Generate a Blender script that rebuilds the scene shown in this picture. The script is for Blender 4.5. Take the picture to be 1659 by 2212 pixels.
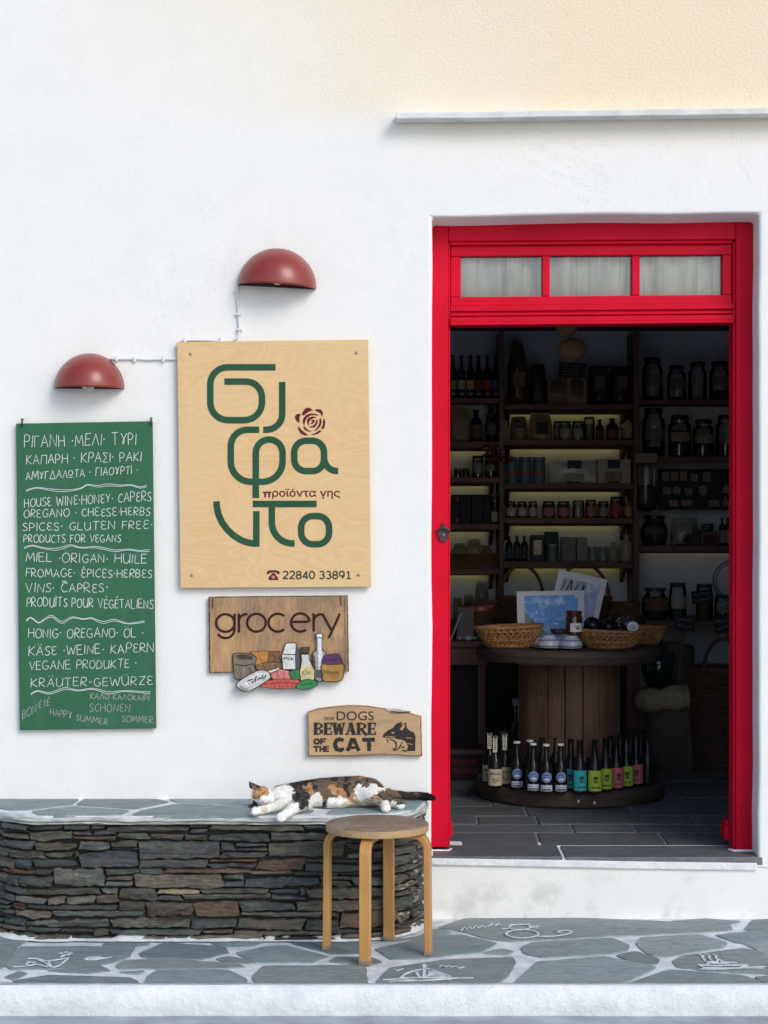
import bpy, bmesh, math, random
from mathutils import Vector, Matrix, noise
R = math.radians
rnd = random.Random(7)
for o in list(bpy.data.objects): bpy.data.objects.remove(o)
sc = bpy.context.scene
COL = sc.collection

# ---------------------------------------------------------------- camera, sky, sun, exposure
CAM_D, FOC, EYE = 6.78, 4000.0, 1.49          # metres to the shop wall, focal length in picture units, eye height
cam_data = bpy.data.cameras.new("camera")
cam = bpy.data.objects.new("camera", cam_data); COL.objects.link(cam)
cam.location = (0, -CAM_D, EYE); cam.rotation_euler = (R(90), 0, 0)
cam_data.sensor_fit = 'VERTICAL'; cam_data.sensor_height = 24.0
cam_data.lens = 24.0 * FOC / 2212.0
cam_data.clip_start = 0.05; cam_data.clip_end = 500
sc.camera = cam

SUN_DIR = Vector((0.55, -0.80, 0.66)).normalized()      # towards the light
w = bpy.data.worlds.new("World"); sc.world = w; w.use_nodes = True
nt = w.node_tree; bg = nt.nodes["Background"]
sky = nt.nodes.new("ShaderNodeTexSky"); sky.sky_type = 'NISHITA'; sky.sun_disc = False
sky.sun_elevation = math.asin(SUN_DIR.z); sky.sun_rotation = math.atan2(SUN_DIR.x, SUN_DIR.y)
sky.air_density = 1.0; sky.dust_density = 1.0; sky.ozone_density = 1.0
nt.links.new(sky.outputs[0], bg.inputs[0]); bg.inputs[1].default_value = 0.14
sd = bpy.data.lights.new("sun", 'SUN'); sd.energy = 1.15; sd.angle = R(27); sd.color = (1.0, 0.94, 0.86)
so = bpy.data.objects.new("sun", sd); COL.objects.link(so)
so.rotation_euler = (-SUN_DIR).to_track_quat('-Z', 'Y').to_euler(); so.location = (5, -6, 8)
vs = sc.view_settings; vs.view_transform = 'Standard'; vs.look = 'None'; vs.gamma = 1; vs.exposure = 0.45
try: vs.use_curve_mapping = False
except Exception: pass
sc.render.engine = 'CYCLES'
sc.cycles.max_bounces = 8; sc.cycles.diffuse_bounces = 4; sc.cycles.transparent_max_bounces = 24
sc.cycles.use_denoising = True; sc.cycles.sample_clamp_indirect = 4.0
sc.cycles.caustics_reflective = False; sc.cycles.caustics_refractive = False

# ---------------------------------------------------------------- measuring helpers
def C(u, v, Y=0.0):                # a measured point of the photograph at the depth plane Y (metres behind the wall face)
    d = CAM_D + Y
    return Vector(((u - 829.5) * d / FOC, Y, EYE - (v - 1106) * d / FOC))
def G(u, v, z=0.0):                # a measured point lying on the level plane z
    d = (EYE - z) * FOC / (v - 1106)
    return Vector(((u - 829.5) * d / FOC, d - CAM_D, z))
def crop(x0, y0, s):               # coordinates read in an enlargement -> picture units
    def f(x, y): return ((x0 + x / s) / 1.7661, (y0 + y / s) / 1.7661)
    return f
def S(r, g, b):                    # sRGB 0-255 -> linear
    f = lambda c: (c / 255 / 12.92) if c <= 10 else ((c / 255 + .055) / 1.055) ** 2.4
    return (f(r), f(g), f(b))
def nz(x, y=0, z=0): return noise.noise(Vector((x, y, z)))

# ---------------------------------------------------------------- mesh builder
RIB = [0]
class MB:
    def __init__(s): s.v = []; s.f = []; s.c = []; s.col = None; s.m = []; s.mi = 0
    def face(s, idx): s.f.append(tuple(idx)); s.c.append(s.col); s.m.append(s.mi)
    def add(s, pts, faces):
        b = len(s.v); s.v += [Vector(p) for p in pts]
        for f in faces: s.face([b + i for i in f])
    def box(s, x0, x1, y0, y1, z0, z1):
        s.add([(x0,y0,z0),(x1,y0,z0),(x1,y1,z0),(x0,y1,z0),(x0,y0,z1),(x1,y0,z1),(x1,y1,z1),(x0,y1,z1)],
              [(0,3,2,1),(4,5,6,7),(0,1,5,4),(1,2,6,5),(2,3,7,6),(3,0,4,7)]); return s
    def hexa(s, p):                 # 8 corners ordered like box()
        s.add(p, [(0,3,2,1),(4,5,6,7),(0,1,5,4),(1,2,6,5),(2,3,7,6),(3,0,4,7)]); return s
    def lathe(s, prof, seg=24, c=(0,0,0), sx=1, sy=1, a0=0, a1=2*math.pi):
        full = abs(a1 - a0 - 2*math.pi) < 1e-6; n = seg if full else seg + 1
        b = len(s.v)
        for r, z in prof:
            for k in range(n):
                a = a0 + (a1 - a0) * k / seg
                s.v.append(Vector((c[0] + r*math.cos(a)*sx, c[1] + r*math.sin(a)*sy, c[2] + z)))
        for i in range(len(prof) - 1):
            for k in range(seg):
                k2 = (k + 1) % n
                s.face((b+i*n+k, b+i*n+k2, b+(i+1)*n+k2, b+(i+1)*n+k))
        if full:
            if prof[0][0] > 1e-5: s.face([b + k for k in range(n)][::-1])
            if prof[-1][0] > 1e-5: s.face([b + (len(prof)-1)*n + k for k in range(n)])
        return s
    def tube(s, pts, r, seg=8, cap=True):
        pts = [Vector(p) for p in pts]; n = len(pts)
        rs = r if isinstance(r, (list, tuple)) else [r]*n
        t0 = (pts[1]-pts[0]).normalized(); up = Vector((0,0,1)) if abs(t0.z) < .9 else Vector((1,0,0))
        nrm = t0.cross(up).normalized(); b = len(s.v)
        for i in range(n):
            t = (pts[min(i+1,n-1)] - pts[max(i-1,0)]).normalized()
            nrm = (nrm - t*nrm.dot(t)).normalized(); bi = t.cross(nrm)
            for k in range(seg):
                a = 2*math.pi*k/seg
                s.v.append(pts[i] + (nrm*math.cos(a) + bi*math.sin(a))*rs[i])
        for i in range(n-1):
            for k in range(seg):
                k2 = (k+1) % seg
                s.face((b+i*seg+k, b+i*seg+k2, b+(i+1)*seg+k2, b+(i+1)*seg+k))
        if cap:
            s.face([b+k for k in range(seg)][::-1]); s.face([b+(n-1)*seg+k for k in range(seg)])
        return s
    def prism(s, front, back):       # two matching outlines
        n = len(front); b = len(s.v); s.v += [Vector(p) for p in front] + [Vector(p) for p in back]
        s.face(range(b, b+n)); s.face([b+n+i for i in range(n)][::-1])
        for i in range(n):
            j = (i+1) % n; s.face((b+j, b+i, b+n+i, b+n+j))
        return s
    def ribbon(s, pts, w, nrm, t=0.001, closed=False):   # a flat painted stroke with a little thickness
        pts = [Vector(p) for p in pts]; n = len(pts); nrm = Vector(nrm); L = []; Rr = []
        ws = w if isinstance(w, (list, tuple)) else [w]*n
        for i in range(n):
            a = pts[(i-1) % n] if (closed or i > 0) else pts[i]
            c = pts[(i+1) % n] if (closed or i < n-1) else pts[i]
            d1 = (pts[i]-a); d2 = (c-pts[i])
            if d1.length < 2e-5: d1 = d2
            if d2.length < 2e-5: d2 = d1
            d = (d1.normalized() + d2.normalized())
            if d.length < 1e-6: d = d2
            d.normalize(); side = nrm.cross(d).normalized()
            k = max(.45, side.dot(nrm.cross(d2.normalized())))
            L.append(pts[i] + side*ws[i]/2/k); Rr.append(pts[i] - side*ws[i]/2/k)
        RIB[0] += 1; lift = nrm*((RIB[0]*37 % 100)*4e-6); L = [p + lift for p in L]; Rr = [p + lift for p in Rr]
        b = len(s.v); s.v += L + Rr + [p - nrm*t for p in L] + [p - nrm*t for p in Rr]
        m = n if closed else n-1
        for i in range(m):
            j = (i+1) % n
            s.face((b+i, b+j, b+n+j, b+n+i)[::-1])
            s.face((b+i, b+j, b+2*n+j, b+2*n+i)); s.face((b+n+j, b+n+i, b+3*n+i, b+3*n+j))
        if not closed:
            s.face((b, b+n, b+3*n, b+2*n)); s.face((b+n-1, b+2*n-1, b+4*n-1, b+3*n-1)[::-1])
        return s
    def ell(s, c, r, seg=16, rings=8):
        prof = [(math.sin(math.pi*i/rings), -math.cos(math.pi*i/rings)) for i in range(rings+1)]
        b = len(s.v)
        s.lathe([(max(p[0],1e-6), p[1]) for p in prof], seg)
        for i in range(b, len(s.v)):
            p = s.v[i]; s.v[i] = Vector((c[0]+p.x*r[0], c[1]+p.y*r[1], c[2]+p.z*r[2]))
        return s
    def build(s, name, mat, parent=None, smooth=False, bevel=0, seg=2, origin=None, key=None, sub=0, fixn=True):
        me = bpy.data.meshes.new(name)
        o0 = Vector(origin) if origin is not None else (WORLD(parent) if parent else Vector((0,0,0)))
        me.from_pydata([p - o0 for p in s.v], [], s.f)
        mats = mat if isinstance(mat, (list, tuple)) else [mat]
        for m in mats: me.materials.append(m)
        if len(mats) > 1: me.polygons.foreach_set("material_index", s.m)
        if any(c is not None for c in s.c):
            at = me.color_attributes.new("Col", 'FLOAT_COLOR', 'CORNER'); buf = []
            for p in me.polygons:
                c = s.c[p.index] or (.5,.5,.5)
                buf += [c[0], c[1], c[2], 1.0]*p.loop_total
            at.data.foreach_set("color", buf)
        if fixn:
            bm = bmesh.new(); bm.from_mesh(me); bmesh.ops.remove_doubles(bm, verts=bm.verts, dist=1e-5); bmesh.ops.recalc_face_normals(bm, faces=bm.faces); bm.to_mesh(me); bm.free()
        if smooth:
            me.polygons.foreach_set("use_smooth", [True]*len(me.polygons))
            if smooth != 'all':
                try: me.set_sharp_from_angle(angle=R(40))
                except Exception: pass
        me.update()
        return link(name, me, parent, bevel, seg, o0, sub)
def WORLD(o):
    p = Vector(o.location)
    while o.parent: o = o.parent; p = p + Vector(o.location)
    return p
def link(name, me, parent=None, bevel=0, seg=2, o0=None, sub=0):
    o = bpy.data.objects.new(name, me); COL.objects.link(o)
    if parent: o.parent = parent
    elif o0 is not None: o.location = o0
    if bevel:
        m = o.modifiers.new("edge", 'BEVEL'); m.width = bevel; m.segments = seg; m.limit_method = 'ANGLE'; m.angle_limit = R(35)
    if sub:
        m = o.modifiers.new("soft", 'SUBSURF'); m.levels = sub; m.render_levels = sub
    return o
def tag(o, label=None, cat=None, group=None, kind=None):
    if label: o["label"] = label
    if cat: o["category"] = cat
    if group: o["group"] = group
    if kind: o["kind"] = kind
    return o
def thing(name, label, cat, loc=(0,0,0), group=None):
    o = bpy.data.objects.new(name, None); COL.objects.link(o); o.location = loc; o.empty_display_size = .05
    return tag(o, label, cat, group)
def arcpath(pts, n=8):               # polyline whose corners carry an optional radius -> rounded polyline (2D)
    out = []; P = [Vector((p[0], p[1])) for p in pts]; Rr = [(p[2] if len(p) > 2 else 0) for p in pts]
    for i, p in enumerate(P):
        if Rr[i] and 0 < i < len(P)-1:
            a = (P[i-1]-p).normalized(); b = (P[i+1]-p).normalized(); r = Rr[i]
            for k in range(n+1):
                t = k/n*math.pi/2
                out.append(p + a*r*(1-math.sin(t)) + b*r*(1-math.cos(t)))
        else: out.append(p)
    return [(q.x, q.y) for q in out]
def rrect(x0, x1, y0, y1, r, n=8):
    out = []
    for cx, cy, a in ((x1-r,y0+r,-90),(x1-r,y1-r,0),(x0+r,y1-r,90),(x0+r,y0+r,180)):
        for k in range(n+1):
            t = R(a + 90*k/n); out.append((cx + r*math.cos(t), cy + r*math.sin(t)))
    return out
def smoothpath(pts, n=6):            # Catmull-Rom through points
    P = [Vector(p) for p in pts]; out = []
    for i in range(len(P)-1):
        a = P[max(i-1,0)]; b = P[i]; c = P[i+1]; d = P[min(i+2,len(P)-1)]
        for k in range(n):
            t = k/n
            out.append(.5*((2*b) + (c-a)*t + (2*a-5*b+4*c-d)*t*t + (3*b-a-3*c+d)*t**3))
    out.append(P[-1]); return out

# ---------------------------------------------------------------- materials
MATS = {}
def base_mat(name):
    m = bpy.data.materials.new(name); m.use_nodes = True
    return m, m.node_tree, m.node_tree.nodes["Principled BSDF"]
def N(nt, t, **kw):
    n = nt.nodes.new("ShaderNode"+t)
    for k, v in kw.items():
        if k.startswith("i_"): n.inputs[k[2:].replace("_"," ")].default_value = v
        else: setattr(n, k, v)
    return n
def coords(nt, scale=(1,1,1), which="Object", rot=(0,0,0)):
    tc = N(nt, "TexCoord"); mp = N(nt, "Mapping"); mp.inputs["Scale"].default_value = scale; mp.inputs["Rotation"].default_value = rot
    nt.links.new(tc.outputs[which], mp.inputs["Vector"]); return mp.outputs[0]
def ramp(nt, fac, stops):
    r = N(nt, "ValToRGB"); e = r.color_ramp.elements
    while len(e) > len(stops): e.remove(e[-1])
    while len(e) < len(stops): e.new(.5)
    for el, (p, c) in zip(e, stops): el.position = p; el.color = (c[0],c[1],c[2],1) if not isinstance(c,(int,float)) else (c,c,c,1)
    nt.links.new(fac, r.inputs[0]); return r.outputs[0]
def mix(nt, a, b, fac, mode='MIX'):
    m = N(nt, "Mix", data_type='RGBA', blend_type=mode)
    for sock, val in ((m.inputs[6], a), (m.inputs[7], b)):
        if isinstance(val, (tuple, list)): sock.default_value = (*val[:3], 1)
        else: nt.links.new(val, sock)
    if isinstance(fac, (int, float)): m.inputs[0].default_value = fac
    else: nt.links.new(fac, m.inputs[0])
    return m.outputs[2]
def noisetex(nt, vec, scale, detail=4, rough=.55, dist=0):
    n = N(nt, "TexNoise"); n.inputs["Scale"].default_value = scale; n.inputs["Detail"].default_value = detail
    n.inputs["Roughness"].default_value = rough; n.inputs["Distortion"].default_value = dist
    nt.links.new(vec, n.inputs["Vector"]); return n.outputs[0]
def bump(nt, bs, h, strength=.3, dist=.01, prev=None):
    b = N(nt, "Bump"); b.inputs["Strength"].default_value = strength; b.inputs["Distance"].default_value = dist
    nt.links.new(h, b.inputs["Height"])
    if prev is not None: nt.links.new(prev, b.inputs["Normal"])
    nt.links.new(b.outputs[0], bs.inputs["Normal"]); return b.outputs[0]
def pm(name, col=(.5,.5,.5), rough=.6, var=.18, scale=12, bmp=.15, bscale=60, metal=0, coat=0, attr=False, spec=.5, stretch=(1,1,1), bdist=.004):
    if name in MATS: return MATS[name]
    m, nt, bs = base_mat(name); v = coords(nt, stretch)
    f = noisetex(nt, v, scale, 5)
    if attr:
        a = N(nt, "Attribute", attribute_name="Col")
        dark = mix(nt, a.outputs[0], (1-var,)*3, 1.0, 'MULTIPLY'); light = mix(nt, a.outputs[0], (1+var,)*3, 1.0, 'MULTIPLY')
        c = mix(nt, dark, light, ramp(nt, f, [(.3,0),(.7,1)]))
    else:
        c = mix(nt, tuple(x*(1-var) for x in col), tuple(min(1,x*(1+var)) for x in col), ramp(nt, f, [(.3,0),(.7,1)]))
    nt.links.new(c, bs.inputs["Base Color"]); bs.inputs["Roughness"].default_value = rough; bs.inputs["Metallic"].default_value = metal
    bs.inputs["Specular IOR Level"].default_value = spec
    if coat: bs.inputs["Coat Weight"].default_value = coat; bs.inputs["Coat Roughness"].default_value = .08
    if bmp: bump(nt, bs, noisetex(nt, v, bscale, 4), bmp, bdist)
    MATS[name] = m; return m
def wood(name, c1, c2, axis='Z', scale=6, rough=.6, bmp=.12, spec=.4, ring=14, coat=0):
    if name in MATS: return MATS[name]
    m, nt, bs = base_mat(name)
    st = {'X': (.12,1,1), 'Y': (1,.12,1), 'Z': (1,1,.12)}[axis]
    v = coords(nt, st); f = noisetex(nt, v, ring, 6, .65, 1.2); g = noisetex(nt, v, ring*7, 3)
    big = noisetex(nt, coords(nt), scale, 3)
    k = mix(nt, f, g, .35); c = mix(nt, c1, c2, ramp(nt, k, [(.35,0),(.65,1)]))
    c = mix(nt, c, mix(nt, c, (.72,.72,.72), 1, 'MULTIPLY'), ramp(nt, big, [(.4,0),(.7,1)]))
    nt.links.new(c, bs.inputs["Base Color"]); bs.inputs["Roughness"].default_value = rough; bs.inputs["Specular IOR Level"].default_value = spec
    if coat: bs.inputs["Coat Weight"].default_value = coat; bs.inputs["Coat Roughness"].default_value = .1
    bump(nt, bs, k, bmp, .004); MATS[name] = m; return m
def glass(name, tint=(1,1,1), tr=.0, rough=.03, ior=1.5):
    if name in MATS: return MATS[name]
    m = bpy.data.materials.new(name); m.use_nodes = True; nt = m.node_tree; nt.nodes.clear()
    out = N(nt, "OutputMaterial"); t = N(nt, "BsdfTransparent"); t.inputs[0].default_value = (*tint, 1)
    g = N(nt, "BsdfGlossy"); g.inputs["Roughness"].default_value = rough
    fr = N(nt, "Fresnel"); fr.inputs[0].default_value = ior; wv = noisetex(nt, coords(nt), 30, 2)
    b = N(nt, "Bump"); b.inputs["Strength"].default_value = .05; nt.links.new(wv, b.inputs["Height"]); nt.links.new(b.outputs[0], g.inputs["Normal"])
    mx = N(nt, "MixShader"); nt.links.new(fr.outputs[0], mx.inputs[0]); nt.links.new(t.outputs[0], mx.inputs[1]); nt.links.new(g.outputs[0], mx.inputs[2])
    nt.links.new(mx.outputs[0], out.inputs[0]); MATS[name] = m; return m

def text2d(s, x0, x1, y0, y1, off=0.0, shear=0.0):
    """outline of a line of lettering fitted to a box (y downwards): (points, faces)"""
    cu = bpy.data.curves.new("t", 'FONT'); cu.body = s; cu.size = 1; cu.offset = off; cu.resolution_u = 4; cu.shear = shear; cu.fill_mode = 'FRONT'
    ob = bpy.data.objects.new("t", cu); COL.objects.link(ob)
    dg = bpy.context.evaluated_depsgraph_get(); dg.update(); ev = ob.evaluated_get(dg); me = ev.to_mesh()
    P = [(v.co.x, v.co.y) for v in me.vertices]; F = [tuple(p.vertices) for p in me.polygons]
    ev.to_mesh_clear(); bpy.data.objects.remove(ob); bpy.data.curves.remove(cu)
    ax, bx = min(p[0] for p in P), max(p[0] for p in P); ay, by = min(p[1] for p in P), max(p[1] for p in P)
    return [(x0 + (p[0]-ax)/(bx-ax)*(x1-x0), y1 - (p[1]-ay)/(by-ay)*(y1-y0)) for p in P], F
LEDS = 0.75
# ================================================================ materials of the setting
def plaster_material():
    m, nt, bs = base_mat("limewashed plaster"); v = coords(nt)
    sep = N(nt, "SeparateXYZ"); nt.links.new(v, sep.inputs[0])
    big = noisetex(nt, v, 1.3, 4); mid = noisetex(nt, v, 7, 5); fine = noisetex(nt, v, 90, 4, .6); grit = noisetex(nt, v, 38, 5, .7)
    def math_(op, a, b=None):
        n = N(nt, "Math", operation=op)
        for s_, val in ((n.inputs[0], a), (n.inputs[1], b)):
            if val is None: continue
            if isinstance(val, (int, float)): s_.default_value = val
            else: nt.links.new(val, s_)
        return n.outputs[0]
    def rng(x, a, b):
        n = N(nt, "MapRange", interpolation_type='SMOOTHSTEP'); nt.links.new(x, n.inputs[0]) ; n.inputs[1].default_value = a; n.inputs[2].default_value = b; return n.outputs[0]
    white = mix(nt, (.825,.82,.80), (.855,.85,.83), ramp(nt, mid, [(.35,0),(.65,1)]))
    white = mix(nt, white, (.81,.81,.795), ramp(nt, big, [(.5,0),(.75,.5)]))
    # warm bounced light painted into the wall colour over the ledge, its edge ragged
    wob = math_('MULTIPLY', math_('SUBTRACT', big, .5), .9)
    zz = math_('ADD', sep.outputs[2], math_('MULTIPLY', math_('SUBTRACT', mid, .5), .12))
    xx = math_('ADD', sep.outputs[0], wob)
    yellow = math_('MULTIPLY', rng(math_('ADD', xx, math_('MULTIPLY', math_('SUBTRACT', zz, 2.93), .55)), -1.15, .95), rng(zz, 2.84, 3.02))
    warm_band = math_('MULTIPLY', math_('MULTIPLY', rng(zz, 2.80, 2.87), rng(sep.outputs[0], .05, .25)), .35)  # same painted warm light carried a little below the ledge
    yellow = math_('MAXIMUM', yellow, warm_band)
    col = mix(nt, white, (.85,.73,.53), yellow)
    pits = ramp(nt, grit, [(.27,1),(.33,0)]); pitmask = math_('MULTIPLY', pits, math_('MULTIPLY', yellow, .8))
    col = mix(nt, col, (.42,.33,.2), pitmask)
    # grey-green damp along the foot of the wall
    low = rng(zz, .24, .03); st = ramp(nt, noisetex(nt, v, 5.5, 6, .7), [(.50,0),(.64,1)])
    damp = math_('MULTIPLY', math_('MULTIPLY', low, st), .55)
    col = mix(nt, col, (.48,.50,.45), damp)
    # hairline scuffs
    sc_ = ramp(nt, noisetex(nt, v, 3.1, 8, .75, 2.5), [(.492,0),(.5,1),(.508,0)])
    col = mix(nt, col, (.66,.66,.64), math_('MULTIPLY', sc_, .30))
    crk = ramp(nt, noisetex(nt, coords(nt, (1,1,.5)), 1.7, 10, .68, 3.2), [(.4975,0),(.5,1),(.5025,0)]); where = ramp(nt, noisetex(nt, v, .9, 2), [(.52,0),(.62,1)])
    col = mix(nt, col, (.52,.52,.50), math_('MULTIPLY', math_('MULTIPLY', crk, where), .55))
    col = mix(nt, col, (.60,.59,.56), math_('MULTIPLY', ramp(nt, noisetex(nt, v, 150, 2), [(.70,0),(.74,1)]), .5))
    nt.links.new(col, bs.inputs["Base Color"]); bs.inputs["Roughness"].default_value = .92; bs.inputs["Specular IOR Level"].default_value = .2
    b1 = bump(nt, bs, mid, .06, .012); b2 = bump(nt, bs, grit, .09, .005, b1)
    n = N(nt, "Bump"); n.inputs["Distance"].default_value = .006; nt.links.new(fine, n.inputs["Height"]); nt.links.new(b2, n.inputs["Normal"])
    nt.links.new(math_('ADD', math_('MULTIPLY', yellow, .4), .16), n.inputs["Strength"]); nt.links.new(n.outputs[0], bs.inputs["Normal"])
    return m
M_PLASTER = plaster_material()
M_INNER = pm("inner plaster", (.68,.73,.80), .9, .12, 4, .2, 40)
M_DARKWOOD = wood("dark brown board", (.105,.044,.038), (.175,.078,.066), 'X', 5, .55)
M_UPWOOD = wood("dark brown post", (.105,.044,.038), (.175,.078,.066), 'Z', 5, .55)
M_CEIL = pm("ceiling boards", (.50,.52,.55), .8, .2, 6)
def slate_material(name, c1, c2, c3, rough=.6, sc_=5):
    m, nt, bs = base_mat(name); v = coords(nt); vs_ = coords(nt, (1,2.4,1), rot=(0,0,.35))
    a = noisetex(nt, vs_, sc_, 8, .7, .8); b = noisetex(nt, vs_, sc_*4, 8, .75, .4); c = noisetex(nt, v, 130, 4, .7); e = noisetex(nt, coords(nt, (.6,2.6,1), rot=(0,0,.5)), 16, 6, .8, 1.5)
    at = N(nt, "Attribute", attribute_name="Col")
    col = mix(nt, mix(nt, c1, c2, ramp(nt, a, [(.38,0),(.62,1)])), c3, ramp(nt, b, [(.48,0),(.68,.85)]))
    col = mix(nt, col, tuple(x*.55 for x in c1), ramp(nt, e, [(.56,0),(.66,.55)]))
    col = mix(nt, col, tuple(min(.6, x*1.35) for x in c3), ramp(nt, c, [(.60,0),(.72,.45)]))
    col = mix(nt, col, at.outputs[0], .6, 'OVERLAY')
    nt.links.new(col, bs.inputs["Base Color"]); bs.inputs["Roughness"].default_value = rough; bs.inputs["Specular IOR Level"].default_value = .45
    p = bump(nt, bs, b, .45, .008); p = bump(nt, bs, e, .35, .006, p); bump(nt, bs, c, .3, .003, p); return m
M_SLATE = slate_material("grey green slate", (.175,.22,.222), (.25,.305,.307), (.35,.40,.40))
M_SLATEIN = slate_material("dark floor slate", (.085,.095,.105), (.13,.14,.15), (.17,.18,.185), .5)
def whitewash():
    m, nt, bs = base_mat("whitewash paint"); v = coords(nt)
    a = noisetex(nt, v, 9, 6, .7); b = noisetex(nt, v, 45, 5, .7)
    col = mix(nt, (.66,.69,.70), (.82,.83,.83), ramp(nt, a, [(.35,0),(.6,1)])); col = mix(nt, col, (.42,.44,.45), ramp(nt, b, [(.62,0),(.76,.7)]))
    nt.links.new(col, bs.inputs["Base Color"]); bs.inputs["Roughness"].default_value = .85
    p = bump(nt, bs, a, .55, .014); bump(nt, bs, b, .6, .008, p); return m
M_WASH = whitewash()
M_GROUT = pm("pale joint mortar", (.66,.69,.71), .9, .22, 18, .35, 70)
M_STREET = pm("street concrete", (.36,.39,.42), .9, .22, 9, .4, 120)
M_GROUTIN = pm("grey floor joint", (.22,.23,.24), .9, .2, 18)

# ================================================================ the ground
mb = MB(); mb.box(-30, 30, -40, -.95, -.30, -.088)
tag(mb.build("street", M_STREET), kind='structure')
# kerb: a real step with a worn, slightly wavering edge
mb = MB(); n = 160; P = []
for i in range(n+1):
    x = -6 + 12*i/n; wv = .008*nz(x*3, 2) + .005*nz(x*11, 5); w2 = .007*nz(x*7, 9)
    P.append([(x, -.975+wv, -.115+w2*.3), (x, -.990+wv*.8, -.06), (x, -.986+wv, -.016+w2*.4), (x, -.974+wv, .003), (x, -.948+w2*1.5, .0062), (x, -.940+w2, -.2)])
for i in range(n):
    mb.add(P[i]+P[i+1], [(k, k+1, k+7, k+6) for k in range(5)])
kerb = tag(mb.build("kerb", M_WASH, smooth='all'), kind='structure')

def grow(q, e):                      # outline pushed outward so that the joints come out as narrow as measured
    n = len(q); A = sum(q[i][0]*q[(i+1) % n][1]-q[(i+1) % n][0]*q[i][1] for i in range(n)); sg = 1 if A > 0 else -1; out = []
    for i in range(n):
        a, b, c = Vector(q[i-1]), Vector(q[i]), Vector(q[(i+1) % n]); d1 = (b-a).normalized(); d2 = (c-b).normalized()
        nn = Vector((d1.y+d2.y, -d1.x-d2.x))*sg
        nn = nn.normalized() if nn.length > 1e-6 else Vector((0,0)); k = 1/max(.55, nn.dot(Vector((d1.y,-d1.x))*sg)); out.append((b.x+nn.x*e*k, b.y+nn.y*e*k))
    return out
def stone_slab(mb, poly, z, h, rough=.004, inset=.0, up=True):
    """one flagstone: traced outline on the level z, edge broken up, top at z+h"""
    P = [Vector(p) for p in poly]; out = []
    for i, p in enumerate(P):
        q = P[(i+1) % len(P)]; L = (q-p).length; k = max(1, int(L/.022))
        for j in range(k):
            r = p.lerp(q, j/k); out.append(r)
    # soften corners
    out = [(out[i-1] + out[i]*5 + out[(i+1) % len(out)])/7 for i in range(len(out))]
    c = sum(out, Vector())/len(out)
    res = []
    for r in out:
        a = Vector((nz(r.x*22, r.y*22, 3), nz(r.x*22, r.y*22, 8), 0))*rough + Vector((nz(r.x*60, r.y*60, 13), nz(r.x*60, r.y*60, 18), 0))*rough*.5
        res.append(r + a)
    g = .66 + .62*rnd.random(); t = (rnd.random()-.5)*.09
    mb.col = (.5*g+t, .5*g, .5*g-t*.6)
    top = [(r.x*1.0 + (c.x-r.x)*.0, r.y, z+h) for r in res]; low = [(r.x, r.y, z-.004) for r in res]
    top = [((c.x-p[0])*.004+p[0], (c.y-p[1])*.02+p[1], p[2]) for p in top]
    mb.prism(top, low)
fa = crop(0, 3400, 1.106); fb = crop(1400, 3150, 1.0843)
FLAGS = [(fa, q) for q in (
 [(-60,228),(58,226),(68,240),(20,318),(-60,345)],
 [(88,240),(568,240),(545,278),(430,314),(200,328),(45,333),(25,318)],
 [(445,224),(635,226),(590,235),(430,233)],
 [(592,268),(690,226),(950,242),(962,262),(850,288),(605,280)],
 [(890,223),(1110,220),(1060,235),(940,236)],
 [(490,318),(520,299),(700,292),(1010,316),(1030,324),(850,328),(500,327)],
 [(915,290),(965,282),(1060,302),(1075,308),(950,304)],
 [(1000,264),(1110,242),(1200,235),(1382,280),(1320,302),(1100,302),(1050,290)],
 [(1230,222),(1520,213),(1560,240),(1560,262),(1400,264)],
 [(200,340),(420,322),(460,338),(380,346)],
 [(20,367),(80,347),(112,352),(60,374)],
 [(50,385),(200,362),(550,372),(588,390),(560,410),(115,417)],
 [(-60,396),(45,395),(72,414),(-60,420)],
 [(505,346),(610,340),(580,351)],
 [(622,368),(660,342),(960,340),(1040,378),(1030,402),(600,410)],
 [(1065,366),(1110,323),(1540,320),(1550,400),(1085,405)],
 [(1390,299),(1420,286),(1560,286),(1612,304),(1550,313)])]
FLAGS += [(fb, q) for q in (
 [(300,425),(400,391),(900,389),(1500,415),(1508,430),(1400,440),(1000,457),(600,480),(505,470),(385,435)],
 [(40,515),(270,464),(390,457),(535,490),(470,523),(250,550),(95,552)],
 [(480,530),(560,517),(602,525),(580,535)],
 [(42,650),(92,597),(330,562),(600,552),(612,570),(580,628),(540,653),(60,664)],
 [(642,510),(682,491),(1010,472),(1083,500),(1075,518),(990,533),(720,546),(652,530)],
 [(604,660),(702,572),(980,548),(1180,587),(1195,592),(1050,658)],
 [(1035,541),(1110,527),(1208,560),(1198,573),(1090,560)],
 [(1117,490),(1132,471),(1370,457),(1488,490),(1478,503),(1240,543),(1182,540),(1132,510)],
 [(1267,565),(1302,547),(1550,514),(1720,545),(1720,618),(1400,600),(1282,585)],
 [(1442,456),(1600,442),(1720,452),(1720,520),(1520,480)],
 [(1567,430),(1592,397),(1720,392),(1720,442)],
 [(1072,660),(1250,602),(1558,627),(1635,655),(1625,666)],
 [(1605,632),(1720,628),(1720,662),(1660,660)],
 [(20,492),(215,466),(262,438),(300,432),(350,446),(200,472)],
 [(1260,400),(1400,393),(1540,400),(1500,408)])]
side = tag(MB().box(-6, 6, -.955, .02, -.25, 0).build("sidewalk", M_GROUT), kind='structure')
mb = MB()
polys = [[Vector((p.x, max(p.y, -.962), 0)) for p in (G(*f(x, y)) for x, y in grow(q, 4.6))] for f, q in FLAGS]
for dx in (0, 2.62, -2.62, 5.24, -5.24):
    for q in polys:
        stone_slab(mb, [p + Vector((dx, 0, 0)) for p in q], 0, .0040+.0015*rnd.random())
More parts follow.
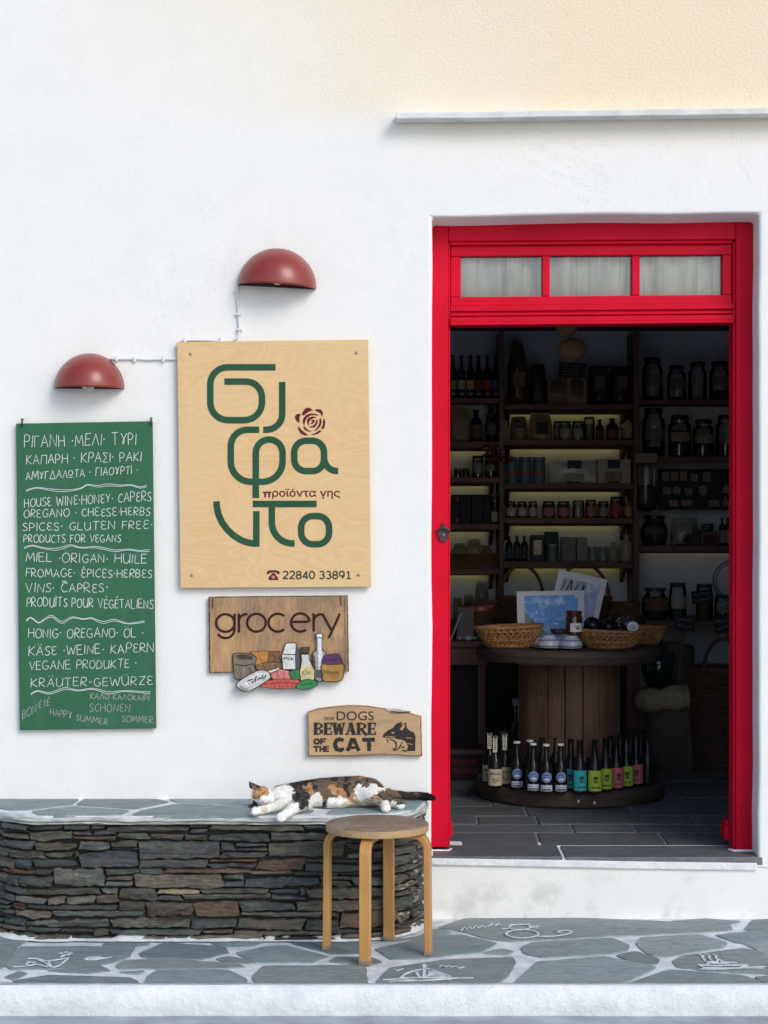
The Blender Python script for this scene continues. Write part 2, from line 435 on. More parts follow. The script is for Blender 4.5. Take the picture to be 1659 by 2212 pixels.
flags = mb.build("flagstones", M_SLATE, side)

# white drawings painted on the flagstones
M_CHALKPAINT = pm("thin white paint", (.62,.66,.68), .9, .3, 40, .1)
mb = MB()
def gdraw(f, pts, wd=.010, closed=False, smooth=0):
    q = [G(*f(x, y), .0085) for x, y in pts]
    if smooth: q = smoothpath(q, smooth)
    mb.ribbon(q, [wd*.74*(.75+.5*rnd.random()) for _ in q], (0,0,1), .002, closed)
# boat with sail
gdraw(fb, [(66,636),(140,632),(220,640),(330,630),(440,628)], .012)
gdraw(fb, [(90,642),(200,640),(350,634)], .008)
gdraw(fb, [(140,628),(160,612),(190,600),(240,590),(270,595),(345,622)], .010, smooth=4)
gdraw(fb, [(140,628),(345,626)], .014); gdraw(fb, [(238,572),(236,625)], .014); gdraw(fb, [(225,578),(250,577)], .01)
gdraw(fb, [(205,605),(215,622),(240,628),(262,612)], .012, smooth=4)
for yy in (606,612,618,623): gdraw(fb, [(255,yy-6),(300+(yy-606)*2,yy+2)], .012)
gdraw(fb, [(110,592),(125,598),(150,590)], .007); gdraw(fb, [(300,580),(312,576),(325,582),(345,577)], .008); gdraw(fb, [(345,584),(365,580),(380,588),(402,583)], .008)
# sitting cat with a curled tail
oval = lambda cx, cy, rx, ry, a0=0, a1=360, n=22: [(cx+rx*math.cos(R(a0+(a1-a0)*i/n)), cy+ry*math.sin(R(a0+(a1-a0)*i/n))) for i in range(n+1)]
gdraw(fb, oval(642,446,67,17), .011); gdraw(fb, oval(632,418,44,11), .010)
gdraw(fb, [(596,412),(600,406),(612,410)], .008); gdraw(fb, [(655,410),(668,405),(672,413)], .008)
gdraw(fb, [(588,424),(560,424)], .006); gdraw(fb, [(676,416),(712,414)], .006); gdraw(fb, [(676,420),(705,422)], .006)
gdraw(fb, [(700,456),(760,456),(815,450),(845,440),(830,432),(800,434),(790,440),(808,444)], .010, smooth=4)
for q in ([(390,432),(405,418),(412,428),(425,416),(432,426)], [(440,424),(452,412),(462,421)], [(470,419),(478,409),(490,417),(482,420)], [(500,416),(520,404),(515,412)], [(530,412),(545,404),(552,408)]):
    gdraw(fb, q, .008)
# steamboat
gdraw(fb, [(1370,574),(1395,586),(1540,588),(1575,574)], .013); gdraw(fb, [(1370,574),(1440,578),(1575,574)], .012)
gdraw(fb, [(1410,572),(1415,562),(1450,562),(1455,550),(1470,562),(1530,566)], .012); gdraw(fb, [(1420,566),(1500,570)], .016)
for x in (1370,1398,1425): gdraw(fb, [(x+28,556),(x+15,545),(x+22,538),(x+2,530)], .009)
gdraw(fb, [(1380,592),(1480,592),(1560,584),(1650,582)], .009); gdraw(fb, [(1520,586),(1640,588)], .009)
# birds and a fish on the left stone
gdraw(fa, [(55,318),(110,314),(150,306),(120,298),(110,316)], .010, smooth=3); gdraw(fa, [(120,282),(160,284),(200,292),(290,280)], .011, smooth=3)
gdraw(fa, [(160,288),(190,300),(215,318),(250,312),(285,284)], .010, smooth=3); gdraw(fa, [(215,318),(205,296)], .010); gdraw(fa, [(150,306),(200,318)], .009)
for p in ((250,262),(270,258),(262,270),(280,268),(255,275),(290,262)): gdraw(fa, [p, (p[0]+14, p[1]-3)], .012)
gdraw(fa, [(358,286),(380,278),(420,276),(440,282),(400,288),(360,288)], .010); gdraw(fa, [(438,282),(470,276)], .009); gdraw(fa, [(380,282),(430,280)], .013)
draw_o = mb.build("chalk_drawing", M_CHALKPAINT, side)

# ================================================================ the shop building
shop = thing("shop_building", "white limewashed shop front with warm light painted into the wall over the doorway", "building")
A0, A1 = C(933, 468), C(1640, 460); B0, B1 = C(931, 1851), C(1638, 1861)     # wall opening, handmade and not quite square
FY, TH = .13, .34
mb = MB(); X0, X1, ZB, ZT = -6, 6, -.2, 5.2
def ring(pts4, Y, out, off=0):
    return pts4
hole = [B0, B1, A1, A0]; n0 = 14
edge = []
def sub(p, q, n, amp, ax):
    r = []
    for i in range(n):
        t = i/n; s = p.lerp(q, t); k = amp*nz(s.x*3.3+ax*7, s.z*3.3, ax*5.1)*(1 if 0 < i else 0)
        s = Vector((s.x + (k if ax else 0), s.y, s.z + (0 if ax else k))); r.append(s)
    return r
loop = sub(B0, B1, n0, .004, 0) + sub(B1, A1, n0, .005, 1) + sub(A1, A0, n0, .006, 0) + sub(A0, B0, n0, .005, 1)
outer = sub(Vector((X0,0,ZB)), Vector((X1,0,ZB)), n0, 0, 0) + sub(Vector((X1,0,ZB)), Vector((X1,0,ZT)), n0, 0, 1) + sub(Vector((X1,0,ZT)), Vector((X0,0,ZT)), n0, 0, 0) + sub(Vector((X0,0,ZT)), Vector((X0,0,ZB)), n0, 0, 1)
n = len(loop)
def shrink(p, Y):                      # reveal narrows a little towards the frame
    q = p.copy(); q.y = Y; t = min(1, Y/FY)
    cx = .77
    q.x += (.004 if q.x < cx else .004)*t
    if q.z > 2: q.z -= .013*t
    return q
L1 = [shrink(p, FY) for p in loop]; L2 = [shrink(p, TH) for p in loop]; outb = [Vector((p.x, TH, p.z)) for p in outer]
mb.add(outer + loop + L1 + L2 + outb, [])
for i in range(n):
    j = (i+1) % n
    for a in (0, 1, 2, 3): mb.face((a*n+i, a*n+j, (a+1)*n+j, (a+1)*n+i))
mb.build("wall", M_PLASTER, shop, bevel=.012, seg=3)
# room behind, parts of the same building
IX0, IX1, IY1, IZ1, FZ = -.9, 2.75, 3.22, 2.62, .225
mb = MB().box(IX0-.2, IX1+.2, IY1, IY1+.2, -.2, IZ1+.3); mb.build("back_wall", M_INNER, shop)
mb = MB().box(IX0-.2, IX0, TH+.002, IY1-.002, -.2, IZ1+.3); mb.build("side_wall", M_INNER, shop)
mb = MB().box(IX1, IX1+.2, TH+.002, IY1-.002, -.2, IZ1+.3); mb.build("side_wall", M_INNER, shop)
mb = MB().box(IX0+.002, IX1-.002, TH+.002, IY1-.002, IZ1, IZ1+.2); mb.build("ceiling", M_CEIL, shop)
mb = MB().box(IX0+.004, IX1-.004, 2.80, 2.94, IZ1-.18, IZ1-.003); mb.build("ceiling_beam", M_DARKWOOD, shop)
# painted lip below the threshold
mb = MB(); lp = [(925,1853.5,1869),(1050,1855.5,1871),(1200,1857.5,1874),(1400,1861,1878),(1550,1863,1880),(1636,1864,1881)]
fr = [C(u, a, -.012) for u, a, b in lp]; lo = [C(u, b, -.012) for u, a, b in lp]
pts = fr + lo + [Vector((p.x, .004, p.z-.003)) for p in fr] + [Vector((p.x, .004, p.z)) for p in lo]; k = len(lp)
fs = []
for i in range(k-1):
    fs += [(i, i+1, k+i+1, k+i), (i, i+1, 2*k+i+1, 2*k+i), (k+i, k+i+1, 3*k+i+1, 3*k+i)]
fs += [(0, k, 3*k, 2*k), (k-1, 2*k-1, 4*k-1, 3*k-1)]
mb.add(pts, fs); mb.build("sill", M_WASH, shop, bevel=.004)

# interior floor: slate courses on grey joints
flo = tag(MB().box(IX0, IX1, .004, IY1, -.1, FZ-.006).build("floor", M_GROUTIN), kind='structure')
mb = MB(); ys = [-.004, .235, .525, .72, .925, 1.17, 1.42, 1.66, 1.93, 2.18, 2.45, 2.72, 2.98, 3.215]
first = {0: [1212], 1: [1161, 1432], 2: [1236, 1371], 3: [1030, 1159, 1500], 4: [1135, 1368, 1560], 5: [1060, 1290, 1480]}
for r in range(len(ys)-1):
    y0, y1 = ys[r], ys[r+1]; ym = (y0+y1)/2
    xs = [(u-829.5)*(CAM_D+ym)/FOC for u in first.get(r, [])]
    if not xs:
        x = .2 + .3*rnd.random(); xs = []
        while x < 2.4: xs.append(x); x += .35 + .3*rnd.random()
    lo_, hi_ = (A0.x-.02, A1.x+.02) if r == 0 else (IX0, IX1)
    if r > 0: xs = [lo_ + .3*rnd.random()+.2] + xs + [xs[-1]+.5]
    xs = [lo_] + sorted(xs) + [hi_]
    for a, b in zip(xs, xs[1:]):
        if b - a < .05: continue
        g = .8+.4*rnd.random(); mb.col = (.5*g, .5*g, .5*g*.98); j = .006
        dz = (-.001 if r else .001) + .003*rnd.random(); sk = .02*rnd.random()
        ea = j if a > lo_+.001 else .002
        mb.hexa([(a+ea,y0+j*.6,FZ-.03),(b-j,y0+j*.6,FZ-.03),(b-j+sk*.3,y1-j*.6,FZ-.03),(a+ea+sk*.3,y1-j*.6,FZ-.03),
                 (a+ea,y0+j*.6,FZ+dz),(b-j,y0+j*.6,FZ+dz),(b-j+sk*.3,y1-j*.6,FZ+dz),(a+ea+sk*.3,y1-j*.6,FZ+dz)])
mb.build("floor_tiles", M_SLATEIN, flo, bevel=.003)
mb = MB().box(A0.x+.01, A1.x-.02, .228, .242, FZ-.02, FZ+.001); mb.build("joint_line", M_WASH, flo)

# ================================================================ ledge over the doorway
M_LEDGE = pm("weathered white board", (.70,.70,.68), .8, .14, 10, .25, 60)
la, lb = C(855, 257, -.08), C(1800, 244, -.08); hh = .023
ledge = thing("wall_ledge", "long narrow white board ledge fixed to the wall high above the red doorway", "ledge", (la.x, 0, la.z))
mb = MB(); nseg = 24; ra = []
for i in range(nseg+1):
    p = la.lerp(lb, i/nseg); k = .003*nz(p.x*4, 1); ra.append([(p.x, -.08+k, p.z+k), (p.x, .004, p.z+k*.5), (p.x, .004, p.z+hh+.004), (p.x, -.08+k, p.z+hh+k)])
for i in range(nseg): mb.add(ra[i]+ra[i+1], [(k, (k+1) % 4, 4+(k+1) % 4, 4+k) for k in range(4)])
mb.add(ra[0], [(0,1,2,3)]); mb.add(ra[-1], [(0,1,2,3)])
mb.build("board", M_LEDGE, ledge, bevel=.003)

# ================================================================ red door frame with transom
def red_paint():
    m, nt, bs = base_mat("red gloss paint"); v = coords(nt)
    a = noisetex(nt, v, 4, 5); b = noisetex(nt, coords(nt, (1,1,.25)), 40, 4); c = noisetex(nt, v, 35, 6, .75)
    col = mix(nt, (.55,.001,.020), (.66,.002,.028), ramp(nt, a, [(.35,0),(.65,1)])); col = mix(nt, col, (.40,.006,.03), ramp(nt, c, [(.62,0),(.72,.6)])); col = mix(nt, col, (.44,.003,.02), ramp(nt, noisetex(nt, coords(nt, (1,1,.06)), 60, 4), [(.50,0),(.75,.25)]))
    nt.links.new(col, bs.inputs["Base Color"]); bs.inputs["Roughness"].default_value = .48; bs.inputs["Specular IOR Level"].default_value = .13
    p = bump(nt, bs, b, .2, .004); bump(nt, bs, c, .2, .003, p); return m
M_RED = red_paint()
door = thing("door_frame", "red painted wooden door frame with a three pane transom, standing open", "door frame", C(931, 1840, FY))
D = lambda u, v, dy=0: C(u, v, FY+dy)
def bar(mb, u0, u1, vt0, vt1, vb0, vb1, y0, y1):    # a member: top v at both ends, bottom v at both ends, y range behind the frame face
    a = FY + y0
    def q(u, v): return C(u, v, FY)
    tl, tr, bl, br = q(u0, vt0), q(u1, vt1), q(u0, vb0), q(u1, vb1)
    f = lambda p, y: (p.x, FY+y, p.z)
    mb.hexa([f(bl,y0), f(br,y0), f(br,y1), f(bl,y1), f(tl,y0), f(tr,y0), f(tr,y1), f(tl,y1)])
mb = MB(); bar(mb, 930, 968, 474, 474, 1830, 1830, 0, .10); bar(mb, 967.5, 972.5, 522, 522, 1829, 1829, .012, .10); mb.build("jamb", M_RED, door, bevel=.004)
mb = MB(); bar(mb, 1590, 1632, 468, 468, 1841, 1841, 0, .10); bar(mb, 1585, 1590.5, 520, 520, 1840, 1840, .012, .10); mb.build("jamb", M_RED, door, bevel=.004)
mb = MB(); bar(mb, 968.3, 1589.7, 477, 473, 521, 517, .0005, .10); bar(mb, 972.8, 1584.7, 521.3, 517.3, 529, 525, .010, .10); mb.build("head", M_RED, door, bevel=.004)
# transom sash
tr = MB(); y0, y1 = .026, .075
bar(tr, 973, 1584.5, 529.3, 525.3, 552, 548, y0, y1); bar(tr, 973, 1584.5, 640, 635, 660, 655, y0, y1)
bar(tr, 973, 996, 552.2, 552.2, 640, 640, y0+.0005, y1); bar(tr, 1563.5, 1584.5, 548.2, 548.2, 635, 635, y0+.0005, y1)
bar(tr, 1172.5, 1189.5, 551, 551, 638.5, 638.5, y0+.001, y1); bar(tr, 1367, 1384.5, 549.5, 549.5, 637, 637, y0+.001, y1)
sash = tr.build("transom_sash", M_RED, door, bevel=.004, seg=2)
M_PANE = glass("window glass", (.99,.99,.98), 0, .02, 1.62)
for a, b, vt, vb in ((996,1172.5,551.5,639),(1189.5,1367,550,638),(1384.5,1563.5,548.5,636)):
    g = MB(); bar(g, a-1.5, b+1.5, vt-1, vt-1, vb+1, vb+1, .050, .054); g.build("pane", M_PANE, sash)
# putty bead round each pane stays with the sash
# moulded rail under the sash
mb = MB()
for vt, vb, yy in ((659.5,672,.012),(672,676,.022),(676,682,.014),(682,685,.022),(685,696,.006),(696,703,-.004)):
    bar(mb, 972.7, 1584.8, vt+.2, vt-5.2, vb, vb-5.6, yy, .09)
mb.build("moulded_rail", M_RED, door, bevel=.002)
# stop blocks of the opened leaves at the foot
for a, b, vt in ((972.7,979,1790),(1573,1584.7,1792)):
    mb = MB(); k = 8 if a > 1200 else 0
    bar(mb, a, b, vt, vt, 1814+k, 1814+k, .07, .16); bar(mb, a+(3 if k else 0), b-(0 if k else 3), vt-12, vt-12, vt-.3, vt-.3, .08, .155)
    mb.build("stop_block", M_RED, door, bevel=.003)
# white paint collars where the jambs meet the sill
mb = MB()
for a, b, v_ in ((926,974,1829.5),(1578,1634,1840.5)):
    p0, p1 = C(a, v_, FY), C(b, v_, FY); zf = FZ - .006
    mb.tube([(p0.x, FY+.02, zf+.004), (p0.x+.01, FY-.010, zf+.005), ((p0.x+p1.x)/2, FY-.012, zf+.006), (p1.x-.01, FY-.012, zf+.005), (p1.x+.002, FY+.03, zf+.004)], .009, 6)
mb.build("paint_collar", M_WASH, door)
# dark iron bottle opener / latch on the left jamb
M_IRON = pm("dark iron", (.05,.05,.055), .45, .3, 40, .2, metal=.7)
lt = MB(); p = D(957, 1148)
prf = [D(*q) for q in ((955,1136),(955,1129),(959,1129),(960,1137),(973,1144),(973,1150),(970,1152),(969,1162),(963,1169),(956,1170),(950,1166),(947,1158),(946,1151),(942,1148),(943,1144))]
lt.prism([Vector((q.x, FY-.012, q.z)) for q in prf], [Vector((q.x, FY-.0005, q.z)) for q in prf])
lt.tube([Vector((D(u,v).x, FY-.016, D(u,v).z)) for u, v in ((944,1147),(952,1143),(963,1143),(971,1148))], .0045)
latch = lt.build("latch", M_IRON, door, bevel=.002)
s_ = MB(); q = D(958,1156); s_.ell((q.x, FY-.014, q.z), (.006,.004,.006), 10, 6); s_.build("screw", pm("copper screw", (.45,.12,.08), .4, .2, metal=.5), latch)

# curtain hung behind the transom panes
def net_curtain():
    m, nt, bs = base_mat("cream net curtain"); s_ = noisetex(nt, coords(nt, (1,1,.05)), 26, 4, .7); g = noisetex(nt, coords(nt, (1,1,.4)), 11, 4, .6, .8); wv = noisetex(nt, coords(nt), 260, 2)
    c = mix(nt, (.60,.58,.50), (.92,.90,.80), ramp(nt, s_, [(.38,0),(.56,1)])); c = mix(nt, c, (.60,.60,.55), ramp(nt, g, [(.56,0),(.72,.6)]))
    nt.links.new(c, bs.inputs["Base Color"]); bs.inputs["Roughness"].default_value = .9; bump(nt, bs, wv, .2, .002); return m
M_CURT = net_curtain()
mb = MB(); nx = 220; a, b = C(985, 545, FY+.1), C(1575, 645, FY+.1); rows = []
for i in range(nx+1):
    t = i/nx; x = a.x+(b.x-a.x)*t; y = FY+.076 + .013*math.sin(x*52+3*nz(x*3)) + .007*nz(x*16, 4)
    rows.append([(x, y, a.z), (x, y+.003*nz(x*9,8), (a.z+b.z)/2), (x, y, b.z)])
for i in range(nx): mb.add(rows[i]+rows[i+1], [(0,1,4,3),(1,2,5,4)])
cu = mb.build("curtain", M_CURT, smooth='all', origin=(a.x, FY+.1, b.z)); cu.modifiers.new("t", 'SOLIDIFY').thickness = .0015
tag(cu, "pleated cream net curtain behind the transom glass of the red frame", "curtain")
# ================================================================ stone bench
bench = thing("stone_bench", "rounded dry stone bench topped with grey slate slabs, built against the white wall", "bench", (-.65, -.2, 0))
BX0, BX1, BF = -1.405, .132, -.352
def bench_path(off=0.0, n=26):
    pts = []; rx, ry = .27, -BF-.02
    for i in range(n+1):
        a = math.pi - math.pi/2*i/n
        pts.append(Vector((BX0+rx + (rx+off)*math.copysign(abs(math.cos(a))**.85, math.cos(a)), -.02 - (ry+off)*abs(math.sin(a))**.85, 0)))
    rx = .29
    for i in range(n+1):
        a = math.pi/2 - math.pi/2*i/n
        pts.append(Vector((BX1-rx + (rx+off)*abs(math.cos(a))**.85, -.02 - (ry+off)*abs(math.sin(a))**.85, 0)))
    pts[0].y = pts[-1].y = .01
    return pts
PATH = bench_path(); cum = [0]
for a, b in zip(PATH, PATH[1:]): cum.append(cum[-1] + (b-a).length)
PL = cum[-1]
def on_path(s):
    s = min(max(s, 0), PL-1e-6); i = 0
    while cum[i+1] < s: i += 1
    t = (s-cum[i])/(cum[i+1]-cum[i]); p = PATH[i].lerp(PATH[i+1], t)
    def tng(j):
        j = min(max(j, 0), len(PATH)-1); return (PATH[min(j+1, len(PATH)-1)] - PATH[max(j-1, 0)]).normalized()
    d = tng(i).lerp(tng(i+1), t).normalized(); return p, Vector((d.y, -d.x, 0))
PAL = [((.060,.064,.064),3),((.074,.072,.064),4),((.088,.080,.068),3.5),((.066,.076,.076),3),((.095,.099,.092),2),((.050,.056,.062),3),((.14,.078,.048),.22),((.100,.070,.056),.8),((.20,.175,.13),.10),((.13,.12,.105),.7)]
def pick():
    t = rnd.random()*sum(w_ for _, w_ in PAL)
    for c, w_ in PAL:
        t -= w_
        if t <= 0: return c
    return PAL[0][0]
def schist():
    m, nt, bs = base_mat("rubble schist"); v = coords(nt, (.4,.4,2.2)); a = noisetex(nt, v, 22, 8, .75, .5); b = noisetex(nt, coords(nt), 120, 5, .75); l = noisetex(nt, coords(nt, (.15,.15,3)), 60, 5, .7, .6)
    at = N(nt, "Attribute", attribute_name="Col"); c = mix(nt, mix(nt, at.outputs[0], (.42,.42,.42), 1, 'MULTIPLY'), mix(nt, at.outputs[0], (1.5,1.46,1.38), 1, 'MULTIPLY'), ramp(nt, a, [(.32,0),(.68,1)]))
    c = mix(nt, c, mix(nt, at.outputs[0], (2.6,2.5,2.3), 1, 'MULTIPLY'), ramp(nt, b, [(.58,0),(.72,.8)])); c = mix(nt, c, mix(nt, c, (.35,.35,.36), 1, 'MULTIPLY'), ramp(nt, l, [(.56,0),(.66,.8)]))
    nt.links.new(c, bs.inputs["Base Color"]); bs.inputs["Roughness"].default_value = .8; bs.inputs["Specular IOR Level"].default_value = .35
    p = bump(nt, bs, a, .7, .008); p = bump(nt, bs, l, .6, .005, p); bump(nt, bs, b, .5, .003, p); return m
M_STONE = schist()
M_MORTAR = pm("dark earth mortar", (.045,.042,.038), .95, .3, 30, .4, 60)
st = MB(); r2 = random.Random(21)
def stone(s0, s1, z0, z1):
    gap = .0014+.0026*r2.random(); s0 += gap; s1 -= gap; z0 += gap*.7; z1 -= gap*.7
    if s1-s0 < .012 or z1-z0 < .006: return
    L, H = s1-s0, z1-z0; k = max(4, int(L/.016)); kz = max(2, int(H/.011))
    sl0, sl1 = (r2.random()-.5)*min(.040, L*.35), (r2.random()-.5)*min(.040, L*.35)
    w0, w1, w2, w3 = [max(0, r2.random()-.35)*min(.020, H*.55) for _ in range(4)]      # wedge: corners dropped
    seed = r2.random()*100; out = []
    for i in range(k+1): out.append((i/k, 0))
    for i in range(1, kz+1): out.append((1, i/kz))
    for i in range(1, k+1): out.append((1-i/k, 1))
    for i in range(1, kz): out.append((0, 1-i/kz))
    depth = .003 + .019*r2.random(); tilt = (r2.random()-.5)*.016; yaw = (r2.random()-.5)*.014; rz = r2.uniform(.6, 1.5)
    def pos(a, b, dd):
        s = s0 + a*L + sl0*(b-.5)*(1-a) + sl1*(b-.5)*a
        lo = z0 + w0*(1-a)**2 + w1*a**2; hi = z1 - w2*(1-a)**2 - w3*a**2; z = lo + b*(hi-lo)
        am = min(.0065, H*.20)*rz
        s += (.006*nz(b*H*60, seed, 3)+.003*nz(b*H*160, seed, 5))*(1 if a in (0, 1) else .3)
        z += am*nz(a*L*22, b*4, seed+9) + am*.7*nz(a*L*75, b*4, seed+19)
        p, nn = on_path(s); q = p + nn*(dd); return Vector((q.x, q.y, z))
    n = len(out); b = len(st.v); limy = s0 > PL-.36 and r2.random() < .6
    base = pick(); f = .8+.45*r2.random(); base = (base[0]*f*1.24, base[1]*f*1.23, base[2]*f*1.20)
    rings = [(0, -.035), (0, depth*.45-.004), (.5, depth-.001), (1, depth), (2.5, depth+.001)]
    for ins, dd in rings:
        for a, bb in out:
            m = min(.0045*ins, H*.30)/H; ml = min(.0045*ins, L*.3)/L
            if ins > 2: m, ml = .34, min(.30, .34*H/L*1.6)
            a2, b2 = ml+(1-2*ml)*a, m+(1-2*m)*bb
            rough = (.0050*nz(a2*L*16, b2*H*70, seed) + .0030*nz(a2*L*50, b2*H*150, seed+4))*(1 if ins else 0)
            st.v.append(pos(a2, b2, dd + tilt*(bb-.5) + yaw*(a-.5) + rough))
    for r in range(len(rings)-1):
        for i in range(n):
            j = (i+1) % n; st.col = tuple(c*(.80+.4*r2.random()) for c in base)
            if limy and r in (1,2) and nz(i*.5, seed, r*.4) > .16: st.col = (.40,.36,.29)
            st.face((b+r*n+i, b+r*n+j, b+(r+1)*n+j, b+(r+1)*n+i))
    # face closed by strips across, so that it stays broken rather than flat
    o_ = b+(len(rings)-1)*n; top = [o_+i for i in range(k+1)]; bot = [o_+(k+kz+k)-i for i in range(k+1)]
    for i in range(k): st.col = tuple(c*(.85+.3*r2.random()) for c in base); st.face((top[i], top[i+1], bot[i+1], bot[i]))
    st.col = base
    if kz > 1:
        st.face([o_+k+i for i in range(kz+1)]); st.face([o_+(k+kz+k+i) % n for i in range(kz+1)])
ZTOP = .407; hs = []; z = .004
while z < ZTOP - .014:
    h = r2.choice([.016,.019,.022,.025,.029,.034,.040]); h = min(h, ZTOP-z); hs.append((z, z+h)); z += h
hs[-1] = (hs[-1][0], ZTOP)
blocked = [[] for _ in hs] + [[]]
def wave(i, s): return 0 if i in (0, len(hs)) else .014*nz(s*2.6, i*7.7) + .005*nz(s*8, i*3.1)
for i, (z0, z1) in enumerate(hs):
    s = 0
    while s < PL:
        mid = .40 < s < PL-.45
        L = r2.uniform(.10, .34) if mid else r2.uniform(.05, .15)
        if r2.random() < .22: L *= .45
        bl = [q for q in blocked[i] if q[0]-1e-6 <= s < q[1]-1e-6]
        if bl: s = bl[0][1]; continue
        nxt = [q[0] for q in blocked[i] if q[0] > s]
        e = min([s+L, PL] + nxt)
        if e - s < .03 and nxt: e = min(nxt)
        m = (s+e)/2; lo, hi = z0+wave(i, m), z1+wave(i+1, m)
        free = i+1 < len(hs) and r2.random() < (.24 if mid else .06) and (z1-z0)+(hs[i+1][1]-hs[i+1][0]) < .070 and e-s > .13
        if free:
            hi = hs[i+1][1]+wave(i+2, m); blocked[i+1].append((s, e)); stone(s, e, lo, hi)
        elif hi-lo > .030 and r2.random() < .30:
            c = lo+(hi-lo)*r2.uniform(.35,.65); stone(s, e, lo, c)
            if e-s > .14 and r2.random() < .5:
                x = s+(e-s)*r2.uniform(.35,.65); stone(s, x, c, hi); stone(x, e, c, hi)
            else: stone(s, e, c, hi)
        else: stone(s, e, lo, hi)
        s = e
st.build("stone_facing", M_STONE, bench)
mb = MB(); inn = bench_path(-.020); mb.prism([Vector((p.x, p.y, .001)) for p in inn], [Vector((p.x, p.y, .405)) for p in inn]); mb.build("core", M_MORTAR, bench)
# whitewash smeared along the foot
mb = MB(); P = []; ns = 220
for i in range(ns+1):
    s = PL*i/ns; p, nn = on_path(s)
    a = .020+.012*nz(s*9, 3)+.006*nz(s*40, 4); zz = max(.002, .008+.016*nz(s*7, 6)+.008*nz(s*33, 7))
    o1 = p + nn*(a+.012); o2 = p+nn*.010; o3 = p - nn*.01
    P.append([(o1.x,o1.y,.0065),(o2.x,o2.y,.009+zz*.6),(o3.x,o3.y,.010+zz)])
for i in range(ns): mb.add(P[i]+P[i+1], [(0,1,4,3),(1,2,5,4)])
mb.build("whitewash_edge", M_WASH, bench, smooth='all')
# slab top
M_EDGE = pm("split slate edge", (.42,.43,.41), .9, .45, 40, .6, 90, stretch=(.4,.4,3), bdist=.006)
TOPZ = .4335
def slab_outline(off):
    q = []
    src = bench_path(off)
    for a, b in zip(src, src[1:]):
        k = max(1, int((b-a).length/.012))
        for j in range(k): q.append(a.lerp(b, j/k))
    q.append(src[-1]); return q
mb = MB(); o_ = slab_outline(.030); lays = []
for zz, ins, am in ((TOPZ-.026,.016,.006),(TOPZ-.022,.004,.007),(TOPZ-.017,.010,.005),(TOPZ-.012,.000,.006),(TOPZ-.005,.004,.005),(TOPZ-.001,.010,.003)):
    ring_ = []
    for i, p in enumerate(o_):
        a = o_[max(i-1,0)]; b = o_[min(i+1,len(o_)-1)]; d = (b-a).normalized(); nn = Vector((d.y, -d.x, 0))
        k = am*(nz(p.x*14+zz*300, p.y*14, 2)+.6*nz(p.x*45, p.y*45, zz*500)); q = p + nn*(k-ins)
        ring_.append(Vector((q.x, min(q.y, .01), zz + .0045*nz(p.x*9, p.y*9, 5) + .002*nz(p.x*33, p.y*33, 7)*(zz < TOPZ-.002))))
    lays.append(ring_)
n = len(o_); b0 = len(mb.v)
for l in lays: mb.v += l
for r in range(len(lays)-1):
    for i in range(n-1): mb.face((b0+r*n+i, b0+r*n+i+1, b0+(r+1)*n+i+1, b0+(r+1)*n+i))
mb.face([b0+(len(lays)-1)*n+i for i in range(n)]); mb.face([b0+i for i in range(n)][::-1])
slab = mb.build("slab_edge", M_EDGE, bench)
mb = MB(); inn = slab_outline(.018); mb.prism([Vector((p.x, min(p.y,.008), TOPZ+.004)) for p in inn], [Vector((p.x, min(p.y,.008), TOPZ-.006)) for p in inn])
mb.build("joint_bed", M_GROUT, bench)
fs_ = crop(0, 2980, .976); mb = MB()
def gt(x, y):
    u, v = fs_(x, y); return G(u, v, TOPZ)
TOPS = [[(-40,66),(303,66),(268,92),(110,112),(40,113),(-40,100)], [(322,66),(592,66),(632,83),(500,109),(285,94)],
 [(118,120),(272,101),(482,116),(450,131),(200,133),(140,130)], [(520,119),(655,93),(925,103),(1010,110),(1170,115),(1150,127),(940,133),(700,134),(490,133)],
 [(632,66),(1085,66),(1075,100),(925,95),(665,86)], [(1095,66),(1590,66),(1560,80),(1300,86),(1240,102),(1120,106),(1085,100)],
 [(1245,106),(1310,90),(1575,83),(1545,110),(1420,124),(1215,130)]]
for q in TOPS:
    pts = [gt(x, y) for x, y in grow(q, 2.0)]; pts = [Vector((p.x, min(p.y, -.004), 0)) for p in pts]
    stone_slab(mb, pts, TOPZ, .0075, .003)
mb.build("top_slabs", M_SLATE, bench)

# ================================================================ bentwood stool
SX, SY = C(815, 1778, -.53).x, -.53
stool = thing("round_stool", "worn round bentwood stool with four light birch legs standing before the stone bench", "stool", (SX, SY, .006))
def stool_seat():
    m, nt, bs = base_mat("worn veneer seat"); v = coords(nt); r = N(nt, "VectorMath", operation='LENGTH')
    f = noisetex(nt, coords(nt, (1,5,1)), 9, 6, .65, .8); g = noisetex(nt, v, 7, 5, .7)
    c = mix(nt, (.15,.095,.058), (.26,.175,.115), ramp(nt, f, [(.35,0),(.65,1)])); c = mix(nt, c, (.27,.225,.185), ramp(nt, g, [(.45,0),(.62,.8)]))
    c = mix(nt, c, (.46,.39,.31), ramp(nt, noisetex(nt, v, 22, 6, .75), [(.56,0),(.68,.6)]))
    nt.links.new(c, bs.inputs["Base Color"]); bs.inputs["Roughness"].default_value = .7; bump(nt, bs, f, .2, .004); return m
M_SEAT = stool_seat(); M_RIM = wood("pale ply edge", (.40,.25,.12), (.56,.38,.20), 'X', 5, .65)
M_BIRCH = wood("honey birch", (.50,.245,.07), (.62,.335,.115), 'Z', 4, .42, .06)
mb = MB(); rs = .1735; mb.lathe([(1e-5,.441),(rs-.004,.441),(rs-.0008,.4395)], 64, (SX, SY, .0)); st_ = mb.build("seat", M_SEAT, stool, smooth=True)
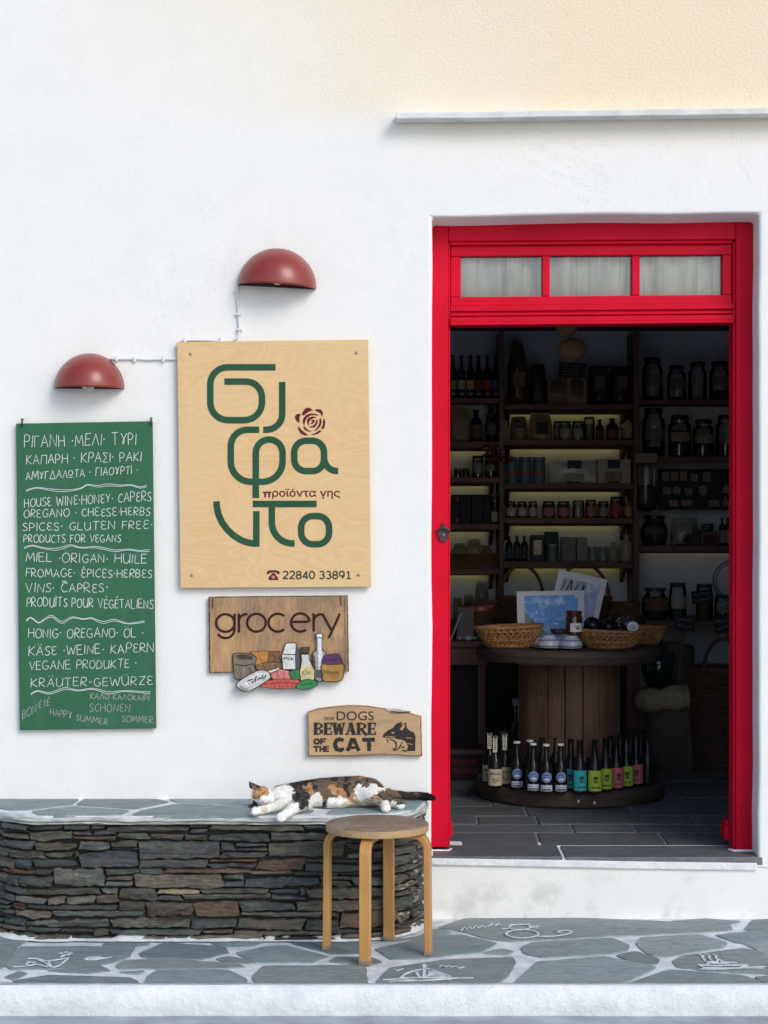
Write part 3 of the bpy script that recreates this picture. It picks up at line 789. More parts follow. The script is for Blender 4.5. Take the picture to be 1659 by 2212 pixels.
mb = MB(); mb.lathe([(1e-5,.416),(rs-.002,.416),(rs,.418),(rs,.437),(rs-.0007,.4394)], 64, (SX, SY, 0)); mb.build("edge_band", M_RIM, st_, smooth=True)
ang = [R(257), R(347), R(77), R(167)]
for a in ang:
    mb = MB(); dx, dy = math.cos(a), math.sin(a); tx, ty = -dy, dx; hw = .0185; th = .022; R_ = .045
    prof = [(.045,.405)]
    ro = .184; cl = [(.05, .405)]
    for k in range(9):
        t = R(90*k/8); cl.append((ro-th/2-R_ + R_*math.sin(t), .405-R_ + R_*math.cos(t)))
    for zz in (.25,.12,.03): cl.append((ro-th/2+.003*(1-zz/.36), zz))
    cl.append((ro-th/2+.004, .0075))
    rows = []
    for i, (r, z) in enumerate(cl):
        p0 = cl[max(i-1,0)]; p1 = cl[min(i+1,len(cl)-1)]; d = Vector((p1[0]-p0[0], p1[1]-p0[1])).normalized(); nn = Vector((-d.y, d.x))
        row = []
        for sgn in (1, -1):
            rr, zz = r+nn.x*th/2*sgn, z+nn.y*th/2*sgn
            for w_ in ((hw, -hw) if sgn == 1 else (-hw, hw)):
                row.append(Vector((SX+dx*rr+tx*w_, SY+dy*rr+ty*w_, min(zz, .4155))))
        rows.append(row)
    for i in range(len(rows)-1): mb.add(rows[i]+rows[i+1], [(k, (k+1) % 4, 4+(k+1) % 4, 4+k) for k in range(4)])
    mb.add(rows[0], [(0,1,2,3)]); mb.add(rows[-1], [(0,1,2,3)])
    lg = mb.build("leg", M_BIRCH, stool, smooth=True, bevel=.0025)
    f = MB(); c = Vector((SX+dx*(ro-th/2+.004), SY+dy*(ro-th/2+.004), 0))
    def pt(r, w_, z): return Vector((c.x+dx*r+tx*w_, c.y+dy*r+ty*w_, z))
    f.hexa([pt(-.0116,-.019,.006), pt(.0116,-.019,.006), pt(.0116,.019,.006), pt(-.0116,.019,.006), pt(-.0116,-.019,.020), pt(.0116,-.019,.020), pt(.0116,.019,.020), pt(-.0116,.019,.020)])
    f.build("foot_cap", pm("scuffed foot", (.30,.21,.13), .9, .3, 60, .2), lg, bevel=.001)

# ================================================================ wall lamps and their cables
def lamp_paint():
    m, nt, bs = base_mat("terracotta red enamel"); v = coords(nt); a = noisetex(nt, v, 9, 4)
    c = mix(nt, (.215,.026,.016), (.28,.038,.022), a); nt.links.new(c, bs.inputs["Base Color"]); bs.inputs["Roughness"].default_value = .36
    bs.inputs["Coat Weight"].default_value = .28; bs.inputs["Coat Roughness"].default_value = .2; bump(nt, bs, noisetex(nt, v, 30, 3), .04, .004); return m
M_LAMP = lamp_paint(); M_INSIDE = pm("lamp inside", (.16,.15,.15), .7)
def wall_lamp(u, vb, ru, h_u, roll, label, bulb):
    k = CAM_D/FOC; c = C(u, vb, 0); r = ru*k; h = h_u*k
    t = thing("wall_lamp", label, "wall lamp", c, "half dome wall lamps")
    def dome(rr, hh, dd, thick):
        m = MB(); nl, nm = 28, 48; rows = []
        for i in range(nl+1):
            th = math.pi/2*i/nl; row = []
            for j in range(nm+1):
                ph = math.pi*j/nm
                row.append(Vector((math.cos(ph)*rr*math.cos(th), -math.sin(ph)*dd*math.cos(th)-.0006, hh*math.sin(th))))
            rows.append(row)
        for a, b in zip(rows, rows[1:]): m.add(a+b, [(j, j+1, nm+1+j+1, nm+1+j) for j in range(nm)])
        rot = Matrix.Rotation(R(roll), 3, 'Y'); m.v = [rot @ p + c for p in m.v]; return m
    sh = dome(r, h, .125, .003).build("lamp_shade", [M_LAMP], t, smooth='all')
    so_ = sh.modifiers.new("t", 'SOLIDIFY'); so_.thickness = .004; so_.offset = -1
    m = MB(); pts = [(math.cos(math.pi*j/24)*r*1.01, math.sin(math.pi*j/24)*h*1.01) for j in range(25)]
    rot = Matrix.Rotation(R(roll), 3, 'Y')
    m.prism([rot @ Vector((x, -.0005, z)) + c for x, z in pts], [rot @ Vector((x, .0, z)) + c + Vector((0,.003,0)) for x, z in pts])
    m.build("back_plate", pm("lamp back plate", (.10,.03,.03), .5), t)
    m = MB(); m.lathe([(.013,.085),(.013,.05),(.012,.042)], 16, (c.x+.002, -.06, c.z-.008)); so2 = m.build("socket", pm("white socket", (.6,.6,.58), .5), t)
    m = MB(); m.ell((c.x+.006, -.06, c.z+.020-bulb), (.026,.026,.030), 18, 10); m.build("bulb", pm("pale bulb glass", (.55,.56,.52), .12, .05, 10, 0), t, smooth='all')
    return t
wall_lamp(597.5, 621, 84.5, 84, 3.2, "larger red half dome wall lamp, the upper one above the plywood sign", -.012)
wall_lamp(193, 840, 75, 76, .6, "smaller red half dome wall lamp above the green chalkboard, bulb just showing", .004)
M_CABLE = pm("painted white cable", (.74,.75,.75), .6, .08, 30, .05)
def cable(name, label, pts, clips, smooth=5):
    t = thing(name, label, "cable", C(*pts[0]), "white cables clipped to the wall")
    m = MB(); P = smoothpath([C(u, v, -.008) for u, v in pts], smooth); P = [p+Vector((.0012*nz(p.x*30, p.z*30), 0, .0012*nz(p.x*30+5, p.z*30))) for p in P]
    m.tube([P[0]+Vector((0,.012,0))]+P+[P[-1]+Vector((0,.012,0))], .0045, 8); m.build("cable_run", M_CABLE, t, smooth='all')
    for u, v, vert in clips:
        p = C(u, v, -.008); m = MB(); w_, h_ = (.010,.0045) if vert else (.0045,.010)
        m.box(p.x-w_, p.x+w_, -.0155, .001, p.z-h_, p.z+h_); m.build("clip", M_CABLE, t, bevel=.002)
cable("lamp_cable", "white cable running level from the smaller red lamp to the plywood sign", [(240,775),(262,775.5),(290,775),(320,776.5),(352,775.5),(372,776),(384,774)], [(252,775,0),(291,776,0),(353,776,0)])
cable("lamp_cable", "white cable bending down from the larger red lamp to the top of the plywood sign", [(512,612),(513,640),(515,680),(517,710),(514,727),(503,735),(488,736.5),(450,735),(410,735),(394,737)], [(512,628,1),(515,679,1),(518,712,1),(477,735.5,0),(400,736,0)])

# ================================================================ green chalkboard
fc = crop(0, 1560, 1.7415); YB = -.026
GLY = {
'A':(.72,[[(0,0),(.36,1),(.72,0)],[(.13,.36),(.6,.4)]]), 'B':(.6,[[(0,0),(0,1),(.4,.97),(.5,.78),(.38,.56),(0,.5)],[(.38,.54),(.58,.3),(.42,.04),(0,0)]]),
'C':(.62,[[(.6,.86),(.4,1),(.12,.82),(0,.45),(.14,.1),(.38,0),(.62,.12)]]), 'D':(.66,[[(0,0),(.02,1),(.4,.9),(.64,.55),(.5,.16),(0,0)]]),
'E':(.55,[[(.53,1),(.02,.98),(0,0),(.55,.02)],[(.02,.52),(.45,.54)]]), 'e':(.55,[[(.52,.92),(.2,1),(.03,.78),(.16,.54),(.42,.54)],[(.16,.54),(0,.26),(.18,0),(.55,.08)]]),
'F':(.52,[[(0,0),(.03,1),(.52,.98)],[(.02,.52),(.42,.54)]]), 'G':(.7,[[(.62,.86),(.38,1),(.1,.8),(0,.42),(.18,.06),(.46,0),(.66,.2),(.66,.42),(.4,.4)]]),
'H':(.66,[[(.02,1),(0,0)],[(.62,1),(.66,0)],[(.02,.5),(.64,.52)]]), 'I':(.1,[[(.06,1),(.03,0)]]), 'K':(.62,[[(.02,1),(0,0)],[(.58,.98),(.03,.46),(.62,0)]]),
'L':(.55,[[(.03,1),(0,.02),(.55,0)]]), 'M':(.9,[[(0,0),(.12,1),(.42,.3),(.74,1),(.9,0)]]), 'N':(.7,[[(0,0),(.04,1),(.62,.04),(.68,1)]]),
'O':(.74,[[(.4,1),(.12,.85),(0,.45),(.16,.06),(.42,0),(.68,.2),(.74,.55),(.6,.9),(.36,1)]]), 'P':(.55,[[(0,0),(.04,1),(.42,.98),(.55,.76),(.4,.5),(.04,.46)]]),
'R':(.6,[[(0,0),(.04,1),(.42,.98),(.54,.76),(.38,.52),(.04,.48),(.6,0)]]), 'S':(.55,[[(.54,.88),(.3,1),(.05,.8),(.22,.54),(.48,.36),(.46,.08),(.2,0),(0,.12)]]),
'T':(.64,[[(0,.98),(.64,1)],[(.33,1),(.3,0)]]), 'U':(.66,[[(0,1),(.02,.3),(.2,0),(.44,.04),(.62,.4),(.62,1)],[(.62,.4),(.66,0)]]), 'V':(.66,[[(0,1),(.32,0),(.66,1)]]),
'W':(.95,[[(0,1),(.22,0),(.48,.75),(.72,0),(.95,1)]]), 'Y':(.62,[[(0,1),(.3,.48)],[(.62,1),(.3,.48),(.24,0)]]), 'y':(.62,[[(0,1),(.36,.42),(.3,.1),(.2,.2),(.3,.46),(.62,1)]]),
'Z':(.62,[[(.02,.96),(.6,1),(.04,.06),(.62,0)]]), 'g':(.52,[[(0,0),(.03,1),(.52,.98)]]), 'd':(.76,[[(0,0),(.4,1),(.76,0),(0,0)]]), 'l':(.72,[[(0,0),(.36,1),(.72,0)]]),
'p':(.68,[[(0,0),(.04,.98),(.66,1),(.68,0)]]), 's':(.62,[[(.62,.98),(.02,1),(.4,.52),(0,.02),(.62,0)]]), 'w':(.66,[[(.36,1),(.08,.85),(.04,.5),(.3,.32),(.6,.5),(.6,.85),(.34,1)],[(.02,.08),(.64,.1)]]),
'.':(.16,[[(.02,.44),(.12,.56)],[(.04,.54),(.12,.46)]]), '-':(.34,[[(.02,.48),(.32,.5)]]), ' ':(.34,[]) }
ACC = {'É':('E','a'),'é':('e','a'),'Ö':('O','d'),'Ä':('A','d'),'Ü':('U','d'),'Ĉ':('C','c'),'Ë':('I','t')}
def chalk_line(mb, text, x0, x1, yl, yr, h, wpx=5.2, r=None, f=fc, Y=YB-.0012):
    r = r or random.Random(hash(text) & 0 | len(text)*31 + ord(text[0])); pos = 0; strokes = []
    for ch in text:
        base, acc = ACC.get(ch, (ch, None)); wd, gl = GLY[base]; sc_ = .92+.16*r.random(); sk = (r.random()-.4)*.14; dy = (r.random()-.5)*.10
        for g in gl: strokes.append([(pos + (x + sk*y)*sc_*.82, y*sc_+dy) for x, y in g])
        c = pos + wd*.41
        if acc == 'a': strokes.append([(c-.02,1.14),(c+.12,1.36)])
        if acc == 't': strokes.append([(c,1.14),(c+.02,1.3)])
        if acc == 'd': strokes += [[(c-.16,1.2),(c-.10,1.26)], [(c+.10,1.2),(c+.16,1.26)]]
        if acc == 'c': strokes.append([(c-.2,1.14),(c,1.3),(c+.22,1.16)])
        pos += wd*.82*sc_ + .17
    W = max(p[0] for s in strokes for p in s)
    for s in strokes:
        pts = [(x0 + p[0]/W*(x1-x0), yl + (yr-yl)*(p[0]/W) - p[1]*h) for p in s]
        P = [C(*f(x, y), Y) for x, y in pts]
        if len(P) > 2 and text: P = smoothpath(P, 3) if len(s) > 4 else P
        k = CAM_D/FOC/1.7661/1.7415; P = [p + Vector((.0006*nz(p.x*90, p.z*90), 0, .0006*nz(p.x*90+9, p.z*90))) for p in P]
        mb.ribbon(P, [wpx*k*(.8+.4*r.random()) for _ in P], (0,-1,0), .0008)
def board_paint():
    m, nt, bs = base_mat("green board paint"); v = coords(nt); a = noisetex(nt, v, 5, 5, .6); b = noisetex(nt, coords(nt, (1,1,.3)), 14, 5, .7)
    c = mix(nt, (.026,.115,.056), (.034,.145,.074), ramp(nt, a, [(.3,0),(.7,1)])); c = mix(nt, c, (.07,.19,.12), ramp(nt, b, [(.5,0),(.85,.55)]))
    nt.links.new(c, bs.inputs["Base Color"]); bs.inputs["Roughness"].default_value = .62; bs.inputs["Specular IOR Level"].default_value = .3; bump(nt, bs, b, .05, .003); return m
M_BOARD = board_paint()
def chalk_mat(name, c):
    m, nt, bs = base_mat(name); v = coords(nt); a = noisetex(nt, v, 420, 3, .7)
    col = mix(nt, (c*.62, c*.72, c*.66), (c, c, c*.98), ramp(nt, a, [(.32,0),(.55,1)])); nt.links.new(col, bs.inputs["Base Color"]); bs.inputs["Roughness"].default_value = .95; return m
M_CHALK = chalk_mat("white chalk", .80); M_CHALKDIM = chalk_mat("rubbed chalk", .44)
cb = thing("chalkboard", "tall green chalkboard handwritten in white chalk in four languages", "chalkboard", C(*fc(575, 2125), 0))
q = [(135,2132),(1040,2121),(1015,82),(110,98)]
mb = MB(); mb.prism([C(*fc(x, y), YB) for x, y in q], [C(*fc(x, y), 0) + Vector((0,-.010,0)) for x, y in q]); mb.build("panel", M_BOARD, cb, bevel=.0015)
LN = [("PIgANH .MElI. TyPI",162,905,258,236,78),("KApAPH . KPAsI. PAKI",175,940,368,346,62),("AMygdAlwTA . gIAOyPTI .",172,915,474,430,52),
("HOUSe WINe.HONeY. CAPeRS",162,1005,655,610,60),("OReGANO . CHeeSe.HeRBS",158,1000,722,706,52),("SPICeS. GLUTeN FRee.",152,1010,812,795,54),("PRODUCTS FOR VeGANS",158,805,888,884,50),
("MIEL .ORIGAN. HUILE",172,975,1014,1028,58),("FROMAGe. éPICeS.HeRBeS",172,1010,1116,1122,54),("VINS. ĈAPReS.",172,715,1218,1218,58),("PRODUËTS POUR VÉGÉTALIENS",178,1020,1312,1326,58),
("HONIG. OREGANO. ÖL .",188,950,1522,1518,60),("KÄSe .WEINE. KAPeRN",190,1020,1640,1616,60)]
LD = [("VEGANE PRODUKTE .",195,905,1736,1718,56),("KRÄUTER-GEWÜRZe",205,1015,1846,1834,56)]
LF = [("KAlO KAlOKAIPI",600,990,1925,1940,38),("SCHÖNeN",595,865,2008,2014,52),("SOMMeR",810,1015,2078,2086,42),("BON",150,240,2058,2012,52),("éTÉ",258,332,1992,1965,42),("HAPPy",332,480,2036,2058,46),("SUMMeR",505,715,2068,2100,40)]
m1, m2 = MB(), MB()
for a in LN: chalk_line(m1, *a, wpx=3.8)
for a in LD: chalk_line(m1, *a, wpx=3.4)
for a in LF: chalk_line(m2, *a, wpx=3.3)
def wavy(mb, pts, dy, wd):
    for k in (0, dy): mb.ribbon([p for p in smoothpath([C(*fc(x, y+k*(1+.5*math.sin(x*.02))), YB-.0012) for x, y in pts], 5)], wd*CAM_D/FOC/1.7661/1.7415, (0,-1,0), .0008)
wavy(m1, [(172,540),(240,522),(320,530),(400,536),(480,535),(540,524),(580,502),(650,508),(720,498),(800,506),(870,504),(930,518),(975,505)], 9, 3.4)
wavy(m1, [(160,920),(215,906),(290,922),(370,926),(430,912),(475,902),(540,920),(640,914),(760,936),(850,932),(930,940),(995,934)], 9, 3.4)
wavy(m1, [(175,1405),(205,1384),(255,1418),(300,1392),(345,1372),(410,1412),(480,1382),(550,1394),(610,1388),(680,1412),(760,1398),(850,1424),(960,1408)], 9, 3.4)
wavy(m1, [(205,1894),(250,1872),(330,1884),(430,1852),(520,1868),(620,1856),(720,1880),(830,1872),(1000,1880)], 9, 3.4)
m1.build("chalk_writing", M_CHALK, cb); m2.build("faint_writing", M_CHALKDIM, cb)
for x, y in ((158,92),(1012,84)):
    m = MB(); p = C(*fc(x, y), 0)
    m.tube([p+Vector((-.002,.004,.012)), p+Vector((-.002,-.030,.012)), p+Vector((0,-.034,.008)), p+Vector((.001,-.034,-.016))], .0028, 6); m.build("hook", M_IRON, cb)
for x, y in ((150,2116),(980,2114)):
    m = MB(); p = C(*fc(x, y), YB); m.ell((p.x, YB-.001, p.z), (.005,.002,.005), 10, 6); m.build("screw", pm("green painted screw", (.03,.10,.055), .6), cb)

# ================================================================ plywood shop sign
fp = crop(650, 1270, 2.0738); YP = -.030
def plywood():
    m, nt, bs = base_mat("varnished birch plywood"); v = coords(nt, (.55,1,1.5)); a = noisetex(nt, v, 3.2, 3, .5, 1.5)
    mul = N(nt, "Math", operation='MULTIPLY'); nt.links.new(a, mul.inputs[0]); mul.inputs[1].default_value = 26; fr = N(nt, "Math", operation='PINGPONG'); nt.links.new(mul.outputs[0], fr.inputs[0]); fr.inputs[1].default_value = 1
    g = noisetex(nt, coords(nt, (.3,1,2)), 50, 5, .7); k = mix(nt, fr.outputs[0], g, .6)
    c = mix(nt, (.69,.455,.22), (.735,.505,.262), ramp(nt, k, [(.3,0),(.7,1)])); c = mix(nt, c, (.77,.555,.31), ramp(nt, noisetex(nt, coords(nt), 3, 3), [(.45,0),(.75,.6)]))
    nt.links.new(c, bs.inputs["Base Color"]); bs.inputs["Roughness"].default_value = .55; bs.inputs["Specular IOR Level"].default_value = .35; bump(nt, bs, g, .05, .002); return m
sign = thing("shop_sign", "large plywood sign with green flowing Greek lettering, a dark red rose and phone number", "sign", C(*fp(820, 2012), 0))
q = [(80,2018),(1588,2008),(1565,55),(55,75)]
mb = MB(); mb.prism([C(*fp(x, y), YP) for x, y in q], [C(*fp(x, y), 0) + Vector((0,-.014,0)) for x, y in q]); mb.build("panel", plywood(), sign, bevel=.001)
M_SGREEN = pm("dark green sign paint", (.018,.080,.040), .6, .15, 15, .06, spec=.25); M_SRED = pm("maroon sign paint", (.13,.008,.016), .6, .15, 15, .06, spec=.25); M_SDK = pm("olive black sign paint", (.020,.032,.018), .5)
KP = CAM_D/FOC/1.7661/2.0738
def P2(f, pts, Y): return [C(*f(x, y), Y) for x, y in pts]
mb = MB(); YS = YP-.0012
def strk(mb, pts, wd=51, closed=False): mb.ribbon(P2(fp, pts, YS), wd*KP, (0,-1,0), .0012, closed)
strk(mb, arcpath([(832,272),(316,272,135),(316,690,140),(725,690,140),(725,385,125),(428,385)]))
strk(mb, arcpath([(885,388),(885,766,125),(735,766)]))
strk(mb, arcpath([(703,766),(478,766,130),(478,1178,160),(888,1178,160),(888,843,106),(676,843,106),(676,1000)])); strk(mb, [(676,960),(676,1306)])
strk(mb, rrect(980,1216,853,1093,92), closed=True)
strk(mb, arcpath([(1216,960),(1222,1092,95),(1328,1092)]))
strk(mb, [(652,1353),(1157,1353)]); strk(mb, arcpath([(803,1376),(803,1666,165),(982,1666)]))
strk(mb, [(x, y) for x, y in [(365,1332),(368,1380),(382,1440),(410,1500),(450,1555),(500,1602),(560,1640),(610,1658),(655,1666),(682,1667)]]); strk(mb, [(680,1410),(680,1691)])
strk(mb, rrect(1035,1256,1449,1672,92), closed=True)
mb.build("lettering", M_SGREEN, sign)
def lay(mb, s, f, x0, x1, y0, y1, Y, off=0.0, t=.001):
    P, F = text2d(s, x0, x1, y0, y1, off); b = len(mb.v); mb.v += [C(*f(x, y), Y) for x, y in P]
    for q in F: mb.face([b+i for i in q])
mb = MB(); lay(mb, "ροϊόντα γης", fp, 806, 1342, 1232, 1312, YP-.0012, .014)
for q_, w_ in (([(733,1262),(798,1260)], 12), ([(750,1262),(750,1300)], 14), ([(782,1262),(782,1300)], 14)): mb.ribbon(P2(fp, q_, YP-.0012), w_*KP, (0,-1,0), .001)
mb.build("tagline", M_SRED, sign)
def el(cx, cy, rx, ry, a0, a1, n=14): return [(cx+rx*math.cos(R(a0+(a1-a0)*i/n)), cy+ry*math.sin(R(a0+(a1-a0)*i/n))) for i in range(n+1)]
DIG = {'2': [el(.34,.70,.30,.27,160,-35)+[(.02,.03)], [(.0,.05),(.66,.05)]], '8': [el(.34,.73,.25,.23,90,450), el(.34,.27,.31,.25,90,450)], '4': [[(.50,0),(.50,.97)], [(.50,.95),(.03,.27)], [(.0,.26),(.68,.26)]],
 '0': [el(.34,.5,.31,.47,90,450,20)], '3': [el(.32,.73,.26,.23,150,-80), el(.32,.27,.31,.25,80,-150)], '9': [el(.34,.66,.30,.31,90,450), el(.12,.55,.52,.52,10,-62,8)], '1': [[(.38,0),(.38,.97)], [(.38,.92),(.14,.80)], [(.12,.04),(.64,.04)]]}
def digits(mb):
    s = "22840 33891"; adv = (1450-890)/(len(s)-.5+.18)
    for i, ch in enumerate(s):
        x0 = 890+adv*(i if i < 6 else i-.5)
        for g in DIG.get(ch, []): mb.ribbon(P2(fp, [(x0+x*adv*1.18, 1946-y*62) for x, y in g], YP-.0012), 10.5*KP, (0,-1,0), .001)
mb = MB(); digits(mb); mb.build("phone_number", M_SDK, sign)
mb = MB()
def poly(mb, f, pts, Y, t=.001): mb.prism(P2(f, pts, Y), P2(f, pts, Y+t))
poly(mb, fp, [(775,1955),(780,1930),(800,1912),(808,1902),(822,1902),(832,1912),(848,1930),(854,1955)], YP-.0010)
poly(mb, fp, [(762,1900),(766,1886),(790,1878),(838,1878),(862,1886),(866,1900),(862,1908),(842,1904),(838,1894),(790,1894),(786,1904),(766,1908)], YP-.0012)
poly(mb, fp, [(800,1904),(800,1896),(808,1896),(808,1904)], YP-.0010); poly(mb, fp, [(822,1904),(822,1896),(830,1896),(830,1904)], YP-.0010)
mb.build("telephone_emblem", M_SRED, sign)
mb = MB(); poly(mb, fp, oval(815,1932,15,12), YP-.0018); mb.build("dial", pm("pink dial", (.55,.2,.2), .6), sign)
# rose: outer petals, inner whorls, wood showing between
mb = MB(); YR = YP-.0010
for q in ([(1042,632),(1062,602),(1088,590),(1112,598),(1128,612),(1100,622),(1062,648),(1045,655)], [(1140,612),(1162,602),(1192,606),(1208,628),(1202,662),(1185,635),(1160,622)],
          [(1215,672),(1226,700),(1222,745),(1205,762),(1192,758),(1206,725),(1208,690)], [(1198,775),(1170,798),(1140,806),(1110,806),(1150,790),(1178,770)],
          [(1092,808),(1062,812),(1030,795),(1010,760),(1015,738),(1035,765),(1062,788)], [(1022,712),(1000,700),(986,675),(988,655),(1005,640),(1032,640),(1022,668)]):
    poly(mb, fp, q, YR)
for q in ([(1050,680),(1072,650),(1110,636),(1150,640),(1178,656),(1150,652),(1112,652),(1080,672),(1066,700),(1060,735),(1048,710)],
          [(1190,672),(1198,705),(1186,742),(1160,768),(1130,778),(1160,750),(1178,715),(1180,680)], [(1066,745),(1088,768),(1120,782),(1090,780),(1060,765),(1050,738)],
          [(1080,690),(1098,668),(1130,660),(1158,670),(1130,676),(1104,690),(1094,715),(1100,735),(1084,720)], [(1165,685),(1164,720),(1142,748),(1112,750),(1095,742),(1128,735),(1148,715),(1152,690)],
          [(1110,700),(1124,684),(1142,690),(1140,708),(1122,722),(1106,718),(1120,708),(1126,698)]):
    poly(mb, fp, q, YR)
mb.build("rose_emblem", M_SRED, sign)
M_SCREW = pm("steel screw", (.30,.27,.22), .4, .2, metal=.7)
for x, y in ((160,168),(1470,158),(170,1918),(1488,1915)):
    m = MB(); p = C(*fp(x, y), YP); m.ell((p.x, YP-.0012, p.z), (.0055,.0022,.0055), 12, 6); m.build("screw", M_SCREW, sign)

# ================================================================ grocery sign
fg = crop(750, 2240, 1.8433); YG = -.022
def burnt(name, c1, c2, c3, seed=0):
    m, nt, bs = base_mat(name); v = coords(nt, (1.6,1,.45)); a = noisetex(nt, v, 9, 5, .65); b = noisetex(nt, coords(nt), 3.6+seed, 4, .6); g = noisetex(nt, coords(nt, (2,1,.3)), 60, 4)
    c = mix(nt, c1, c2, ramp(nt, a, [(.35,0),(.65,1)])); c = mix(nt, c, c3, ramp(nt, b, [(.44,0),(.62,.92)])); c = mix(nt, c, mix(nt, c, (.7,.68,.65), 1, 'MULTIPLY'), ramp(nt, g, [(.4,0),(.7,1)]))
    nt.links.new(c, bs.inputs["Base Color"]); bs.inputs["Roughness"].default_value = .75; bump(nt, bs, g, .15, .003); return m
M_GWOOD = burnt("rustic carved board", (.40,.22,.10), (.56,.34,.165), (.20,.155,.115)); M_CHAR = pm("dark burnt edge", (.07,.042,.03), .8, .4, 30)
gr = thing("grocery_sign", "carved wooden grocery sign with painted food standing out below the word", "sign", C(*fg(575, 600), 0))
q = [(90,602),(1068,592),(1060,62),(85,72)]
mb = MB(); mb.prism(P2(fg, q, YG+.004), P2(fg, q, -.004)); mb.build("board", M_GWOOD, gr, bevel=.002)
mb = MB()
for pts, wd in (([(88,70),(93,604)], 12), ([(85,70),(1062,60)], 9), ([(1060,60),(1068,594)], 10), ([(1012,66),(1014,130)], 16), ([(1042,70),(1046,590)], 6), ([(92,600),(262,598)], 8), ([(110,80),(112,150)], 12)):
    pp = [Vector(p+(0,)) for p in pts]; n_ = 26; pp = [pp[0].lerp(pp[1], i/n_) for i in range(n_+1)]
    mb.ribbon([C(*fg(p.x+2*nz(p.y*.1), p.y), YG+.0034) for p in pp], [wd*CAM_D/FOC/1.7661/1.8433*(.5+.9*abs(nz(p.x*.05, p.y*.05, 2))) for p in pp], (0,-1,0), .001)
mb.build("burnt_edge", M_CHAR, gr)
KG = CAM_D/FOC/1.7661/1.8433; mb = MB(); YL = YG+.0028
def gs(pts, wd=17, closed=False): mb.ribbon(P2(fg, pts, YL), wd*KG, (0,-1,0), .001, closed)
gs(oval(203,252,66,62), closed=False); gs([(268,186),(266,300)]+oval(204,298,62,60,5,150,12))
gs([(297,186),(299,318)]); gs(oval(350,240,52,50,180,278,9))
gs(oval(421,250,66,63)); gs(oval(572,250,66,63,-48,-312,22))
gs([(676,244),(788,243)]); gs([(794,243)]+[(730+65*math.cos(R(a)), 248+64*math.sin(R(a))) for a in range(-8,-311,-12)])
gs([(822,184),(824,312)]); gs(oval(876,240,52,50,180,275,9)); gs([(884,186),(950,306)]); gs([(1008,186),(930,358)])
mb.build("lettering", pm("dark brown stain", (.040,.012,.010), .8, spec=.2), gr)
# painted groceries: a cut-out relief, colours on one carved piece
mb = MB(); depth = [0]
def item(pts, col, lift=0, outline=7, smooth=False, ol=(.02,.018,.016)):
    depth[0] += 1; Y = YG - .001 - depth[0]*.00035 - lift
    c = (sum(p[0] for p in pts)/len(pts), sum(p[1] for p in pts)/len(pts))
    if smooth:
        pp = [Vector((p[0], p[1], 0)) for p in pts]; pp = smoothpath(pp[-1:]+pp+pp[:2], 3)[3:-3]; pts = [(p.x, p.y) for p in pp]
    if outline:
        mb.col = ol; big = []
        for x, y in pts:
            d = math.hypot(x-c[0], y-c[1]) or 1; big.append((x+(x-c[0])/d*outline, y+(y-c[1])/d*outline))
        mb.prism(P2(fg, big, Y+.0002), P2(fg, big, -.004 if lift >= 0 else Y+.001))
    mb.col = col; mb.prism(P2(fg, pts, Y), P2(fg, pts, Y+.0004))
def mark(pts, wd, col): 
    depth[0] += 1; mb.col = col; mb.ribbon(P2(fg, pts, YG-.001-depth[0]*.00035), wd*KG, (0,-1,0), .0004)
K_ = (.02,.018,.016)
item([(380,455),(500,452),(520,470),(512,540),(420,585),(408,490)], (.45,.20,.03)); item([(512,457),(585,455),(574,490),(590,522),(570,548),(500,545)], (.20,.085,.03))
mark([(525,470),(560,500),(530,540)], 8, (.09,.04,.02)); mark([(430,475),(480,560)], 6, (.32,.13,.02))
item([(258,480),(290,467),(350,470),(412,490),(414,520),(402,560),(416,612),(300,645),(268,630),(264,570)], (.19,.15,.115), smooth=True); item([(272,482),(300,472),(360,476),(402,492),(390,510),(300,508)], (.05,.035,.025), outline=0)
mark([(272,545),(340,552),(405,538)], 7, K_); mark([(300,560),(310,630)], 6, (.10,.08,.06)); mark([(370,560),(380,610)], 8, (.09,.07,.05)); mark([(330,560),(340,635)], 10, (.26,.22,.17))
item(oval(535,562,118,32), (.22,.12,.055)); 
for x in (470,510,550,590): mark([(x,545),(x+14,580)], 6, (.10,.05,.02))
item([(602,472),(630,397),(694,395),(722,470),(728,576),(610,576)], (.66,.66,.62)); item([(692,472),(700,400),(722,470),(728,576),(694,576)], (.06,.075,.11), outline=0); mark([(604,472),(692,474)], 6, K_); mark([(630,400),(606,470)], 5, (.4,.4,.4))
item([(820,470),(845,445),(848,345),(880,345),(884,440),(906,475),(902,640),(835,640)], (.30,.31,.31), smooth=True); item([(846,330),(882,330),(884,352),(844,352)], (.75,.75,.72)); item([(851,360),(876,360),(878,440),(888,480),(884,590),(856,590),(856,470)], (.68,.70,.70), outline=0); item([(835,580),(902,580),(900,638),(838,638)], (.07,.08,.08), outline=0)
mark([(825,480),(832,570)], 8, K_)
item([(525,600),(560,582),(600,580),(660,600),(664,640),(600,655),(560,655),(530,635)], (.62,.20,.17), smooth=True); mark([(570,590),(575,640)], 7, (.42,.10,.09)); mark([(610,588),(616,645)], 7, (.42,.10,.09))
item([(655,600),(700,582),(735,588),(748,640),(680,645)], (.02,.20,.05), smooth=True); mark([(690,590),(695,640)], 6, (.01,.10,.03))
item([(738,475),(788,475),(792,515),(826,585),(826,652),(735,655),(728,600),(742,515)], (.62,.50,.24)); item([(742,480),(788,480),(790,512),(806,545),(740,560),(745,512)], (.52,.55,.52), outline=0); item([(740,425),(792,424),(786,460),(748,462)], (.05,.045,.03)); mark([(800,520),(830,522),(830,580)], 8, K_)
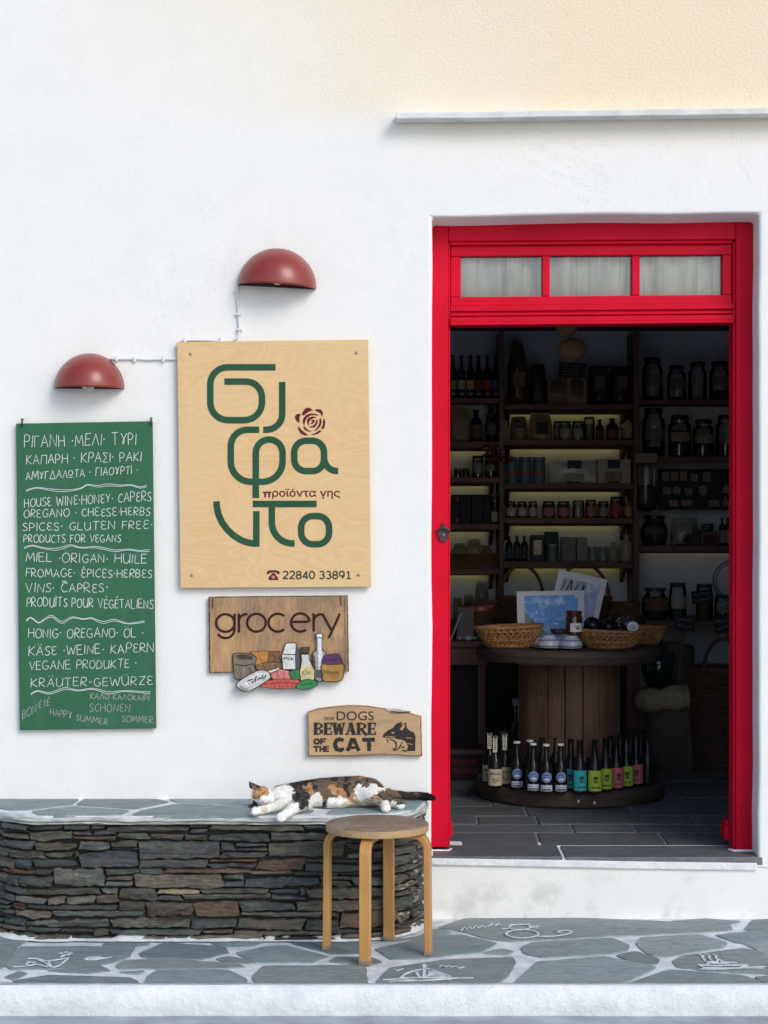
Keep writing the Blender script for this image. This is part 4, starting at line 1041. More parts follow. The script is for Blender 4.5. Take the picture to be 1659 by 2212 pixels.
item([(888,540),(1022,535),(1030,600),(1012,655),(900,658),(888,610)], (.38,.19,.04), smooth=True); item([(893,500),(905,482),(990,472),(1008,492),(1026,528),(1000,540),(900,540),(885,524)], (.085,.02,.09), smooth=True); mark([(900,515),(1015,508)], 7, (.04,.01,.05)); mark([(905,555),(908,640)], 10, (.55,.33,.09))
item([(455,690),(480,668),(560,650),(700,652),(742,680),(690,710),(540,710),(480,702)], (.58,.10,.07), smooth=True)
mark([(470,682),(600,672),(730,678)], 8, (.30,.03,.03))
for x in range(520,700,30): mark([(x,682),(x+8,706)], 5, (.36,.05,.04)); mark([(x+12,655),(x+18,668)], 5, (.36,.05,.04))
item([(705,692),(760,655),(830,660),(845,688),(790,712),(715,714)], (.02,.22,.06), smooth=True); mark([(730,690),(780,680),(825,678)], 6, (.01,.10,.03))
item([(500,592),(545,578),(580,568),(582,576),(520,602)], (.66,.64,.60)); item([(290,672),(430,590),(500,596),(516,625),(505,648),(370,728),(305,715)], (.55,.54,.52), smooth=True); item([(330,668),(430,604),(490,606),(500,630),(470,650),(360,700)], (.70,.70,.68), outline=0)
for i in range(26): 
    x, y = 350+i*5+rnd.random()*14, 668-i*2.0+(rnd.random()-.5)*34
    mark([(x,y),(x+8,y+4)], 8, (.03,.028,.026))
item([(300,690),(365,716),(362,728),(306,716)], (.30,.28,.26), outline=0)
def word(s, x0, x1, y0, y1):
    depth[0] += 1; mb.col = K_; P, F = text2d(s, x0, x1, y0, y1, .004); b = len(mb.v); mb.v += [C(*fg(x, y), YG-.0016-depth[0]*.00035) for x, y in P]
    for q in F: mb.face([b+i for i in q])

for q_ in ([(614,514),(615,490)],[(615,491),(624,504)],[(624,504),(634,490)],[(634,490),(636,514)],[(645,498),(645,514)],[(645,490),(645,493)],[(656,490),(656,514)],[(666,490),(666,514)],[(680,498),(667,506)],[(670,505),(682,514)]): mark(q_, 5, K_)
word("Oil", 744, 800, 585, 615); word("Honey", 902, 1006, 583, 620)
mb.build("painted_groceries", pm("carved painted wood", (.5,.5,.5), .6, .22, 70, .2, 90, attr=True), gr)

# ================================================================ beware of the cat sign
YW = -.024; M_BWOOD = wood("planed pine slice", (.44,.265,.135), (.63,.43,.25), 'X', 5, .65, .15, ring=10)
wn = thing("cat_warning_sign", "small rough edged wooden sign reading beware of the cat, above the sleeping cat", "sign", C(*fg(1180, 1190), 0))
q = [(785,1190),(783,1060),(780,875),(860,850),(960,838),(1060,828),(1200,832),(1290,846),(1330,852),(1345,866),(1368,882),(1500,882),(1540,896),(1580,905),(1583,1060),(1586,1188),(1500,1190),(1420,1182),(1300,1179),(1200,1184),(1100,1190),(940,1188)]
mb = MB(); mb.prism(P2(fg, q, YW), P2(fg, q, -.003)); pan = mb.build("board", M_BWOOD, wn, bevel=.003)
mb = MB(); pe = []
for (ax, ay), (bx, by) in zip(q, q[1:]+q[:1]):
    n_ = max(1, int(math.hypot(bx-ax, by-ay)/14)); pe += [(ax+(bx-ax)*i/n_, ay+(by-ay)*i/n_) for i in range(n_)]
cxm, cym = 1180, 1020
mb.ribbon([C(*fg(x+(cxm-x)*.008+2*nz(x*.05, y*.05), y+(cym-y)*.03), YW-.0004) for x, y in pe], [KG*(4+9*abs(nz(x*.02, y*.02, 4))) for x, y in pe], (0,-1,0), .0004, True); mb.build("burnt_edge", pm("scorched brown edge", (.17,.095,.05), .8, .4, 30), wn)
mb = MB(); mb.prism(P2(fg, [(1338,852),(1420,856),(1505,876),(1495,884),(1368,884)], YW+.003), P2(fg, [(1338,852),(1420,856),(1505,876),(1495,884),(1368,884)], YW+.009)); mb.build("bark_chip", pm("bleached bark", (.50,.46,.40), .9, .25, 40, .3), pan)
mb = MB(); mb.ribbon([C(*fg(x, y), YW-.0008) for x, y in ((1362,874),(1430,880),(1505,876))], 6*KG, (0,-1,0), .0008)
lay(mb, "DOGS", fg, 985, 1246, 873, 937, YW-.0012, .004); lay(mb, "DEAR", fg, 898, 970, 911, 936, YW-.0012, .004)
YT = YW-.0013
def bs(pts, wd, closed=False): mb.ribbon(P2(fg, pts, YT), wd*KG, (0,-1,0), .001, closed)
def slab_letters(s, x, y0, y1, widths, gap):
    for ch, w_ in zip(s, widths):
        T, Bt = y0, y1; l, r = x, x+w_; m = (T+Bt)/2; W = 24
        if ch == 'B': bs([(l+14,T),(l+14,Bt)], W); bs([(l,T+4),(l+w_*.55,T+4),(r-12,T+14),(r-10,m-12),(l+w_*.5,m-2),(l,m-2)], 10); bs([(r-13,T+10),(r-11,m-8)], 16); bs([(l,Bt-4),(l+w_*.55,Bt-4),(r-8,Bt-16),(r-8,m+14),(l+w_*.5,m)], 10); bs([(r-12,m+8),(r-11,Bt-10)], 20)
        if ch == 'E': bs([(l+14,T),(l+14,Bt)], W); bs([(l,T+4),(r,T+4)], 9); bs([(r-5,T),(r-5,T+24)], 9); bs([(l,Bt-4),(r,Bt-4)], 9); bs([(r-5,Bt),(r-5,Bt-24)], 9); bs([(l+14,m),(r-12,m)], 9); bs([(r-14,m-12),(r-14,m+12)], 8)
        if ch == 'W': bs([(l+10,T),(l+w_*.30,Bt)], 24); bs([(l+w_*.32,Bt),(l+w_*.5,T+6)], 10); bs([(l+w_*.5,T+6),(l+w_*.7,Bt)], 24); bs([(l+w_*.72,Bt),(r-8,T)], 10); bs([(l-4,T+4),(l+30,T+4)], 9); bs([(r-24,T+4),(r+2,T+4)], 9)
        if ch == 'A': bs([(l+10,Bt),(l+w_*.46,T)], 10); bs([(l+w_*.46,T),(r-14,Bt)], 26); bs([(l+22,Bt-28),(r-24,Bt-28)], 9); bs([(l-4,Bt-4),(l+26,Bt-4)], 9); bs([(r-34,Bt-4),(r+4,Bt-4)], 9)
        if ch == 'R': bs([(l+14,T),(l+14,Bt)], W); bs([(l,T+4),(l+w_*.5,T+4),(r-14,T+14),(r-12,m-10),(l+w_*.5,m),(l+14,m)], 10); bs([(r-15,T+10),(r-14,m-6)], 18); bs([(l+w_*.45,m),(r-12,Bt-4),(r+2,Bt-4)], 20); bs([(l-4,Bt-4),(l+32,Bt-4)], 9)
        x = r + gap
slab_letters("BEWARE", 824, 953, 1038, (66,60,86,74,72,60), 4)
bs(rrect(828,862,1070,1100,15), 13, True); bs([(876,1063),(876,1106)], 13); bs([(872,1068),(912,1068)], 11); bs([(876,1086),(904,1086)], 10)
bs([(822,1122),(862,1122)], 12); bs([(842,1122),(842,1159)], 12); bs([(870,1116),(870,1159)], 12); bs([(894,1116),(894,1159)], 12); bs([(870,1138),(894,1138)], 10); bs([(908,1116),(908,1159)], 12)
for y in (1121,1138,1155): bs([(904,y),(932,y)], 9)
def jag(pts, wd):
    out = []
    for (x0, y0), (x1, y1) in zip(pts, pts[1:]):
        n_ = max(2, int(math.hypot(x1-x0, y1-y0)/7))
        for i in range(n_): out.append((x0+(x1-x0)*i/n_, y0+(y1-y0)*i/n_))
    out.append(pts[-1]); mb.ribbon(P2(fg, out, YT), [wd*KG*(.72+.56*rnd.random()) for _ in out], (0,-1,0), .001)
jag([(1034,1078),(1010,1068),(982,1078),(972,1108),(984,1138),(1010,1146),(1036,1136)], 26)
jag([(1062,1152),(1097,1062)], 26); jag([(1102,1062),(1142,1152)], 26); jag([(1078,1128),(1130,1128)], 16)
jag([(1164,1072),(1254,1072)], 26); jag([(1212,1072),(1214,1152)], 28)
# snarling cat head, looking left
for q in ([(1308,1048),(1318,1030),(1345,1008),(1385,986),(1402,962),(1420,955),(1445,945),(1440,968),(1475,949),(1478,990),(1500,1010),(1530,1022),(1540,1050),(1538,1150),(1530,1152),(1478,1150),(1488,1120),(1470,1085),(1440,1072),(1400,1066),(1370,1058),(1345,1062),(1320,1060)],
          [(1338,1066),(1346,1072),(1350,1095),(1338,1080)], [(1372,1128),(1384,1146),(1398,1150),(1396,1140),(1382,1134)]):
    mb.prism(P2(fg, q, YW-.0012), P2(fg, q, YW+.001))
bs([(1358,1068),(1385,1078),(1404,1098),(1404,1122),(1392,1142)], 8); bs([(1398,1148),(1425,1130),(1440,1104),(1445,1090)], 8); bs([(1440,1120),(1452,1130),(1462,1118)], 8); bs([(1445,1150),(1482,1152)], 8)
mb.build("lettering", pm("burnt black print", (.022,.017,.014), .75, .3, 50), wn)
mb = MB()
for q in ([(1370,1022),(1392,1018),(1386,1030),(1374,1030)], [(1428,1000),(1452,968),(1466,962),(1462,985),(1446,1008)], [(1395,1072),(1435,1082),(1440,1098),(1420,1120),(1408,1118),(1410,1095)]):
    mb.prism(P2(fg, q, YW-.0018), P2(fg, q, YW-.0010))
for pts in ([(1322,1056),(1360,1050),(1400,1056)], [(1470,1060),(1515,1062)], [(1480,1100),(1520,1106)]): mb.ribbon(P2(fg, pts, YW-.0018), 4*KG, (0,-1,0), .0006)
mb.build("cat_highlights", pm("bare carved pine", (.50,.33,.19), .75), wn)
# ================================================================ the sleeping calico cat
fcat = crop(850, 2880, 1.8433)
def K(x, y, Y): return C(*fcat(x, y), Y)
cat = thing("cat", "calico cat with brown, orange and white patches asleep on its side on the stone bench", "cat", K(700, 370, -.17))
parts_ = []
def blob(c, r, rot=None):
    m = MB(); m.ell((0,0,0), r, 20, 12)
    if rot: M_ = rot; m.v = [M_ @ p for p in m.v]
    m.v = [p + Vector(c) for p in m.v]; parts_.append(m)
def chain(pts, flat=1.0):            # tapering limb through (x, y, Y, radius)
    P = [(K(x, y, Y), r) for x, y, Y, r in pts]; Q = []
    for (a, ra), (b, rb) in zip(P, P[1:]):
        n_ = max(2, int((b-a).length/.006))
        for i in range(n_): t = i/n_; Q.append((a.lerp(b, t), ra+(rb-ra)*t))
    Q.append(P[-1]); m = MB()
    m.tube([q for q, r in Q], [r for q, r in Q], 14); parts_.append(m)
    for q, r in (Q[0], Q[-1]): blob(q, (r, r, r))
def torso(pts):                      # ellipsoid sections: (x, y, Y, vertical r, depth r)
    for (x0,y0,Y0,a0,b0), (x1,y1,Y1,a1,b1) in zip(pts, pts[1:]):
        for i in range(5):
            t = i/5; blob(K(x0+(x1-x0)*t, y0+(y1-y0)*t, Y0+(Y1-Y0)*t), (max(a0+(a1-a0)*t, .034), b0+(b1-b0)*t, a0+(a1-a0)*t))
torso([(360,300,-.19,.030,.036),(400,285,-.185,.036,.050),(480,285,-.17,.044,.066),(580,275,-.165,.048,.074),(700,266,-.16,.052,.078),(830,262,-.16,.055,.080),(950,258,-.16,.056,.078),(1030,262,-.16,.051,.070),(1085,280,-.155,.038,.052)])
blob(K(790,325,-.205), (.075,.040,.026)); blob(K(470,330,-.215), (.040,.035,.028))
blob(K(1000,285,-.205), (.050,.040,.038))                       # haunch
# head: crown to the left, muzzle turned to the viewer and down to the right
blob(K(270,290,-.200), (.036,.036,.037)); blob(K(285,300,-.212), (.031,.034,.031)); blob(K(320,318,-.205), (.030,.034,.030))
blob(K(302,326,-.238), (.0165,.0145,.0150)); blob(K(286,336,-.241), (.011,.010,.010)); blob(K(318,312,-.238), (.012,.010,.012)); blob(K(322,338,-.228), (.013,.014,.011))
blob(K(272,304,-.236), (.012,.009,.012))
def ear(b0, b1, tip, Yb, Yt):
    m = MB(); A, B_, T = K(*b0, Yb), K(*b1, Yb), K(*tip, Yt); c = (A+B_)/2; d = (B_-A)/2; th = Vector((0,.010,0))
    base = [c + d*math.cos(a) + th*math.sin(a) for a in [2*math.pi*i/14 for i in range(14)]]; rows = []
    for t in (0,.3,.6,.85,1.0): rows.append([p.lerp(T, t) + (p-c).normalized()*.0035*math.sin(t*3.1) if t < 1 else T + (p-c)*.10 for p in base])
    for a, b in zip(rows, rows[1:]): m.add(a+b, [(i, (i+1) % 14, 14+(i+1) % 14, 14+i) for i in range(14)])
    m.add(rows[0], [tuple(range(14))]); m.add(rows[-1], [tuple(range(14))]); parts_.append(m)
ear((205,262),(282,232),(180,184),-.198,-.188); ear((218,340),(258,372),(170,368),-.205,-.205)
chain([(450,335,-.215,.028),(390,360,-.27,.021),(330,376,-.33,.0165),(280,387,-.36,.0152),(238,396,-.374,.0150)]); blob(K(226,398,-.378), (.0175,.018,.0150))
chain([(570,325,-.205,.036),(545,345,-.28,.028),(503,374,-.365,.0205),(455,408,-.402,.0178),(420,433,-.414,.0178)]); blob(K(410,441,-.418), (.0185,.0165,.0175))
chain([(1010,275,-.215,.036),(1075,292,-.245,.029),(1115,318,-.265,.0215),(1138,345,-.288,.0175),(1146,368,-.305,.0160)]); blob(K(1147,375,-.312), (.0175,.018,.0155))
chain([(1080,300,-.19,.030),(1150,326,-.21,.020),(1200,340,-.228,.0160),(1240,354,-.240,.0148)]); blob(K(1247,358,-.246), (.0175,.0175,.0145))
chain([(1070,255,-.12,.030),(1130,262,-.095,.021),(1200,276,-.07,.0165),(1290,287,-.052,.0152),(1380,287,-.046,.0150),(1440,294,-.043,.0145),(1474,302,-.040,.0115)])
for px, py, Y in ((213,405,-.390),(225,409,-.393),(239,409,-.390),(396,453,-.430),(409,458,-.432),(422,455,-.430),(1136,386,-.322),(1147,389,-.325),(1158,386,-.322),(1258,364,-.252),(1249,369,-.256)):
    blob(K(px, py, Y), (.0062,.0062,.0068))
raw = MB()
for m in parts_: raw.add(m.v, m.f)
me = bpy.data.meshes.new("cat_raw"); me.from_pydata([tuple(p) for p in raw.v], [], raw.f)
bm = bmesh.new(); bm.from_mesh(me); bmesh.ops.recalc_face_normals(bm, faces=bm.faces); bm.to_mesh(me); bm.free()
ob = bpy.data.objects.new("cat_raw", me); COL.objects.link(ob)
m = ob.modifiers.new("r", 'REMESH'); m.mode = 'VOXEL'; m.voxel_size = .0030
m = ob.modifiers.new("s", 'SMOOTH'); m.factor = .5; m.iterations = 5
dg = bpy.context.evaluated_depsgraph_get(); dg.update()
body_me = bpy.data.meshes.new_from_object(ob.evaluated_get(dg)); bpy.data.objects.remove(ob)
o0 = Vector(cat.location)
def uncrop(p):
    d = CAM_D+p.y; u = p.x*FOC/d+829.5; v = 1106-(p.z-EYE)*FOC/d
    return (u*1.7661-850)*1.8433, (v*1.7661-2880)*1.8433
DKB, TAB, ORG, WHT, CRM, GRY, PNK = (.038,.032,.028), (.165,.118,.078), (.50,.275,.13), (.86,.84,.79), (.66,.55,.42), (.075,.066,.058), (.55,.26,.22)
PATCH = [  # cx, cy, rx, ry, colour: the coat as the photograph shows it
 (750,185,400,80,GRY),(520,255,95,120,DKB),(545,325,70,62,DKB),(700,300,52,80,GRY),(650,335,46,80,WHT),(640,385,40,36,WHT),
 (795,268,72,50,ORG),(752,300,34,36,TAB),(612,236,38,30,ORG),(840,335,92,42,WHT),(895,255,36,62,GRY),(905,292,24,36,ORG),(1010,190,115,42,GRY),(965,163,26,11,ORG),(832,182,26,15,TAB),(892,184,16,15,TAB),
 (1035,248,100,42,WHT),(965,280,42,40,WHT),(1000,342,120,26,CRM),(900,348,50,26,CRM),(1085,300,66,30,ORG),(1125,315,35,35,ORG),(412,300,84,100,WHT),(350,300,60,70,WHT),
 (375,212,66,15,GRY),(275,245,52,40,ORG),(245,275,34,38,ORG),(300,268,26,18,ORG),(300,330,50,46,WHT),(256,328,22,22,WHT),(190,360,42,40,DKB),(222,352,22,30,DKB),(215,205,48,42,GRY),
 (350,385,90,34,WHT),(292,384,26,22,CRM),(235,396,34,34,WHT),(480,400,110,60,WHT),(555,352,34,26,DKB),(1146,370,40,36,WHT),(1225,350,70,32,WHT),(1290,280,190,60,GRY),(1180,270,60,40,TAB),(1450,300,75,50,(.010,.009,.009)),(1330,285,16,60,DKB),(1270,280,12,60,DKB)]
def cat_col(p):
    x, y = uncrop(p); far = min(1, max(0, (x-340)/120)); x += (10+26*far)*nz(p.x*38, p.y*38, p.z*38)+(6+10*far)*nz(p.x*120, p.y*120, p.z*120); y += (10+22*far)*nz(p.x*38+7, p.y*38, p.z*38)+(6+8*far)*nz(p.x*120+3, p.y*120, p.z*120)
    c = WHT
    for cx, cy, rx, ry, k in PATCH:
        if ((x-cx)/rx)**2 + ((y-cy)/ry)**2 < 1: c = k
    if c is GRY or c is DKB:
        s = nz(p.x*34+2*nz(p.x*22,p.z*22), p.y*10, p.z*20+9) + .5*nz(p.x*90, p.y*60, p.z*60)
        if s > .05: c = TAB if c is GRY else GRY
        elif s < -.12: c = DKB
    if c is ORG:
        st = math.sin(x*.13 - y*.16) if x > 1000 else nz(p.x*70, p.z*70, 4)*1.2
        if st > .35: c = (.30,.13,.05)
        if st < -.6: c = CRM
    j = 1 + .28*nz(p.x*240, p.y*240, p.z*240) + .12*nz(p.x*80, p.y*80, p.z*80)
    return tuple(max(0, a*j) for a in c)
vc = [cat_col(v.co) for v in body_me.vertices]
for v in body_me.vertices: v.co = v.co - o0
ca = body_me.color_attributes.new("Col", 'FLOAT_COLOR', 'POINT'); buf = []
for c in vc: buf += [c[0], c[1], c[2], 1]
ca.data.foreach_set("color", buf); body_me.polygons.foreach_set("use_smooth", [True]*len(body_me.polygons))
M_FUR = pm("cat fur", (.5,.5,.5), .9, .14, 90, .5, 260, attr=True, spec=.15, bdist=.002); body_me.materials.clear(); body_me.materials.append(M_FUR)
body = link("body", body_me, cat)
# short coat: fine hairs laid towards the tail
fur = MB(); rf = random.Random(3); vn = [v.normal.copy() for v in body_me.vertices]; vco = [v.co + o0 for v in body_me.vertices]
for i in range(len(vco)):
    if rf.random() > .8: continue
    p, n_ = vco[i], vn[i]; x, y = uncrop(p)
    if n_.z < -.6: continue
    flow = Vector((.8, -.1, -.25)) if x > 330 else Vector((.55, -.2, .1))
    if y > 360 and x < 600: flow = Vector((-.7, -.3, -.3))
    t = (flow - n_*flow.dot(n_) + Vector((rf.gauss(0,.2), rf.gauss(0,.2), rf.gauss(0,.2)))).normalized()
    head = x < 345; paw = (y > 380 and x < 460) or (y > 355 and x > 1100)
    L = (.0032 if head or paw else .0085)*(.6+.8*rf.random()); d = (t*.95 + n_*(.26 if not head else .16)).normalized()
    w_ = d.cross(n_); w_ = w_.normalized()*.00055 if w_.length > 1e-4 else Vector((.0006,0,0))
    c = vc[i]; k = .85+.35*rf.random(); fur.col = tuple(a*k for a in c)
    q = p - n_*.0006; fur.add([q-w_, q+w_, q+d*L], [(0,1,2)])
fur.build("fur", M_FUR, body, fixn=False)
# face: closed eyes, nose, mouth
M_EYE = pm("closed eye line", (.02,.014,.012), .7)
def skin_pt(x, y, lift=.0012):       # point of the head surface in front of this measured place
    o = Vector((0,-CAM_D,EYE)); d = (K(x, y, -.2)-o).normalized()
    h = bvh.ray_cast(o - o0, d); return (h[0] + o0 - d*lift) if h[0] else K(x, y, -.24)
from mathutils.bvhtree import BVHTree
bmx = bmesh.new(); bmx.from_mesh(body_me); bvh = BVHTree.FromBMesh(bmx)
mb = MB(); mb.tube([skin_pt(x, y) for x, y in ((249,286),(256,296),(258,308),(252,318))], [.0008,.0014,.0014,.0008], 6); mb.build("eyelid", M_EYE, body)
mb = MB(); mb.tube([skin_pt(x, y) for x, y in ((272,272),(284,270),(296,263),(304,255))], [.0008,.0014,.0014,.0008], 6); mb.build("eyelid", M_EYE, body)
mb = MB(); q = skin_pt(282, 333, -.001); mb.ell(q, (.0048,.003,.0042), 12, 8); mb.build("nose", pm("pink nose", PNK, .6, .1), body, smooth='all')
mb = MB(); mb.tube([skin_pt(x, y, .0008) for x, y in ((288,338),(300,342),(312,338),(322,328))], [.0006,.0010,.0010,.0006], 6); mb.tube([skin_pt(x, y, .0008) for x, y in ((298,342),(304,352),(312,356))], [.0008,.0009,.0005], 6); mb.build("mouth", pm("mouth line", (.25,.10,.08), .7), body)
mb = MB()
for y0, x1, y1 in ((330,262,372),(336,280,380),(322,350,352),(316,356,330)):
    a = skin_pt(298, y0, .001); b = K(x1, y1, -.275); mb.tube([a, a.lerp(b, .5)+Vector((0,-.004,.002)), b], [.0004,.0003,.0001], 4)
mb.build("whiskers", pm("white whisker", (.8,.8,.78), .5), body)
mb = MB(); T = [(204,252),(262,234),(188,194)]
mb.prism([skin_pt(x, y, .0006) if bvh.ray_cast(Vector((0,-CAM_D,EYE))-o0, (K(x,y,-.2)-Vector((0,-CAM_D,EYE))).normalized())[0] else K(x, y, -.2) for x, y in ((212,246),(246,236),(194,200))], [K(x, y, -.196) for x, y in ((212,246),(246,236),(194,200))])
mb.build("inner_ear", pm("inner ear skin", (.30,.17,.13), .8), body); bmx.free()
# ================================================================ inside the shop: shelving
SY0, SY1 = 2.95, 3.212; DF = CAM_D + SY0; DI = CAM_D + 3.05      # shelf front, item distance
def Z_(v, d=DF): return EYE - (v-1106)*d/FOC
def X_(u, d=DF): return (u-829.5)*d/FOC
UP = [(X_(1078), X_(1088)), (X_(1368.5), X_(1380.5))]
XL, XR = -.10, 2.55
M_LED = bpy.data.materials.new("warm strip light"); M_LED.use_nodes = True; nt = M_LED.node_tree; nt.nodes.clear()
em = N(nt, "Emission"); em.inputs[0].default_value = (.95,.84,.24,1); em.inputs[1].default_value = LEDS; ou = N(nt, "OutputMaterial"); nt.links.new(em.outputs[0], ou.inputs[0])
M_LEDFILL = M_LED.copy(); M_LEDFILL.name = "added dim fill strip"; M_LEDFILL.node_tree.nodes['Emission'].inputs[1].default_value = LEDS*.5; M_LEDFILL.node_tree.nodes['Emission'].inputs[0].default_value = (1,.82,.55,1)  # weaker strip added to brighten the dark right bay
ROWS = {'left': [860,954,1031,1132,1228], 'mid': [873,950,1044,1119,1213], 'right': [864,986,1179]}
THK = {860:11,954:14,1031:12,1132:12,1228:13,873:11,950:12,1044:12,1119:12,1213:15,864:9,986:13,1179:13}
BAY = {'left': (XL, UP[0][0]-.001), 'mid': (UP[0][1]+.001, UP[1][0]-.001), 'right': (UP[1][1]+.001, XR)}
names = {'left': "dark brown wooden wall shelves of the narrow bay at the left of the doorway view", 'mid': "dark brown wooden wall shelves of the middle bay, lit by strip lights", 'right': "dark brown wooden wall shelves of the right bay holding big glass jars"}
UNIT = {}
for bay in ('left','mid','right'):
    x0, x1 = BAY[bay]; t = thing("wall_shelves", names[bay], "shelves", ((x0+x1)/2, 3.2, Z_(1330)), "wall shelving bays"); UNIT[bay] = t
    for v in ROWS[bay]:
        zt, zb = Z_(v), Z_(v+THK[v]); m = MB(); m.box(x0, x1, SY0+.016, SY1, zt-.022, zt); m.box(x0, x1, SY0, SY0+.0155, zb, zt+.0005); m.build("shelf_board", M_DARKWOOD, t, bevel=.002)
        if bay != 'right':
            for xx in ((x0+.03, x1-.03) if bay == 'mid' else (x1-.03,)):
                b_ = MB(); b_.prism([(xx-.010, SY0+.04, zt-.0225),(xx-.010, SY1-.002, zt-.0225),(xx-.010, SY1-.002, zt-.12),(xx-.010, SY1-.03, zt-.10)], [(xx+.010, SY0+.04, zt-.0225),(xx+.010, SY1-.002, zt-.0225),(xx+.010, SY1-.002, zt-.12),(xx+.010, SY1-.03, zt-.10)]); b_.build("bracket", M_UPWOOD, t)
    lit = {'left': (954,1031,1132,1228), 'mid': (873,950,1044,1119,1213), 'right': (1179,)}[bay]
    for v in lit:
        m = MB(); a = x0 if bay != 'left' else max(x0, .05); m.box(a+.05, x1-.05, SY1-.030, SY1-.018, Z_(v)-.0300, Z_(v)-.0224); m.build("strip_light", M_LED if bay != 'right' else M_LEDFILL, t); m = MB(); m.box(a+.03, x1-.03, SY1-.048, SY1-.038, Z_(v)-.0440, Z_(v)-.0222); m.build("strip_baffle", M_DARKWOOD, t)  # right bay's strip is an added fill; dark baffle added to hide the strip and keep its glow on the wall
for k, t in ((0,'left'),(1,'right')):
    a, b = UP[k]; m = MB(); m.box(a, b, SY0-.012, SY1, FZ, 2.44); m.build("upright", M_UPWOOD, UNIT[t], bevel=.003)

# ---------------- generic goods
CACHE = {}
def mesh_part(key, fn, mat, name, parent, smooth=False, bevel=0):
    """parts of like goods share one mesh; built round the origin"""
    if key not in CACHE:
        m = fn(); o = m.build(name, mat, parent, smooth=smooth, origin=(0,0,0)); CACHE[key] = o.data
        if bevel:
            md = o.modifiers.new("edge", 'BEVEL'); md.width = bevel; md.segments = 2; md.limit_method = 'ANGLE'; md.angle_limit = R(35)
        return o
    o = bpy.data.objects.new(name, CACHE[key]); COL.objects.link(o); o.parent = parent
    if bevel:
        md = o.modifiers.new("edge", 'BEVEL'); md.width = bevel; md.segments = 2; md.limit_method = 'ANGLE'; md.angle_limit = R(35)
    return o
def cmat(pref, c, rough=.5, var=.15, **k): return pm("%s %.3f %.3f %.3f" % ((pref,)+tuple(c)), c, rough, var, 25, .08, **k)
JARG = glass("jar glass", (.86,.88,.86), 0, .04); BAGG = glass("clear bag film", (.80,.80,.78), 0, .22)
def lathe(prof, seg=20, a0=0, a1=2*math.pi): return MB().lathe(prof, seg, (0,0,0), 1, 1, a0, a1)
def jar(w, h, lid, cont, fill, lab, tgt, shape='straight', labh=(.30,.62)):
    r = w/2*.98; rn = r*(.74 if shape != 'straight' else .86); sh = .80 if shape != 'straight' else .86
    k = (round(w,3), round(h,3), shape)
    if shape == 'round': prof = [(r*.62,0),(r*.85,h*.06),(r,h*.32),(r*.98,h*.55),(r*.8,h*.74),(rn*.9,h*.82),(rn*.9,h*.90)]
    else: prof = [(r*.9,0),(r,h*.03),(r,h*(sh-.10)),(r*.95,h*(sh-.03)),(rn,h*(sh+.03)),(rn,h*.90)]
    mesh_part(('jb',)+k, lambda: lathe(prof, 24), JARG, "glass_body", tgt, True)
    mesh_part(('jl',)+k, lambda: lathe([(rn*1.04,h*.885),(rn*1.08,h*.90),(rn*1.08,h*.985),(rn*1.02,h),(1e-5,h)], 24), cmat("lid", lid, .35), "lid", tgt, True)
    if cont:
        def inner():
            top = h*fill; q = [(max(a-.003,.001), z) for a, z in prof if z < top]; q[0] = (q[0][0], .003); q.append((q[-1][0], top)); q.append((1e-5, top)); return lathe(q, 20)
        mesh_part(('jc',)+k+(fill,)+tuple(cont), inner, pm("goods %.3f %.3f %.3f" % tuple(cont), cont, .8, .5, 90, .5, 120), "contents", tgt, True)
    if lab: mesh_part(('jp',)+k+tuple(lab)+labh, lambda: lathe([(r*1.012,h*labh[0]),(r*1.012,h*labh[1])], 14, R(212), R(328)), cmat("paper", lab, .8, .22), "label", tgt, True)
def bottle(w, h, col, cap, lab, tgt, shape='beer', labh=(.12,.40), capname="cap"):
    r = w/2; k = (round(w,3), round(h,3), shape)
    P = {'beer': [(r*.86,0),(r,h*.02),(r,h*.47),(r*.92,h*.54),(r*.62,h*.62),(r*.46,h*.70),(r*.40,h*.94),(r*.46,h*.95),(r*.46,h*.985)],
         'wine': [(r*.9,0),(r,h*.015),(r,h*.58),(r*.9,h*.65),(r*.5,h*.72),(r*.40,h*.76),(r*.38,h*.93),(r*.44,h*.94),(r*.44,h*.98)],
         'squat': [(r*.92,0),(r,h*.03),(r,h*.56),(r*.8,h*.66),(r*.42,h*.72),(r*.40,h*.84),(r*.48,h*.85),(r*.48,h*.88)],
         'oil': [(r*.9,0),(r,h*.02),(r,h*.62),(r*.75,h*.70),(r*.40,h*.76),(r*.40,h*.94)]}[shape]
    mesh_part(('bb',)+k+tuple(col), lambda: lathe(P+[(1e-5,P[-1][1])], 22), pm("bottle glass %.3f %.3f %.3f" % tuple(col), col, .14, .1, 10, 0, spec=.28), "glass_body", tgt, True)
    if cap:
        rc, zc = P[-1][0]*1.12, P[-1][1]; hc = h*.06 if shape != 'squat' else h*.14
        mesh_part(('bc',)+k+tuple(cap)+(capname,), lambda: lathe([(rc,zc-h*.02),(rc*1.05,zc),(rc,zc+hc*.35),(1e-5,zc+hc*.35)], 18), cmat("cap", cap, .4), capname, tgt, True)
    if lab: mesh_part(('bl',)+k+tuple(lab)+labh, lambda: lathe([(r*1.02,h*labh[0]),(r*1.02,h*labh[1])], 16, R(196), R(344)), cmat("paper", lab, .7, .14), "label", tgt, True)
